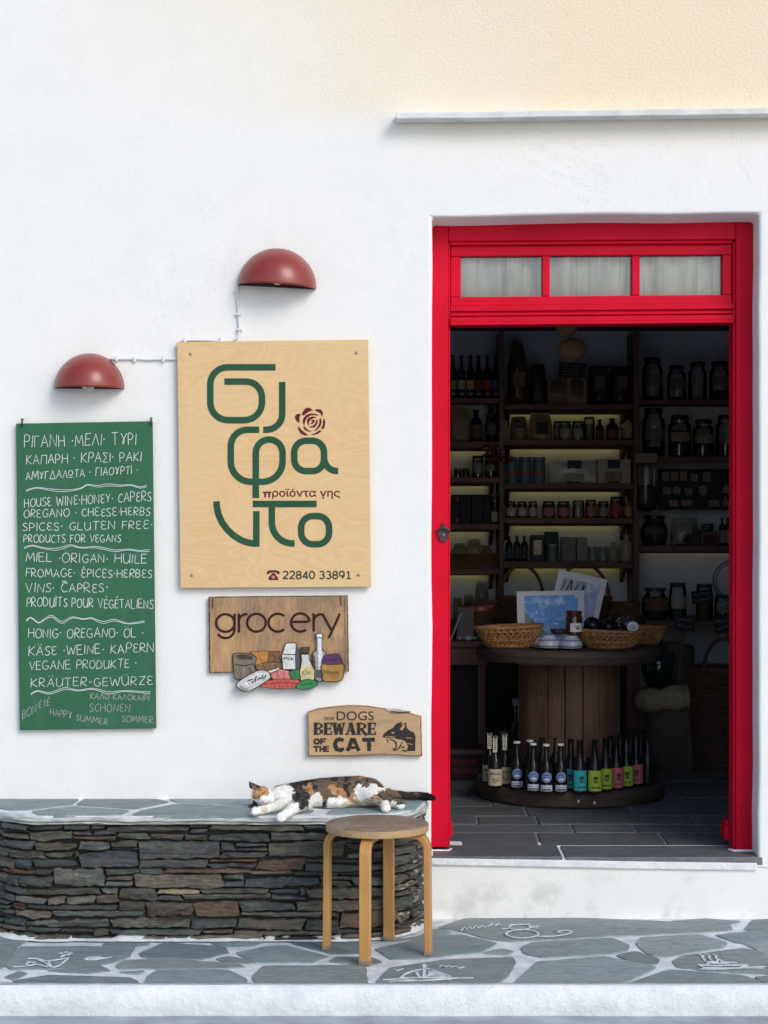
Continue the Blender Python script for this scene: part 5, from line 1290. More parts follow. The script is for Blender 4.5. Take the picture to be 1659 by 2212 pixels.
def tin(w, h, col, band, tgt, lid=(.30,.31,.30)):
    r = w/2; k = (round(w,3), round(h,3))
    mesh_part(('tb',)+k+tuple(col), lambda: lathe([(r*.97,0),(r,h*.015),(r,h*.04),(r*.98,h*.05),(r*.98,h*.93),(r,h*.94)], 24), cmat("printed tin", col, .35, .2), "can", tgt, True)
    mesh_part(('tl',)+k+tuple(lid), lambda: lathe([(r*1.01,h*.94),(r*1.015,h*.995),(r*.96,h),(r*.94,h*.985),(1e-5,h*.985)], 24), cmat("tin lid", lid, .3, .1, metal=.6), "lid", tgt, True)
    if band: mesh_part(('tn',)+k+tuple(band[:3])+tuple(band[3:]), lambda: lathe([(r*.99,h*band[3]),(r*.99,h*band[4])], 14, R(205), R(335)), cmat("paper", band[:3], .6, .3), "label", tgt, True)
def carton(w, h, dpt, col, win, tgt, key=None):
    k = (round(w,3), round(h,3), round(dpt,3))
    mesh_part(('cb',)+k+tuple(col), lambda: MB().box(-w/2,w/2,-dpt/2,dpt/2,0,h), cmat("card", col, .75, .15), "carton", tgt, False, .002)
    if win:
        x0, x1, z0, z1, wc, rd = win
        def f():
            m = MB(); pts = rrect(x0*w, x1*w, z0*h, z1*h, min((x1-x0)*w, (z1-z0)*h)*.49*rd, 5); m.prism([(x, -dpt/2-.0025, z) for x, z in pts], [(x, -dpt/2+.001, z) for x, z in pts]); return m
        mesh_part(('cw',)+k+tuple(win[:4])+tuple(wc), f, cmat("window film", wc, .12, .3), "window", tgt)
def pouch(w, h, dpt, col, tgt, top=.72, film=None, rough=.35, fold=None):
    """soft pack: bulging front, pinched crimped top"""
    def f():
        m = MB(); nx, nz_ = 12, 14; seed = w*91+h*37
        for sgn in (-1, 1):
            b = len(m.v)
            for j in range(nz_+1):
                t = j/nz_; ww = w*(1 - (1-top)*max(0, (t-.55)/.45)**1.2)
                for i in range(nx+1):
                    s = i/nx*2-1; bul = (1-abs(s)**2.4)*min(1, t*9+.35)*(1-max(0, (t-.62)/.30)**2 if t < .92 else .02)
                    bul = max(bul, .02); x = s*ww/2 + .004*nz(t*6+seed, s*3); y = sgn*(dpt/2*bul*(1+.35*nz(s*4+seed, t*5, sgn))); m.v.append(Vector((x, y, t*h + .004*nz(s*3, t*4+seed))))
            for j in range(nz_):
                for i in range(nx): a = b+j*(nx+1)+i; m.face((a, a+1, a+nx+2, a+nx+1))
        return m
    k = (round(w,3), round(h,3), round(dpt,3), top)
    mesh_part(('pb',)+k+tuple(col), f, film or pm("pack %.3f %.3f %.3f" % tuple(col), col, rough, .3, 14, .4, 40), "pack", tgt, 'all')
def front_card(w0, w1, z0, z1, y, col, tgt, name="label", tilt=0):
    def f():
        m = MB(); P = [(w0,z0),(w1,z0),(w1,z1),(w0,z1)]; c, s = math.cos(R(tilt)), math.sin(R(tilt)); cx, cz = (w0+w1)/2, (z0+z1)/2
        P = [(cx+(x-cx)*c-(z-cz)*s, cz+(x-cx)*s+(z-cz)*c) for x, z in P]; m.prism([(x,y,z) for x, z in P], [(x,y+.0015,z) for x, z in P]); return m
    mesh_part(('fc',w0,w1,z0,z1,y,tilt)+tuple(col), f, cmat("paper", col, .75, .25), name, tgt)
def place(name, label, cat_, u0, u1, vt, vbase, group=None, Y=3.05, shelf=True, z=None):
    """an item standing on a shelf: measured left, right and top edge -> thing, width, height"""
    d = CAM_D + Y; zb = z if z is not None else (Z_(vbase) if shelf else EYE-(vbase-1106)*d/FOC)
    t = thing(name, label, cat_, (((u0+u1)/2-829.5)*d/FOC, Y, zb+.0008), group); return t, (u1-u0)*d/FOC, EYE-(vt-1106)*d/FOC - zb
ORD = ["leftmost","second","third","fourth","fifth","sixth","seventh","eighth"]
BLK, NAVY, BRN = (.012,.013,.016), (.02,.03,.05), (.09,.05,.03)
CREAM, KRAFT, REDL, PINKL, BLUEL, OLIVE = (.55,.48,.33), (.36,.24,.14), (.45,.05,.05), (.48,.18,.16), (.06,.14,.30), (.30,.28,.12)

# top shelf, left bay: six dark bottles
for i, (uc, lc, nm) in enumerate(((979,OLIVE,"olive"),(997,CREAM,"cream"),(1016,(.58,.44,.22),"tan"),(1034,(.28,.03,.05),"dark red"),(1052,REDL,"bright red"),(1071,BLUEL,"blue"))):
    t, w_, h = place("bottle", "dark bottle with %s label in the row on the top left shelf" % nm, "bottle", uc-8, uc+8, 768, 860, "dark bottles on the top left shelf")
    bottle(w_, h, BLK, (.02,.02,.03), lc, t, 'wine', (.22,.42)); front_card(-.012,.012,h*.08,h*.14,-w_/2-.001,(.35,.32,.25),t,"lower_label")
# second shelf, left bay
t, w_, h = place("pasta_bag", "clear bag of pasta with paper label on the second left shelf", "bag", 974, 1013, 877, 954); pouch(w_, h, .10, (.30,.22,.10), t, .8, rough=.2); front_card(-w_*.42,w_*.42,h*.15,h*.62,-.054,(.22,.17,.12),t)
t, w_, h = place("bottle", "tall dark bottle between bag and jar on the second left shelf", "bottle", 1017, 1041, 880, 954); bottle(w_, h, BLK, BLK, (.14,.09,.06), t, 'squat', (.12,.5))
t, w_, h = place("jar", "dark jar with black lid against the post on the second left shelf", "jar", 1049, 1076, 895, 954); jar(w_, h, BLK, (.05,.04,.05), .75, (.12,.10,.09), t)
# third shelf, left bay
for i, uc in enumerate((989, 1006)):
    t, w_, h = place("small_jar", "%s of two low dark preserve jars on the third left shelf" % ("left" if i == 0 else "right"), "jar", uc-8, uc+8, 1012, 1031, "low jars on the third left shelf"); jar(w_, h, (.03,.02,.02), (.10,.03,.02), .8, None, t)
for i, (a, b) in enumerate(((1019,1045),(1047,1072))):
    t, w_, h = place("jar", "tall jar with %s on the third left shelf" % ("broad pale label" if i == 0 else "narrow pale label, beside the post"), "jar", a, b, 985, 1031, "tall jars on the third left shelf"); jar(w_, h, BLK, (.10,.09,.08), .8, (.25,.25,.24), t, 'straight', (.2,.68) if i == 0 else (.3,.6))
# fourth shelf, left bay: black boxes and a jar
for i, (a, b) in enumerate(((975,992),(993,1016),(1018,1042),(1043,1058))):
    t, w_, h = place("black_box", ("black box with red end spots on the fourth left shelf", "glossy black box right of the red spotted box, fourth left shelf", "widest looking black box in the middle of the fourth left shelf", "black box nearest the jar on the fourth left shelf")[i], "box", a, b, 1069, 1132, "black boxes on the fourth left shelf", 3.04)
    carton(w_, h, .14, (.012,.013,.018), None, t)
    if i == 0: front_card(w_*.1,w_*.35,h*.05,h*.2,-.072,(.5,.05,.05),t,"red_mark"); front_card(w_*.1,w_*.35,h*.78,h*.92,-.072,(.5,.05,.05),t,"red_mark")
t, w_, h = place("jar", "tall jar with cream label at the end of the black boxes", "jar", 1059, 1080, 1066, 1132); jar(w_, h, (.10,.13,.15), (.05,.05,.05), .7, CREAM, t, 'straight', (.08,.40))
# lowest left shelf: wicker tray of straw coloured herb bags
def wicker(name): return wood(name, (.13,.065,.03), (.24,.13,.06), 'X', 20, .7, .5, ring=60)
M_WICK = wicker("dark wicker"); M_WICKL = pm("honey wicker", (.35,.165,.06), .55, .4, 60, .4, 150)
t, w_, h = place("wicker_tray", "dark wicker tray on the lowest left shelf", "tray", 972, 1076, 1196, 1228, None, 3.06)
m = MB()
for r_ in range(7):
    zz = .004+r_*.011; xx, yy = w_/2-.004+r_*.0006, .085
    m.tube([(-xx,-yy,zz),(0,-yy-.004*(r_ % 2),zz+.002),(xx,-yy,zz),(xx+.004,0,zz),(xx,yy,zz),(0,yy,zz),(-xx,yy,zz),(-xx-.004,0,zz),(-xx,-yy,zz)], .0062, 6)
m.box(-w_/2+.006, w_/2-.006, -.08, .08, 0, .006); m.build("weave", M_WICK, t, origin=(0,0,0), smooth='all')
for i, (a, b, vt, c) in enumerate(((976,1010,1172,(.30,.25,.13)),(1006,1042,1163,(.36,.30,.16)),(1036,1064,1176,(.26,.20,.11)))):
    t, w_, h = place("herb_bag", ("clear bag of dried herbs at the left of the wicker tray", "fullest clear bag of dried herbs in the middle of the wicker tray", "small bag of dried herbs leaning at the right of the wicker tray")[i], "bag", a, b, vt, 1226, "herb bags in the tray", 3.06+.015*(i-1)); t.location.z += .007; pouch(w_, h-.01, .07, c, t, .6)
# top shelf, middle bay
t, w_, h = place("pasta_bag", "tall clear bag of brown pasta tied at the top on the top middle shelf", "bag", 1096, 1141, 741, 873, None, 3.04); pouch(w_, h, .11, (.085,.05,.035), t, .45, rough=.15); front_card(-w_*.28,w_*.3,h*.28,h*.52,-.062,(.17,.11,.06),t)
t, w_, h = place("dark_pack", "narrow dark paper pack beside the tall pasta bag", "pack", 1143, 1178, 786, 873); pouch(w_, h, .08, (.035,.03,.03), t, .9)
t, w_, h = place("kraft_box", "low kraft box with a dark round topped window on the top middle shelf", "box", 1181, 1222, 822, 873); carton(w_, h, .11, (.20,.12,.075), (-.36,.36,.30,.98,(.02,.017,.016),.9), t)
t, w_, h = place("kraft_box", "taller kraft box with a dark oval window beneath the black price board", "box", 1223, 1265, 812, 873, None, 3.03); carton(w_, h, .11, (.27,.17,.11), (-.34,.34,.12,.90,(.025,.02,.022),.9), t)
def scribble(m, x0, x1, z0, z1, y, rows, wd, r):
    for i in range(rows):
        z = z1-(i+.5)*(z1-z0)/rows; a = x0+(x1-x0)*.08*r.random(); b = x1-(x1-x0)*.3*r.random(); n_ = 11
        m.ribbon([(a+(b-a)*k/n_, y, z+(z1-z0)/rows*.28*(r.random()-.5)*2) for k in range(n_+1)], wd, (0,-1,0), .0006)
M_SLBOARD = pm("small black board", (.016,.018,.020), .8, .2, 20); M_GCHALK = pm("dim grey chalk", (.17,.18,.18), .95)
def price_board(label, u0, u1, v0, v1, Y, rot=0, rows=3, frame=False, group="small chalk price boards"):
    d = CAM_D+Y; c = C((u0+u1)/2, (v0+v1)/2, Y); w_, h = (u1-u0)*d/FOC, (v1-v0)*d/FOC
    t = thing("price_board", label, "price board", c, group); t.rotation_euler = (0, R(rot), 0)
    MB().box(-w_/2,w_/2,-.004,.004,-h/2,h/2).build("board", M_SLBOARD, t, origin=(0,0,0), bevel=.001)
    m = MB(); scribble(m, -w_*.42, w_*.42, -h*.4, h*.4, -.0052, rows, .004, random.Random(int(u0))); m.build("chalk_scrawl", M_GCHALK, t, origin=(0,0,0)); return t
price_board("small black price board standing on the kraft boxes of the top middle shelf", 1208, 1266, 784, 816, 2.975, 2, 4)
for i, (a, b) in enumerate(((1269,1314),(1316,1362))):
    t, w_, h = place("coffee_pouch", ("dark stand up pouch with pale label, left of the pair on top middle shelf", "dark stand up pouch with pale label, right of the pair, beside the post")[i], "pouch", a, b, 791, 873, "dark pouches on the top middle shelf"); pouch(w_, h, .10, (.035,.032,.03), t, .86); front_card(-w_*.24+.008,w_*.3,h*.42,h*.72,-.054,(.12,.095,.075),t); front_card(-w_*.42,w_*.42,h*.80,h*.985,-.030,(.012,.012,.013),t,"folded_top")
# second shelf, middle bay
t, w_, h = place("kraft_bag", "clear topped kraft bag at the left end of the second middle shelf", "bag", 1102, 1140, 900, 950, None, 3.04); pouch(w_, h, .09, (.26,.19,.12), t, .72, rough=.3); front_card(-w_*.2,w_*.28,h*.5,h*.62,-.049,(.03,.03,.03),t)
t, w_, h = place("kraft_bag", "shiny topped kraft bag with a dark square window on the second middle shelf", "bag", 1142, 1192, 893, 950, None, 3.03); pouch(w_, h, .10, (.36,.27,.17), t, .82, rough=.22); front_card(-w_*.22,w_*.30,h*.20,h*.66,-.054,(.025,.025,.03),t,"window")
for i, (a, b) in enumerate(((1195,1212),(1207,1234),(1235,1261))):
    t, w_, h = place("spice_jar", ("spice jar half hidden behind its neighbour, second middle shelf", "wider spice jar with grey label left in the pair on the second middle shelf", "wider spice jar with grey label right in the pair on the second middle shelf")[i], "jar", a, b, 910, 950, "spice jars on the second middle shelf", 3.08 if i == 0 else 3.03); jar(w_, h, (.05,.05,.05), (.22,.20,.16), .8, (.34,.32,.27), t, 'straight', (.15,.60))
t, w_, h = place("tall_jar", "taller slim clear jar beside the spice jars", "jar", 1260, 1285, 901, 950); jar(w_, h, (.07,.08,.08), (.20,.20,.17), .7, None, t)
for i, (a, b, lc) in enumerate(((1287,1304,(.16,.05,.04)),(1309,1336,(.2,.06,.05)),(1341,1367,KRAFT))):
    t, w_, h = place("spirit_bottle", ("smallest black capped bottle on the second middle shelf", "black capped bottle with reddish label on the second middle shelf", "black capped bottle with a tan paper tag beside the post")[i], "bottle", a, b, 903 if i == 0 else 900, 950, "black capped bottles on the second middle shelf"); bottle(w_, h, (.03,.02,.02), BLK, lc, t, 'squat', (.08,.42))
    if i == 2: front_card(-w_*.42,w_*.45,h*.30,h*.78,-w_*.56,(.42,.31,.18),t,"paper_tag",38)
# third shelf, middle bay: tins and packs
for i, (a, b) in enumerate(((1092,1118),(1120,1148),(1150,1178))):
    t, w_, h = place("blue_tin", "blue grey tin with a reddish band, %s on the third middle shelf" % ("first from the post", "between two like it", "nearest the white packs")[i], "tin", a, b, 988, 1044, "blue tins on the third middle shelf"); tin(w_, h, (.10,.17,.22), (.32,.12,.09,.30,.46), t, (.09,.14,.17))
t, w_, h = place("rusk_pack", "glossy white pillow pack with dark label on the third middle shelf", "pack", 1188, 1287, 994, 1044, None, 3.03); pouch(w_, h, .10, (.62,.60,.53), t, .97, rough=.16); front_card(-w_*.14,w_*.17,h*.62,h*.98,-.050,(.02,.04,.045),t); front_card(-w_*.25,w_*.22,h*.10,h*.40,-.058,(.32,.28,.22),t,"picture"); front_card(-w_*.15,w_*.16,h*.02,h*.09,-.044,(.03,.03,.04),t,"lower_label")
t, w_, h = place("rusk_pack", "matt cream pack with dark label beside the right post on the third middle shelf", "pack", 1289, 1360, 993, 1044, None, 3.05); carton(w_, h, .09, (.42,.37,.28), None, t); front_card(-w_*.2,w_*.18,h*.62,h*.98,-.048,(.02,.03,.04),t); front_card(-w_*.28,w_*.25,h*.10,h*.48,-.0475,(.24,.19,.14),t,"picture"); front_card(-w_*.18,w_*.18,h*.02,h*.09,-.047,(.03,.03,.04),t,"lower_label")
# fourth shelf, middle bay: preserves
JD = [(1092,1115,1083,(.05,.05,.05),(.10,.05,.02),CREAM,"jar with cream label, first from the left post"),(1117,1139,1083,(.05,.05,.05),(.10,.05,.02),CREAM,"jar with cream label, middle of the cream three"),(1141,1161,1083,(.05,.05,.05),(.10,.05,.02),CREAM,"jar with cream label, third from the left post"),
 (1171,1199,1083,BLK,(.12,.04,.03),PINKL,"broad jar with pink label nearer the cream labelled jars"),(1203,1231,1083,BLK,(.12,.04,.03),PINKL,"broad jar with pink label nearer the glass jars"),(1236,1262,1081,(.16,.13,.05),(.34,.28,.12),None,"clear jar of yellow preserve"),(1264,1289,1080,(.20,.03,.04),(.24,.05,.05),PINKL,"red lidded jar of red preserve"),
 (1291,1315,1083,BLK,(.15,.03,.03),(.30,.24,.30),"dark jar with mauve label"),(1317,1344,1073,BLK,(.20,.04,.03),REDL,"tallest dark lidded jar with red label"),(1346,1368,1082,(.30,.06,.05),(.30,.08,.05),(.5,.2,.12),"orange red jar against the right post")]
for a, b, vt, lid, ct, lb_, nm in JD:
    t, w_, h = place("preserve_jar", nm + " on the fourth middle shelf", "jar", a, b, vt, 1119, "preserve jars on the fourth middle shelf"); jar(w_, h, lid, ct, .82, lb_, t, 'straight', (.12,.62))
# fifth shelf, middle bay
for i, (a, b) in enumerate(((1092,1107),(1109,1124),(1125,1140))):
    t, w_, h = place("oil_bottle", "small dark bottle on the fifth middle shelf, %s" % ("closest to the left post", "second from the left post", "third from the left post")[i], "bottle", a, b, 1155, 1213, "small dark bottles on the fifth middle shelf"); bottle(w_, h, BLK, BLK, (.05,.07,.08), t, 'oil', (.1,.45))
t, w_, h = place("dark_tin", "dark square oil tin beside the small dark bottles", "tin", 1146, 1174, 1156, 1213); carton(w_, h, .09, (.045,.055,.06), (-.3,.3,.25,.8,(.07,.075,.075),.2), t)
t, w_, h = place("oil_tin", "tallest dark green oil tin on the fifth middle shelf", "tin", 1177, 1205, 1149, 1213, None, 3.08); carton(w_, h, .09, (.02,.05,.05), None, t)
t, w_, h = place("oil_tin", "short grey green tin in front of the tallest oil tin", "tin", 1183, 1204, 1177, 1213, None, 2.995); tin(w_, h, (.12,.17,.16), None, t, (.5,.5,.48))
for i, (a, b, c) in enumerate(((1212,1242,(.20,.20,.19)),(1245,1267,(.24,.25,.22)))):
    t, w_, h = place("oil_tin", ("broad grey rectangular oil tin on the fifth middle shelf", "narrow grey oil tin with a bright edge on the fifth middle shelf")[i], "tin", a, b, 1161, 1213, "grey oil tins"); carton(w_, h, .07, c, None, t)
for i, (a, b) in enumerate(((1270,1289),(1291,1312))):
    t, w_, h = place("small_can", "small grey can with a bright lid, the %s of two on the fifth middle shelf" % ("left","right")[i], "can", a, b, 1180, 1213, "small grey cans"); tin(w_, h, (.22,.25,.25), None, t, (.6,.6,.57))
t, w_, h = place("stone_bottle", "small cream flask on the fifth middle shelf", "flask", 1314, 1336, 1168, 1213); bottle(w_, h, (.34,.30,.23), (.3,.27,.2), None, t, 'squat')
t, w_, h = place("stone_bottle", "large cream flask against the right post on the fifth middle shelf", "flask", 1338, 1368, 1151, 1213); bottle(w_, h, (.36,.31,.24), (.3,.27,.2), None, t, 'squat')
# right bay: big jars
for i, (a, b, vt, lc) in enumerate(((1387,1432,773,(.14,.12,.10)),(1441,1482,790,(.12,.11,.09)),(1486,1527,782,None),(1532,1578,781,(.17,.15,.13)))):
    t, w_, h = place("storage_jar", ("tallest black lidded glass jar at the post end of the top right shelf", "shortest black lidded glass jar, second on the top right shelf", "black lidded glass jar without label, third on the top right shelf", "black lidded glass jar with oval label next to the red frame, top right shelf")[i], "jar", a, b, vt, 864, "glass jars on the top right shelf"); jar(w_, h, BLK, (.035,.03,.03), (.10,.10,.02,.26)[i], lc, t, 'shoulder', (.35,.6))
for i, (a, b, vt, f, lc) in enumerate(((1387,1437,882,.20,(.14,.13,.10)),(1443,1493,897,.62,(.26,.20,.13)),(1496,1542,907,.58,(.26,.20,.13)),(1545,1592,897,.3,None))):
    t, w_, h = place("storage_jar", ("tallest glass jar nearly empty on the second right shelf", "wide glass jar of dark goods with tan label, second right shelf", "smaller glass jar of dark goods with tan label, second right shelf", "glass jar half hidden by the red frame on the second right shelf")[i], "jar", a, b, vt, 986, "glass jars on the second right shelf"); jar(w_, h, BLK, (.03,.028,.03), f, lc, t, 'shoulder', (.36,.58))
# board of souvenirs
d = CAM_D+3.0; c = C(1502, 1057, 3.0)
t = thing("souvenir_board", "black display board on the wall between right shelves", "board", (c.x+.1, 3.0, c.z)); x0, x1 = C(1422,1050,3.0).x, C(1640,1050,3.0).x; z1, z0 = C(1500,1013,3.0).z, C(1500,1101,3.0).z
m = MB(); m.box(x0, x1, 3.0, 3.02, z0, z1); m.build("panel", M_SLBOARD, t, bevel=.003)
fsv = lambda x, y: (962.6+x*.3755, 707.8+y*.3755)
SV = [(1245,830,1285,880,0),(1295,828,1338,880,2),(1348,828,1388,880,-2),(1410,840,1450,885,5),(1480,830,1525,888,0),(1250,918,1298,960,4),(1308,915,1352,958,14),(1375,922,1420,965,-10),(1455,905,1505,968,0),(1283,992,1338,1030,0),(1355,990,1420,1028,0),(1515,992,1575,1030,0),(1592,895,1635,950,0),(1590,978,1630,1030,0)]
for i, (a, b, c_, e, rt) in enumerate(SV):
    p = C(*fsv((a+c_)/2, (b+e)/2), 2.997); k = (CAM_D+2.997)/FOC*.3755; w_, h = (c_-a)*k, (e-b)*k
    row = "top" if b < 890 else ("middle" if b < 975 else "bottom"); shp = "bell shaped" if a > 1589 else ("oval" if e-b > 60 else ("wide" if row == "bottom" else "square"))
    s_ = thing("souvenir_magnet", "%s clay souvenir in the %s row of the black board" % (shp, row) if i in (8,13) else "small clay magnets on the black display board", "magnet", p, "clay magnets on the black board"); s_.rotation_euler = (0, R(rt), 0)
    if i not in (8,13): s_["label"] = "%s clay magnet, number %d along the %s row of the black board" % (shp, i, row)
    pts = oval(0, 0, w_/2, h/2, 0, 342, 18) if shp == "oval" else (rrect(-w_/2, w_/2, -h/2, h/2, min(w_,h)*.2, 4) if "bell" not in shp else [(-w_/2,-h/2),(w_/2,-h/2),(w_/2,h*.05),(w_*.12,h*.3),(w_*.06,h*.62),(-w_*.06,h*.62),(-w_*.12,h*.3),(-w_/2,h*.05)])
    m = MB(); m.prism([(x, -.004, z) for x, z in pts], [(x, .003, z) for x, z in pts]); m.build("tile", pm("clay souvenir", (.24,.17,.13), .85, .45, 90, .3), s_, origin=(0,0,0), bevel=.001)
ROWI = {"top": 0, "middle": 0, "bottom": 0}
for o in [o for o in COL.objects if o.name.startswith("souvenir_magnet")]:
    pass
# hanging clear bag with a card header
t = thing("hanging_bag", "clear plastic bag with a brown card header hanging on the right post", "bag", C(1395, 980, 2.90)); d = CAM_D+2.90
m = MB(); a, b = C(1372, 979, 2.90), C(1420, 1001, 2.90); m.box(a.x, b.x, 2.895, 2.899, b.z, a.z); m.build("header_card", cmat("card", (.22,.16,.11)), t)
pk = thing("x", "x", "x"); bpy.data.objects.remove(pk)
m = MB(); c = C(1397, 1105, 2.90); hh = C(1397, 1000, 2.90).z - c.z
m.lathe([(.010,.0),(.045,.010),(.052,.05),(.050,hh*.6),(.046,hh*.9),(.050,hh)], 18, (c.x, 2.90, c.z), 1.05, .8); m.build("film", BAGG, t, smooth='all')
m = MB(); m.lathe([(1e-5,.004),(.040,.012),(.047,.05),(.045,hh*.45),(.030,hh*.55),(1e-5,hh*.56)], 18, (c.x, 2.90, c.z), 1.05, .8); m.build("contents", pm("dark herbs", (.05,.055,.05), .9, .5, 90, .5), t, smooth='all')
# third right shelf
t, w_, h = place("olive_jar", "big dark round jar at the post end of the third right shelf", "jar", 1384, 1443, 1113, 1179); jar(w_, h, BLK, (.02,.022,.02), .8, (.07,.08,.09), t, 'round', (.35,.6))
t, w_, h = place("card_bag", "clear bag holding a printed card and a dark piece on the third right shelf", "bag", 1448, 1508, 1118, 1179); front_card(-w_*.30,w_*.26,h*.04,h*.86,-.012,(.44,.40,.33),t,"card"); front_card(w_*.0,w_*.28,h*.06,h*.38,-.020,(.05,.03,.025),t,"dark_piece",-30)
m = MB(); scribble(m, -w_*.26, w_*.20, h*.40, h*.80, -.0135, 6, .003, random.Random(2)); m.build("print", cmat("paper", (.20,.18,.15)), t, origin=(0,0,0)); pouch(w_, h, .05, (.5,.5,.5), t, .92, film=BAGG)
t, w_, h = place("small_crate", "little brown box of small goods on the third right shelf", "box", 1512, 1549, 1147, 1179, None, 3.02); carton(w_, h, .09, (.14,.075,.055), (-.40,.40,.15,.70,(.05,.03,.03),.3), t)
price_board("small black price board standing on the little brown box", 1515, 1540, 1131, 1148, 3.0, 0, 2)
for i, uc in enumerate((1560, 1572)):
    t, w_, h = place("vinegar_bottle", "slim dark bottle with grey label, the %s of the pair by the red frame" % ("left","right")[i], "bottle", uc-7, uc+7, 1116, 1179, "pair of slim bottles on the third right shelf"); bottle(w_, h, (.04,.02,.025), (.05,.05,.06), (.28,.26,.24), t, 'oil', (.08,.52))
# ---------------- counter level
CZ = EYE-(1338-1106)*(CAM_D+2.85)/FOC
ct = thing("counter", "long dark wooden counter under the wall shelves behind the cable reel table", "counter", (.6, 2.9, FZ)); m = MB(); m.box(XL, UP[1][0]-.01, 2.50, SY0-.02, CZ-.035, CZ); m.build("counter_top", M_DARKWOOD, ct, bevel=.004)
m = MB(); m.box(XL, UP[1][0]-.02, 2.62, 2.64, FZ, CZ-.0355); m.build("front_panel", pm("black stained panel", (.016,.016,.018), .8, .3, 8), ct)
for i, x in enumerate((XL+.05, UP[1][0]-.06)):
    m = MB(); m.box(x-.03, x+.03, 2.53, 2.59, FZ, CZ-.0355); m.build("leg", M_UPWOOD, ct)
t = UNIT['right']; m = MB(); m.box(BAY['right'][0], XR, 2.72, SY1, CZ-.03, CZ); m.build("shelf_board", M_DARKWOOD, t, bevel=.003)
CJ = [(1385,1446,1270,"round dark glass jar with a bright lid at the post end of the counter shelf",'round',(.05,.04,.03),.7,(.16,.08,.04)),(1445,1483,1259,"tall square shouldered glass jar with pale label on the counter shelf",'straight',(.10,.11,.11),.5,(.34,.33,.29)),(1503,1540,1262,"glass jar behind the tilted black price board on the counter shelf",'straight',(.11,.07,.05),.55,None),(1543,1582,1285,"low black lidded glass jar beside the red frame on the counter shelf",'straight',(.07,.065,.06),.6,(.20,.19,.17))]
for a, b, vt, nm, shp, cc, f, lc in CJ:
    t, w_, h = place("storage_jar", nm, "jar", a, b, vt, 1338, "glass jars on the counter shelf", 2.86, z=CZ); jar(w_, h, (.04,.045,.05), cc, f, lc, t, shp, (.30,.66))
price_board("tilted black price board leaning on a glass jar of the counter shelf", 1494, 1540, 1275, 1302, 2.775, -7, 2)
t = thing("glass_bowl", "upright round glass dish half hidden behind the right red jamb", "dish", (X_(1588, 9.6), 2.86, CZ)); m = MB(); m.tube([(.0+.10*math.cos(R(a)), 0, .20+.10*math.sin(R(a))) for a in range(0, 361, 15)], .011, 8); m.lathe([(.05,.001),(.06,.012),(.02,.03),(.018,.11)], 18); m.build("rim", glass("thick glass", (.8,.82,.84), 0, .06), t, origin=(0,0,0), smooth='all')
# pale wall space under the right shelf; sacks, baskets on the floor
M_SACK = pm("burlap", (.42,.34,.25), .95, .25, 40, .6, 300, bdist=.003); M_PAPERSACK = pm("brown paper sack", (.12,.085,.065), .9, .25, 8, .5, 14)
sk = thing("burlap_sack", "open burlap sack with its mouth rolled down, on the floor behind the doorway", "sack", (X_(1460, 9.15), 2.37, FZ)); rr = 70*9.15/FOC
m = MB(); seg = 40; prof = [(.80,0),(.97,.03),(1.0,.14),(.94,.26),(.90,.32)]
for r_, z in prof:
    for k in range(seg): a = 2*math.pi*k/seg; q = 1+.06*nz(math.cos(a)*2, math.sin(a)*2, z*6); m.v.append(Vector((rr*r_*q*math.cos(a), rr*r_*q*math.sin(a)*.8, z)))
for i in range(len(prof)-1):
    for k in range(seg): m.face((i*seg+k, i*seg+(k+1) % seg, (i+1)*seg+(k+1) % seg, (i+1)*seg+k))
m.build("sack_body", M_PAPERSACK, sk, origin=(0,0,0), smooth='all')
m = MB(); pts = [(rr*.93*math.cos(R(a))*(1+.05*nz(a*.03)), rr*.74*math.sin(R(a)), .345+.02*math.cos(R(a+40))+.012*nz(a*.05, 3)) for a in range(0, 361, 10)]
m.tube(pts, [.058+.014*nz(a*.04, 9) for a in range(0, 361, 10)], 12, False); m.build("rolled_mouth", M_SACK, sk, origin=(0,0,0), smooth='all')
m = MB(); m.lathe([(rr*.88,.335),(rr*.5,.36),(1e-5,.37)], 24, (0,0,0), 1, .8); m.build("contents", pm("dark dried beans", (.03,.022,.02), .8, .5, 90, .6), sk, origin=(0,0,0))
t = thing("paper_sack", "tall crumpled dark paper sack standing behind the burlap sack", "sack", (X_(1452, 9.45), 2.68, FZ)); m = MB(); seg = 36
for j in range(9):
    z = j/8*.58
    for k in range(seg): a = 2*math.pi*k/seg; q = (1+.10*nz(math.cos(a)*3, math.sin(a)*3, z*7))*(1-.10*(j/8)**3); e = .7; m.v.append(Vector((.125*q*math.copysign(abs(math.cos(a))**e, math.cos(a)), .10*q*math.copysign(abs(math.sin(a))**e, math.sin(a)), z+.03*nz(a, z*4)*(j/8))))
for j in range(8):
    for k in range(seg): m.face((j*seg+k, j*seg+(k+1) % seg, (j+1)*seg+(k+1) % seg, (j+1)*seg+k))
m.build("sack_body", M_PAPERSACK, t, origin=(0,0,0), smooth='all'); m = MB(); m.lathe([(.10,.54),(1e-5,.56)], 20, (0,0,0), 1, .8); m.build("contents", pm("dark dried beans", (.03,.022,.02)), t, origin=(0,0,0))
t = thing("green_flask", "dark green glass flask lying in the top of the paper sack", "flask", (X_(1430, 9.2), 2.52, FZ+.36)); m = MB(); m.lathe([(.02,0),(.07,.02),(.088,.08),(.082,.15),(.04,.20),(.022,.22),(.022,.27)], 22); m.build("glass_body", pm("bottle glass green", (.01,.03,.025), .08, .1, 10, 0, coat=.5), t, origin=(0,0,0), smooth=True); m = MB(); m.lathe([(.086,-.03),(.086,-.005),(.02,-.001)], 16); m.build("stand", M_UPWOOD, t, origin=(0,0,0)); t.location.z = FZ+.39
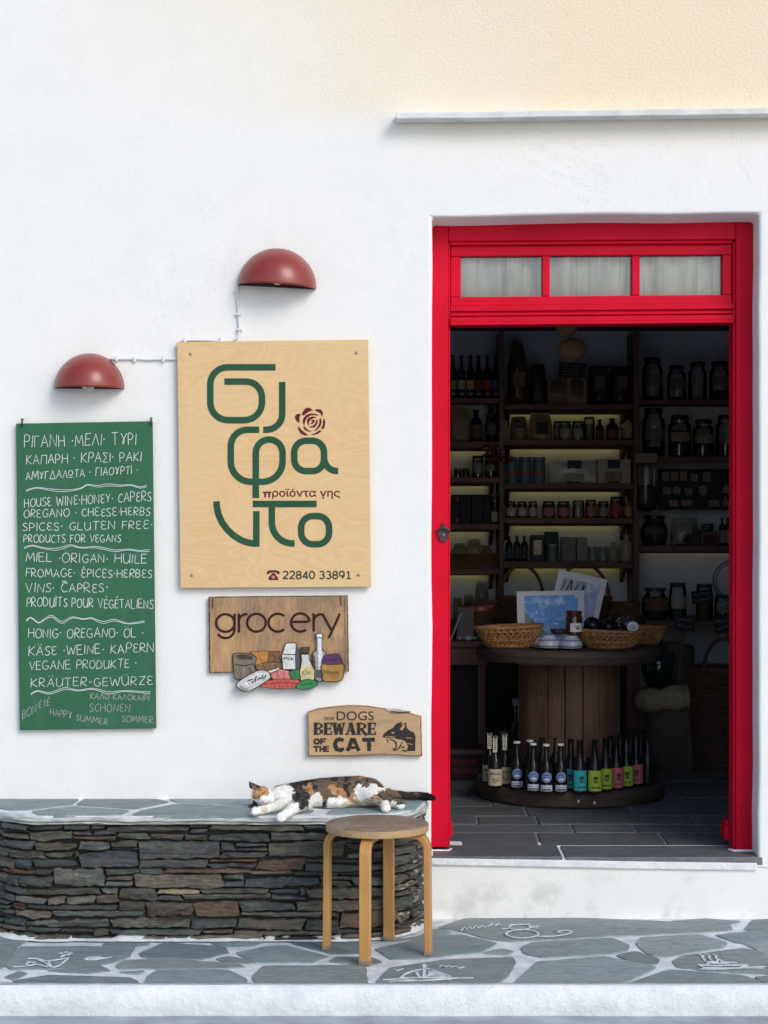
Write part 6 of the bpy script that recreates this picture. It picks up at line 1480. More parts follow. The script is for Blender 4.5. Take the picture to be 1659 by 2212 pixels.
def ribbed_basket(name, label, loc, rx, ry, h, taper, mat, handle=None, rib=.011, group=None):
    t = thing(name, label, "basket", loc, group); m = MB(); n_ = int(h/rib)
    for j in range(n_+1):
        z = j*rib+.005; k = taper+(1-taper)*(j/n_); seg = 40
        m.tube([(rx*k*math.cos(R(a))*(1+.012*((i+j) % 2)), ry*k*math.sin(R(a))*(1+.012*((i+j) % 2)), z) for i, a in enumerate(range(0, 361, 9))], rib*.56, 6, False)
    m.lathe([(rx*taper*.97,.004),(1e-5,.006)], 24, (0,0,0), 1, ry/rx); m.build("weave", mat, t, origin=(0,0,0), smooth='all')
    m = MB(); m.tube([(rx*1.02*math.cos(R(a)), ry*1.02*math.sin(R(a)), h+.006) for a in range(0, 361, 10)], rib*.8, 8, False); m.build("rim", mat, t, origin=(0,0,0), smooth='all')
    if handle:
        m = MB(); m.tube([(handle[0]*math.cos(R(a)), .0, h*.9 + handle[1]*math.sin(R(a))) for a in range(0, 181, 9)], .009, 8); m.build("handle", mat, t, origin=(0,0,0), smooth='all')
    return t
ribbed_basket("wicker_basket", "large dark wicker basket with bent handles on the floor by the right jamb", (X_(1562, 9.0), 2.22, FZ), .165, .14, .50, .82, wood("blackened wicker", (.05,.028,.018), (.10,.058,.036), 'X', 20, .7, .5, ring=60), (.10,.20), .014)
def stick_sign(label, u0, u1, v0, v1, vend, Y, rot):
    t = price_board(label, u0, u1, v0, v1, Y, rot, 2); d = CAM_D+Y; h = (vend-(v0+v1)/2)*d/FOC; m = MB(); m.box(-.006,.006,.0045,.012,-h,.01); m.build("stake", M_UPWOOD, t, origin=(0,0,0))
stick_sign("black price board on a stake over the burlap sack", 1457, 1502, 1331, 1362, 1475, 2.46, 6)
stick_sign("larger tilted black price board on a stake by the right jamb", 1541, 1590, 1328, 1366, 1440, 2.30, -14)
# behind the reel: handled baskets on the counter
ribbed_basket("handled_basket", "brown basket with a tall hooped handle on the counter, left of the sky picture", (X_(1125, 9.6), 2.76, CZ), .125, .10, .11, .86, M_WICK, (.113,.185))
ribbed_basket("handled_basket", "brown basket with a tall hooped handle on the counter, behind the tilted print", (X_(1257, 9.6), 2.78, CZ), .145, .10, .11, .86, M_WICK, (.138,.19))
ribbed_basket("low_basket", "low dark basket on the counter beside the right post", (X_(1343, 9.6), 2.70, CZ), .072, .06, .085, .88, M_WICK)
t = ribbed_basket("gift_basket", "small dark basket with a red ribbon on the counter at the left", (X_(1043, 9.3), 2.56, CZ), .07, .06, .10, .82, M_WICK)
m = MB(); m.ribbon([(-.075,-.068,.085),(-.03,-.075,.07),(.01,-.076,.075),(.055,-.068,.095)], [.012,.03,.028,.008], (0,-1,0), .002); m.build("red_ribbon", cmat("ribbon", (.42,.02,.03), .4), t, origin=(0,0,0)); front_card(-.025,.0,.068,.084,-.079,(.55,.45,.35),t,"tag")
for i, (a, b, vt, Y, c) in enumerate(((978,1000,1290,2.7,(.20,.15,.10)),(1000,1026,1285,2.74,(.24,.17,.11)),(1026,1056,1256,2.80,(.17,.15,.12)))):
    t, w_, h = place("paper_parcel", ("smallest brown paper parcel at the far left of the counter", "low brown paper parcel between two others on the counter", "tallest brown paper parcel with a clear top on the counter")[i], "parcel", a, b, vt, 1338, "paper parcels on the counter", Y, z=CZ); pouch(w_, h, .07, c, t, .75)
# low display table at the left, with tray
LT = EYE-(1384-1106)*(CAM_D+2.15)/FOC; lt_ = thing("display_table", "dark display table behind the left red jamb, with a black boarded front", "table", (.30, 2.3, FZ)); m = MB(); m.box(-.25, .495, 2.10, 2.48, LT-.03, LT); m.box(-.25, .495, 2.115, 2.13, LT-.115, LT-.0305); m.build("tabletop", M_DARKWOOD, lt_, bevel=.003)
m = MB(); m.box(-.25, .49, 2.2, 2.215, FZ, LT-.116); m.build("front_panel", pm("black stained panel", (.016,.016,.018)), lt_)
for x in (-.2, .47): m = MB(); m.box(x-.018, x+.018, 2.14, 2.18, FZ, LT-.116); m.build("leg", M_UPWOOD, lt_)
for i, (uc, c, lab) in enumerate(((1010,(.5,.5,.5),"crumpled silver wrapped sweet on the display table"),(1042,(.05,.25,.09),"green wrapped sweet on the display table"))):
    t = thing("wrapped_sweet", lab, "sweet", (X_(uc, 8.95), 2.14, LT)); m = MB(); m.ell((0,0,.013), (.022,.016,.012), 12, 6); m.add([(-.02,0,.013),(-.045,-.004,.024),(-.045,.006,.004)], [(0,1,2)]); m.add([(.02,0,.013),(.045,-.004,.024),(.045,.006,.004)], [(0,1,2)]); m.build("wrapper", cmat("foil", c, .25, .4), t, origin=(0,0,0))
for i in range(3):
    t = thing("booklet", ("white edged booklet leaning steeply at the left of the display table", "brown booklet leaning in the middle of the three", "broad tan booklet upright behind the leaning ones")[i], "booklet", (X_((980,993,1008)[i], 9.0), 2.2+.05*i, LT), "booklets on the display table"); m = MB(); h = (.13,.14,.15)[i]; k = (.05,.03,0)[i]; m.hexa([(-.02,-.03,0),(-.012,-.03,0),(-.012,.05,0),(-.02,.05,0),(-.02+k,-.03,h),(-.012+k,-.03,h),(-.012+k,.05,h),(-.02+k,.05,h)] if i < 2 else [(-.04,0,0),(.04,0,0),(.04,.01,0),(-.04,.01,0),(-.04,.04,h),(.04,.04,h),(.04,.05,h),(-.04,.05,h)]); m.build("cover", cmat("card", ((.34,.34,.33),(.15,.11,.08),(.16,.12,.09))[i]), t, origin=(0,0,0))
# dark chest with a red scrawl on the floor
t = thing("dark_chest", "low dark chest with red hand lettering on the floor behind the left jamb", "chest", (X_(990, 8.7), 1.95, FZ)); m = MB(); m.box(-.25, .125, 0, .22, 0, .12); m.build("chest_body", pm("black stained panel", (.016,.016,.018)), t, origin=(0,0,0), bevel=.004); m = MB(); m.box(-.255, .13, -.006, .225, .1203, .145); m.build("chest_lid", M_DARKWOOD, t, origin=(0,0,0), bevel=.003)
m = MB(); r9 = random.Random(8)
for z in (.085,.045):
    x = -.03+.01*(z < .06)
    while x < .085: m.ribbon([(x,-.001,z-.012),(x+.004,-.001,z+.014),(x+.010,-.001,z+.002),(x+.013,-.001,z-.012)], .004, (0,-1,0), .0006); x += .017
m.build("red_lettering", cmat("red chalk", (.30,.03,.05), .9), t, origin=(0,0,0))
# hanging things at the shelf
t = thing("hanging_gourds", "pair of dried tan gourds hanging from the ceiling beam", "gourds", C(1230, 712, 2.2)); M_GOURD = pm("dried gourd", (.42,.25,.12), .5, .3, 20, .1)
c = C(1236, 753, 2.2); c2 = C(1224, 716, 2.2); m = MB(); m.lathe([(1e-5,-.062),(.035,-.056),(.066,-.02),(.068,.005),(.05,.035),(.022,.05),(1e-5,.052)], 24, c, 1.05, 1); m.build("gourd", M_GOURD, t, smooth='all'); m = MB(); m.lathe([(1e-5,-.045),(.03,-.04),(.052,-.01),(.05,.015),(.03,.04),(1e-5,.05)], 22, c2+Vector((0,.02,.02))); m.build("gourd", M_GOURD, t, smooth='all'); m = MB(); m.tube([c2+Vector((0,.02,.06)), Vector((c2.x, 2.22, IZ1+.001))], .003, 6); m.build("string", M_UPWOOD, t)
t = thing("pepper_string", "string of dark red dried peppers hanging from the left post", "peppers", C(1085, 960, 2.88)); m = MB(); r4 = random.Random(4)
for _ in range(16):
    p = C(1045+r4.random()*62, 966+r4.random()*30, 2.86+.05*r4.random()); m.ell(p, (.013+.01*r4.random(), .014, .012+.009*r4.random()), 10, 7)
m.build("peppers", pm("dried pepper", (.10,.012,.010), .14, .5, 40, .2, coat=.6), t, smooth='all'); m = MB(); m.tube([C(1080, 966, 2.885), C(1081, 930, 2.93)], .003, 6); m.build("string", M_SACK, t)
t = thing("paper_tag", "pale folded paper tag hung on the left post above the peppers", "tag", C(1087, 935, 2.91)); m = MB(); a, b = C(1080, 908, 2.91), C(1096, 955, 2.91); m.hexa([(a.x,2.905,b.z),(b.x,2.895,b.z),(b.x,2.899,b.z),(a.x,2.909,b.z),(a.x+.008,2.91,a.z),(b.x,2.915,a.z),(b.x,2.919,a.z),(a.x+.008,2.914,a.z)]); m.build("paper", cmat("paper", (.16,.15,.14)), t)

# ================================================================ cable reel table
RX, RY = X_(1229, 8.30), 1.52; M_REEL = wood("weathered reel timber", (.040,.028,.024), (.088,.060,.048), 'X', 4, .75, .4, ring=9); M_STAVE = wood("reel stave", (.075,.040,.026), (.20,.115,.072), 'Z', 3, .7, .35, ring=12)
TZ = EYE-(1409-1106)*7.89/FOC; DZ = FZ+.072
reel = thing("cable_reel_table", "old wooden cable reel used as a display table inside the doorway", "table", (RX, RY, FZ))
def disc(z0, z1, r, nm):
    m = MB(); seg = 96; prof = [(r*.2,z0),(r-.010,z0),(r-.002,z0+.008),(r,(z0+z1)/2-.002),(r-.003,(z0+z1)/2),(r,(z0+z1)/2+.002),(r-.002,z1-.010),(r-.012,z1),(1e-5,z1)]
    for rr_, z in prof:
        for k in range(seg): a = 2*math.pi*k/seg; q = 1+.010*nz(math.cos(a)*6, math.sin(a)*6, z*30) if rr_ > .3 else 1; m.v.append(Vector((RX+rr_*q*math.cos(a), RY+rr_*q*math.sin(a), z+.004*nz(math.cos(a)*5, math.sin(a)*5, 3)*(rr_ > .3))))
    for i in range(len(prof)-1):
        for k in range(seg): m.face((i*seg+k, i*seg+(k+1) % seg, (i+1)*seg+(k+1) % seg, (i+1)*seg+k))
    m.build(nm, M_REEL, reel, smooth=True)
disc(TZ-.060, TZ, .415, "top_disc"); disc(FZ+.002, DZ, .425, "base_disc")
m = MB(); rd = .224; ns = 18
for k in range(ns):
    a0, a1 = 2*math.pi*(k+.03)/ns, 2*math.pi*(k+.97)/ns; pts = [(math.cos(a0+(a1-a0)*i/3), math.sin(a0+(a1-a0)*i/3)) for i in range(4)]; jr = rd+.004*rnd.random()
    m.prism([(RX+x*jr, RY+y*jr, DZ+.001) for x, y in pts]+[(RX+x*(jr-.02), RY+y*(jr-.02), DZ+.001) for x, y in pts[::-1]], [(RX+x*jr, RY+y*jr, TZ-.061) for x, y in pts]+[(RX+x*(jr-.02), RY+y*(jr-.02), TZ-.061) for x, y in pts[::-1]])
m.build("drum", M_STAVE, reel, bevel=.002)
m = MB()
for u, v in ((1249.5,1731),(1284,1734)): p = C(u, v, RY-.424); m.ell((p.x, p.y-.0, p.z), (.005,.004,.008), 8, 6)
m.build("bolt", pm("chipped white paint", (.6,.6,.6), .6), reel)
# ---------------- bottles round the base
def on_base(uc, vb):
    d = (EYE-DZ)*FOC/(vb-1106); return ((uc-829.5)*d/FOC, d-CAM_D, DZ+.0006), d
def drink(name, label, uc, vb, vt, wu, col, cap, lab, labh, group, shape='beer', capname="cap"):
    loc, d = on_base(uc, vb); t = thing(name, label, "bottle", loc, group); w_ = wu*d/FOC; h = (vb-vt)*d/FOC; bottle(w_, h, col, cap, lab, t, shape, labh, capname); return t, w_, h
BG = (.012,.012,.013)
def decal(t, r, pts, key, mat, name, lift=.0012):       # flat print wrapped on the label: pts are (offset m, height m), star-shaped about their middle
    def f():
        q = []
        for (x0, z0), (x1, z1) in zip(pts, pts[1:]+pts[:1]):
            n_ = max(1, int(math.hypot(x1-x0, z1-z0)/.005)); q += [(x0+(x1-x0)*i/n_, z0+(z1-z0)*i/n_) for i in range(n_)]
        cx, cz = sum(p[0] for p in q)/len(q), sum(p[1] for p in q)/len(q); m = MB(); n_ = len(q)
        for s_ in (1, .66, .33):
            for x, z in q: x, z = cx+(x-cx)*s_, cz+(z-cz)*s_; m.v.append(Vector(((r+lift)*math.sin(x/r), -(r+lift)*math.cos(x/r), z)))
        m.v.append(Vector(((r+lift)*math.sin(cx/r), -(r+lift)*math.cos(cx/r), cz)))
        for i in range(n_):
            j = (i+1) % n_; m.face((i, j, n_+j, n_+i)); m.face((n_+i, n_+j, 2*n_+j, 2*n_+i)); m.face((2*n_+i, 2*n_+j, 3*n_))
        return m
    return mesh_part(key, f, mat, name, t)
def wrap_text(t, s, r, x0, x1, z0, z1, key, mat, name, off=.02, lift=.0013):
    def f():
        P, F = text2d(s, x0, x1, -z1, -z0, off); m = MB(); m.v = [Vector(((r+lift)*math.sin(x/r), -(r+lift)*math.cos(x/r), -y)) for x, y in P]
        for q in F: m.face(q)
        return m
    mesh_part(key, f, mat, name, t)
M_INK = cmat("ink", (.03,.028,.026), .7); M_WHITEP = cmat("paper", (.66,.68,.72), .6, .1); M_BLUEP = cmat("paper", (.07,.16,.42), .55, .15); M_SKY = cmat("paper", (.30,.40,.66), .6, .15)
for i, (uc, vb, vt, lb_) in enumerate(((1069,1701,1590,"cream labelled raki bottle at the front left edge of the reel base"),(1090,1697,1585,"cream labelled bottle second from the left, half behind the front one"),(1057,1692,1583,"cream labelled bottle at the far left, mostly hidden by the front one"))):
    t, w_, h = drink("raki_bottle", lb_, uc, vb, vt, 31, BG, (.05,.05,.045), (.55,.47,.32), (.05,.37), "cream labelled bottles on the reel base"); r = w_/2*1.02
    wrap_text(t, "MYLOS", r, -w_*.36, w_*.36, h*.26, h*.305, ('tx','mylos',round(w_,3),round(h,3)), M_INK, "lettering")
    for k, (cx, cz, q) in enumerate(((-.10,.17,.11),(.14,.15,.13),(.0,.12,.10),(.20,.20,.06))): decal(t, r, [(cx*w_+q*w_*math.cos(R(a))*(1+.3*math.sin(a)), cz*h+q*w_*.7*math.sin(R(a))) for a in range(0,360,40)], ('my',k,round(w_,3),round(h,3)), cmat("paper", (.24,.20,.12)), "print")
    m = MB(); m.prism([(-.009,-w_*.235,h*.69),(.009,-w_*.235,h*.69),(.009,-w_*.235,h*1.0),(-.009,-w_*.235,h*1.0)], [(-.009,-w_*.20,h*.69),(.009,-w_*.20,h*.69),(.009,-w_*.20,h*1.0),(-.009,-w_*.20,h*1.0)]); m.build("seal_strip", cmat("paper", (.62,.56,.47)), t, origin=(0,0,0))
    m = MB()
    for k in range(6): m.box(-.005,.005,-w_*.238,-w_*.236,h*(.74+.04*k),h*(.76+.04*k))
    m.build("seal_print", M_INK, t, origin=(0,0,0))
for i, (uc, vb, vt, lb_) in enumerate(((1116.5,1704,1602,"white capped bottle with blue round emblem, nearest the cream labelled ones"),(1151.5,1711,1606,"white capped bottle with blue round emblem, second of the four"),(1180,1713,1608,"white capped bottle with blue round emblem, third of the four"),(1211,1713,1607,"white capped bottle with blue round emblem, next to the teal labels"),(1145,1697,1599,"white capped bottle behind the blue emblem ones"))):
    t, w_, h = drink("beer_bottle", lb_, uc, vb, vt, 29, BG, (.72,.72,.70), None, (.1,.4), "blue emblem bottles on the reel base", 'beer', "crown_cap"); r = w_/2*1.012
    if i == 4: continue
    kk = (round(w_,3), round(h,3)); cz = h*.335; R0 = w_*.40
    decal(t, r, [((R0*(1.0 if k % 2 else .87))*math.cos(2*math.pi*k/36), cz+(R0*(1.0 if k % 2 else .87))*math.sin(2*math.pi*k/36)) for k in range(36)], ('eg',)+kk, M_SKY, "gear_emblem", .0012)
    decal(t, r, [(R0*.74*math.cos(2*math.pi*k/24), cz+R0*.74*math.sin(2*math.pi*k/24)) for k in range(24)], ('eb',)+kk, M_BLUEP, "emblem_disc", .0018)
    decal(t, r, [(R0*.5*math.cos(R(a)), cz-R0*.36+R0*.22*math.sin(R(a))) for a in range(0,360,30)], ('ew',)+kk, M_WHITEP, "emblem_mark", .0024)
    decal(t, r, [(-R0*.55,cz+R0*.02),(R0*.5,cz+R0*.10),(R0*.55,cz+R0*.24),(-R0*.5,cz+R0*.16)], ('es',)+kk, M_SKY, "emblem_script", .0024)
    decal(t, r, [(-w_*.46,h*.055),(w_*.46,h*.055),(w_*.46,h*.17),(w_*.30,h*.18),(w_*.2,h*.17),(0,h*.182),(-w_*.2,h*.17),(-w_*.3,h*.18),(-w_*.46,h*.17)], ('el',)+kk, M_WHITEP, "lower_label", .0012)
    decal(t, r, [(-w_*.36,h*.068),(w_*.36,h*.068),(w_*.36,h*.098),(-w_*.36,h*.098)], ('ed',)+kk, M_INK, "label_bar", .0018)
    decal(t, r, [(-w_*.38,h*.118),(w_*.38,h*.118),(w_*.38,h*.14),(-w_*.38,h*.14)], ('es2',)+kk, M_SKY, "label_line", .0018)
TEAL, LIME, CORAL = (.03,.42,.42), (.36,.50,.04), (.52,.13,.13)
FLB = [(1252,1713,1597,TEAL,"teal labelled bottle with a dark star figure at the front"),(1233,1707,1595,TEAL,"teal labelled bottle half hidden beside the blue emblem bottle"),(1284.5,1714,1596,LIME,"lime labelled bottle at the front, beside the front teal one"),(1308,1709,1593,LIME,"lime labelled bottle between the front lime and coral labels"),
       (1331.7,1706,1592,CORAL,"coral labelled bottle between two lime labelled bottles"),(1353,1702,1590,LIME,"lime labelled bottle between two coral labelled bottles"),(1374,1697,1588,CORAL,"coral labelled bottle at the right end of the coloured labels"),(1399,1694,1578,None,"plain dark bottle without label at the right end of the base")]
for uc, vb, vt, lc, lb_ in FLB:
    turn = 0 if lc else 0
    t, w_, h = drink("beer_bottle", lb_, uc, vb, vt, 30, BG, None, lc, (.055,.43), "star labelled bottles on the reel base")
    ang_ = math.atan2(t.location.x-RX, -(t.location.y-RY)); t.rotation_euler = (0,0,ang_*.35 + (random.Random(int(uc)).random()-.5)*.7)
    if lc:
        r = w_/2*1.02; kk = (round(w_,3), round(h,3)); cz = h*.27; s_ = w_*.30
        star = [(0,.95),(.13,.55),(.75,.62),(.42,.22),(.34,-.55),(.42,-.85),(-.42,-.85),(-.34,-.55),(-.42,.22),(-.75,.62),(-.13,.55)]
        decal(t, r, [(x*s_, cz+y*s_) for x, y in star], ('st',)+kk, M_INK, "star_figure"); decal(t, r, [(-.13*s_, cz-.5*s_),(.13*s_, cz-.5*s_),(.13*s_, cz+.05*s_),(-.13*s_, cz+.05*s_)], ('sw',)+kk+tuple(lc), cmat("paper", lc, .7, .14), "figure_gap", .002)
        for k in range(5): decal(t, r, [(w_*(-.30+.125*k), h*.105),(w_*(-.21+.125*k), h*.105),(w_*(-.21+.125*k), h*.135),(w_*(-.30+.125*k), h*.135)], ('sl',k)+kk, M_INK, "print")
for uc, vb, vt in ((1263,1695,1590),(1297,1693,1589),(1318,1692,1588),(1340,1689,1586),(1362,1686,1583),(1385,1682,1576),(1172,1695,1592),(1200,1695,1592),(1372,1672,1571),(1352,1668,1570)):
    drink("dark_bottle", "plain dark bottles standing in the back row on the reel base", uc, vb, vt, 29, BG, None, None, (.1,.4), "dark bottles in the back row of the reel base")
t = thing("demijohn", "large dark green glass demijohn with pale cap behind the reel drum", "demijohn", (X_(1120, 8.75), 1.97, FZ)); hh = 1.49-(1509-1106)*8.75/FOC-FZ; m = MB(); m.lathe([(.06,0),(.10,.02),(.115,.12),(.11,.24),(.08,hh-.20),(.045,hh-.13),(.026,hh-.09),(.026,hh-.03)], 28); m.build("glass_body", pm("bottle glass green", (.01,.03,.025)), t, origin=(0,0,0), smooth=True); m = MB(); m.lathe([(.030,hh-.03),(.032,hh-.005),(.028,hh),(1e-5,hh)], 18); m.build("cap", cmat("cap", (.40,.42,.42)), t, origin=(0,0,0), smooth=True)

# ---------------- on the reel top
def at(u, v, z=TZ): return G(u, v, z)
def cross_basket(label, uc, vb, ru, rbu, hu, tilt, Y, group="honey wicker bread baskets"):
    d = CAM_D+Y; loc = Vector(((uc-829.5)*d/FOC, Y, TZ+.004)); t = thing("bread_basket", label, "basket", loc, group); r1, r0, h = ru*d/FOC, rbu*d/FOC, hu*d/FOC; e = .62
    rot = Matrix.Rotation(R(tilt), 3, 'Y'); m = MB(); n_ = 30
    def P(a, s, dr=0): rr_ = r0+(r1-r0)*s**.75+dr; return Vector((rr_*math.cos(a), rr_*math.sin(a)*e, .004+h*s + tilt_z(math.cos(a)*rr_, s)))
    def tilt_z(x, s): return x*math.tan(R(tilt))*s
    for k in range(n_):
        for sg in (1, -1):
            a0 = 2*math.pi*(k+(.25 if sg > 0 else 0))/n_; m.tube([P(a0+sg*s*.55, s, .0025*sg) for s in (0,.2,.4,.6,.8,1)], .0042, 5)
    for s, rd_ in ((.0,.006),(.06,.006),(.34,.0045),(.78,.0045)): m.tube([P(R(a), s) for a in range(0, 361, 10)], rd_, 6, False)
    m.lathe([(r0,.003),(1e-5,.004)], 24, (0,0,0), 1, e); m.build("weave", M_WICKL, t, origin=(0,0,0), smooth='all')
    m = MB()
    for ph in (0, 1, 2): m.tube([P(R(a), 1.0, .004*math.cos(R(a*9+ph*120)))+Vector((0,0,.004*math.sin(R(a*9+ph*120)))) for a in range(0, 361, 5)], .0045, 6, False)
    m.build("rim", M_WICKL, t, origin=(0,0,0), smooth='all'); return t, r1, h
bk, br_, bh = cross_basket("empty honey coloured wicker basket on the left of the reel table", 1099, 1396, 72, 44, 42, 3, 1.36)
bk2, br2, bh2 = cross_basket("honey coloured wicker basket holding wrapped cheeses on the right of the reel table", 1318, 1400, 73, 45, 36, -2, 1.30)
cross_basket("darker wicker basket at the back right edge of the reel table", 1392, 1392, 44, 28, 34, 0, 1.55)
M_WRAP = glass("crinkled film", (.72,.74,.76), 0, .18)
for i, (uc, v_, w_, h, lab) in enumerate(((1280,1352,36,30,"dark cured cheese in crinkled clear film at the left of the right basket"),(1314,1355,34,26,"dark piece in clear film in the middle of the right basket"),(1352,1350,40,34,"dark round cheese in clear film with a white round label"))):
    Y = 1.34; t = thing("wrapped_cheese", lab, "cheese", C(uc, v_+14, Y)+Vector((0,0,.0)), "wrapped cheeses in the basket"); k = (CAM_D+Y)/FOC
    m = MB(); m.ell((0,0,.03), (w_*k*.42,.045,h*k*.42), 18, 10); m.build("cheese", pm("dark rind", (.03,.032,.03), .4, .3, 20, .2), t, origin=(0,0,0), smooth='all')
    m = MB(); seed = i*13.0; rows = []
    for a_ in range(9):
        th = math.pi*a_/8; rows.append([Vector((w_*k*.55*math.sin(th)*math.cos(p_)*(1+.28*nz(math.cos(p_)*2.5+seed, math.sin(p_)*2.5, a_*.8)), .055*math.sin(th)*math.sin(p_)*(1+.25*nz(math.cos(p_)*3+seed, a_)), .032-h*k*.52*math.cos(th)*(1+.35*nz(math.cos(p_)*2+seed, math.sin(p_)*2, a_*.5+3)))) for p_ in [2*math.pi*q/20 for q in range(20)]])
    for a_, b_ in zip(rows, rows[1:]): m.add(a_+b_, [(q, (q+1) % 20, 20+(q+1) % 20, 20+q) for q in range(20)])
    if i == 2: m.add([(w_*k*.1,-.01,.03+h*k*.3),(w_*k*.55,0,.03+h*k*.75),(w_*k*.2,.01,.03+h*k*.95),(-w_*k*.25,0,.03+h*k*.85)], [(0,1,2),(0,2,3)]); m.add([(w_*k*.4,-.01,.03+h*k*.1),(w_*k*.8,0,.03+h*k*.6),(w_*k*.65,.01,.03+h*k*.7)], [(0,1,2)])
    m.build("film", M_WRAP, t, origin=(0,0,0))
    if i == 2:
        m = MB(); q = oval(.022, .008, .025, .023, 0, 345, 22); m.prism([(x, -.062, z+.016) for x, z in q], [(x, -.058, z+.016) for x, z in q]); m.build("label", cmat("paper", (.62,.64,.66)), t, origin=(0,0,0)); m = MB()
        for z in (.030,.022,.014): m.ribbon([(.008,-.0628,z),(.020,-.0628,z+.003),(.036,-.0628,z-.001)], .0022, (0,-1,0), .0004)
        m.build("print", M_INK, t, origin=(0,0,0))
# prints
def print_card(label, q, Y, Yb, img, frame_c):
    """q: bottom-left, bottom-right, top-right, top-left (measured); leans back from Y to Yb"""
    P = [C(*q[0], Y), C(*q[1], Y), C(*q[2], Yb), C(*q[3], Yb)]; t = thing("art_print", label, "print", (P[0]+P[1])/2, "prints leaning on the reel table"); nn = (P[1]-P[0]).cross(P[3]-P[0]).normalized()
    if nn.y > 0: nn = -nn
    m = MB(); m.prism(P, [p - nn*.003 for p in P]); m.build("mount", frame_c, t)
    def uv(a, b): return P[0].lerp(P[1], a).lerp(P[3].lerp(P[2], a), b)
    return t, uv, nn
M_MOUNT = pm("white mount card", (.68,.68,.72), .8, .05, 10, .05)
t, uv, nn = print_card("print of a blue sky with small white clouds and birds, in a white mount", [(1119,1392),(1263,1388),(1262,1275),(1116,1278)], 1.50, 1.56, None, M_MOUNT)
def skyprint():
    m, nt, bs = base_mat("blue sky print"); v = coords(nt, (1,1,1)); a = noisetex(nt, v, 17, 5, .6, .6); b = noisetex(nt, v, 75, 3, .6)
    c = mix(nt, (.045,.27,.68), (.55,.66,.80), ramp(nt, a, [(.48,0),(.66,1)])); c = mix(nt, c, (.85,.88,.92), ramp(nt, b, [(.64,0),(.70,1)])); c = mix(nt, c, (.03,.13,.40), ramp(nt, noisetex(nt, v, 50, 2), [(.68,0),(.74,.7)])); nt.links.new(c, bs.inputs["Base Color"]); bs.inputs["Roughness"].default_value = .4; return m
m = MB(); q = [uv(.11,.12)+nn*.0012, uv(.905,.12)+nn*.0012, uv(.905,.915)+nn*.0012, uv(.11,.915)+nn*.0012]; m.prism(q, [p-nn*.001 for p in q]); m.build("picture", skyprint(), t)
m = MB(); q = [uv(.11,.13), uv(.48,.13), uv(.40,.26), uv(.25,.42), uv(.11,.62)]; q = [p+nn*.0018 for p in q]; m.prism(q, [p-nn*.001 for p in q]); m.build("hillside", pm("printed hill", (.16,.23,.20), .5, .5, 30), t)
t, uv, nn = print_card("tilted grey and lilac print standing behind the sky print", [(1182,1340),(1288,1356),(1312,1252),(1208,1230)], 1.63, 1.70, None, M_MOUNT)
m = MB(); q = [uv(.10,.10), uv(.90,.10), uv(.90,.86), uv(.10,.86)]; q = [p+nn*.0012 for p in q]; m.prism(q, [p-nn*.001 for p in q]); m.build("picture", pm("grey wash print", (.45,.48,.56), .5, .55, 14, 0, stretch=(3,1,.6)), t)
m = MB(); q = [uv(.52,.08), uv(.88,.08), uv(.88,.76), uv(.55,.60)]; q = [p+nn*.0018 for p in q]; m.prism(q, [p-nn*.001 for p in q]); m.build("lilac_field", pm("lilac print", (.38,.42,.66), .5, .25, 40, 0), t)
m = MB()
for a, b, c_, e in ((.12,.55,.18,.84),(.20,.52,.30,.85),(.34,.5,.30,.84),(.36,.5,.44,.78)): m.ribbon([uv(a,b)+nn*.0026, uv(c_,e)+nn*.0026], .005, nn, .0006)
q = [uv(.52,.66), uv(.58,.66), uv(.59,.78), uv(.54,.80)]; m.prism([p+nn*.0026 for p in q], [p+nn*.0012 for p in q]); m.build("ink_strokes", M_INK, t)
# preserve jar, bowls, boards
k8 = (CAM_D+1.33)/FOC
t = thing("honey_jar", "open reddish brown glass jar with a white label on the reel table", "jar", C(1240, 1374, 1.33)); w_, h = 36*k8, 51*k8; t.location.z = TZ+.05
m = MB(); m.lathe([(w_*.42,0),(w_*.5,h*.04),(w_*.5,h*.72),(w_*.46,h*.80),(w_*.42,h*.83),(w_*.42,h*.86)], 28); m.build("glass_body", pm("amber glass", (.055,.018,.010), .1, .3, 20, 0, coat=.5), t, origin=(0,0,0), smooth=True)
m = MB(); m.lathe([(w_*.45,h*.86),(w_*.47,h*.88),(w_*.47,h*.985),(w_*.43,h),(1e-5,h)], 28); m.build("lid", pm("maroon lid", (.10,.015,.015), .3, .2), t, origin=(0,0,0), smooth=True)
m = MB(); m.lathe([(w_*.508,h*.14),(w_*.508,h*.50)], 16, (0,0,0), 1, 1, R(238), R(335)); m.build("label", cmat("paper", (.66,.66,.66)), t, origin=(0,0,0)); decal(t, w_*.508, [(.004,h*.25),(.022,h*.25),(.022,h*.31),(.004,h*.31)], ('hj',1), M_INK, "print"); decal(t, w_*.508, [(.000,h*.36),(.018,h*.36),(.018,h*.40),(.000,h*.40)], ('hj',2), M_INK, "print")
M_STRIPE = None
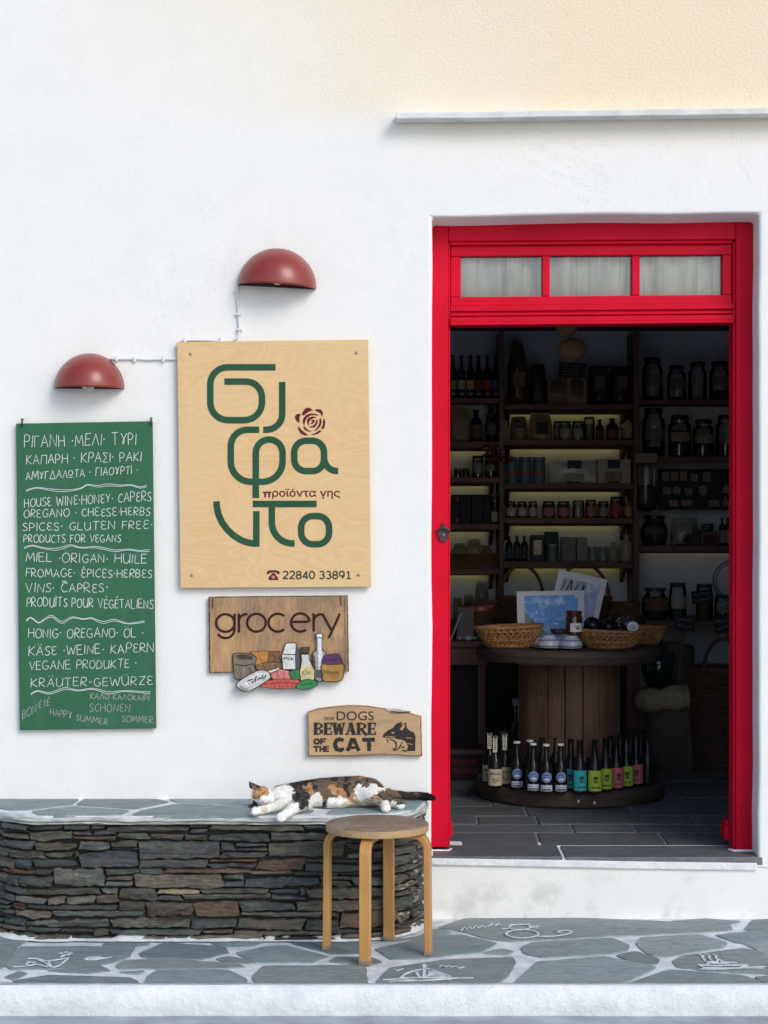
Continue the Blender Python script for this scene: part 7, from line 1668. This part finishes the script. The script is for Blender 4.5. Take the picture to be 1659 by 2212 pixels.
def bowl_mat():
    m, nt, bs = base_mat("blue striped glaze"); v = coords(nt); s_ = N(nt, "SeparateXYZ"); nt.links.new(v, s_.inputs[0]); mu = N(nt, "Math", operation='MULTIPLY'); nt.links.new(s_.outputs[2], mu.inputs[0]); mu.inputs[1].default_value = 240; sn = N(nt, "Math", operation='SINE'); nt.links.new(mu.outputs[0], sn.inputs[0])
    c = mix(nt, (.46,.47,.52), (.15,.19,.34), ramp(nt, sn.outputs[0], [(.55,0),(.8,1)])); nt.links.new(c, bs.inputs["Base Color"]); bs.inputs["Roughness"].default_value = .25; return m
MBW = bowl_mat()
for i, (uc, Y, lab) in enumerate(((1185,1.25,"upturned blue striped bowl on a wooden board, beside the empty basket"),(1233,1.23,"upturned blue striped bowl beneath the brown jar"))):
    t = thing("striped_bowl", lab, "bowl", (C(uc, 1393, Y).x, Y, TZ+.011), "striped bowls on the reel table"); m = MB(); m.lathe([(.049,.0),(.051,.006),(.050,.018),(.040,.036),(.028,.046),(.027,.052),(1e-5,.052)], 32); m.build("bowl_body", MBW, t, origin=(0,0,0), smooth=True)
bpy.data.objects["honey_jar"].location = (C(1240,1374,1.27).x, 1.27, TZ+.064)
t = thing("dark_dish", "small dark brown dish resting between the striped bowls", "dish", (C(1209, 1372, 1.27).x, 1.30, TZ+.0635)); m = MB(); m.lathe([(.020,0),(.034,.006),(.038,.022),(.036,.024),(.030,.010),(1e-5,.006)], 24); m.build("dish_body", pm("brown glaze", (.06,.035,.025), .2, .2), t, origin=(0,0,0), smooth=True)
for i, (q, lab) in enumerate((([(1120,1392),(1158,1402),(1206,1401),(1180,1390)],"pale square wooden tile under the left striped bowl"),([(1178,1403),(1238,1404),(1270,1392),(1206,1390)],"pale square wooden tile under the striped bowl with the jar"))):
    P = [at(u, v, TZ) for u, v in q]; c = sum(P, Vector())/4; P = [Vector((p.x, max(min(p.y, RY-.05), RY-.395), 0)) for p in P]; t = thing("wooden_tile", lab, "tile", (c.x, c.y, TZ+.0045), "wooden tiles on the reel table"); m = MB(); z1 = TZ+.0105; z0 = TZ+.0045; m.prism([(p.x, p.y, z1) for p in P], [(p.x, p.y, z0) for p in P]); m.build("tile_board", wood("pale tile wood", (.30,.22,.15), (.42,.32,.22), 'X', 6, .7), t, bevel=.0008)
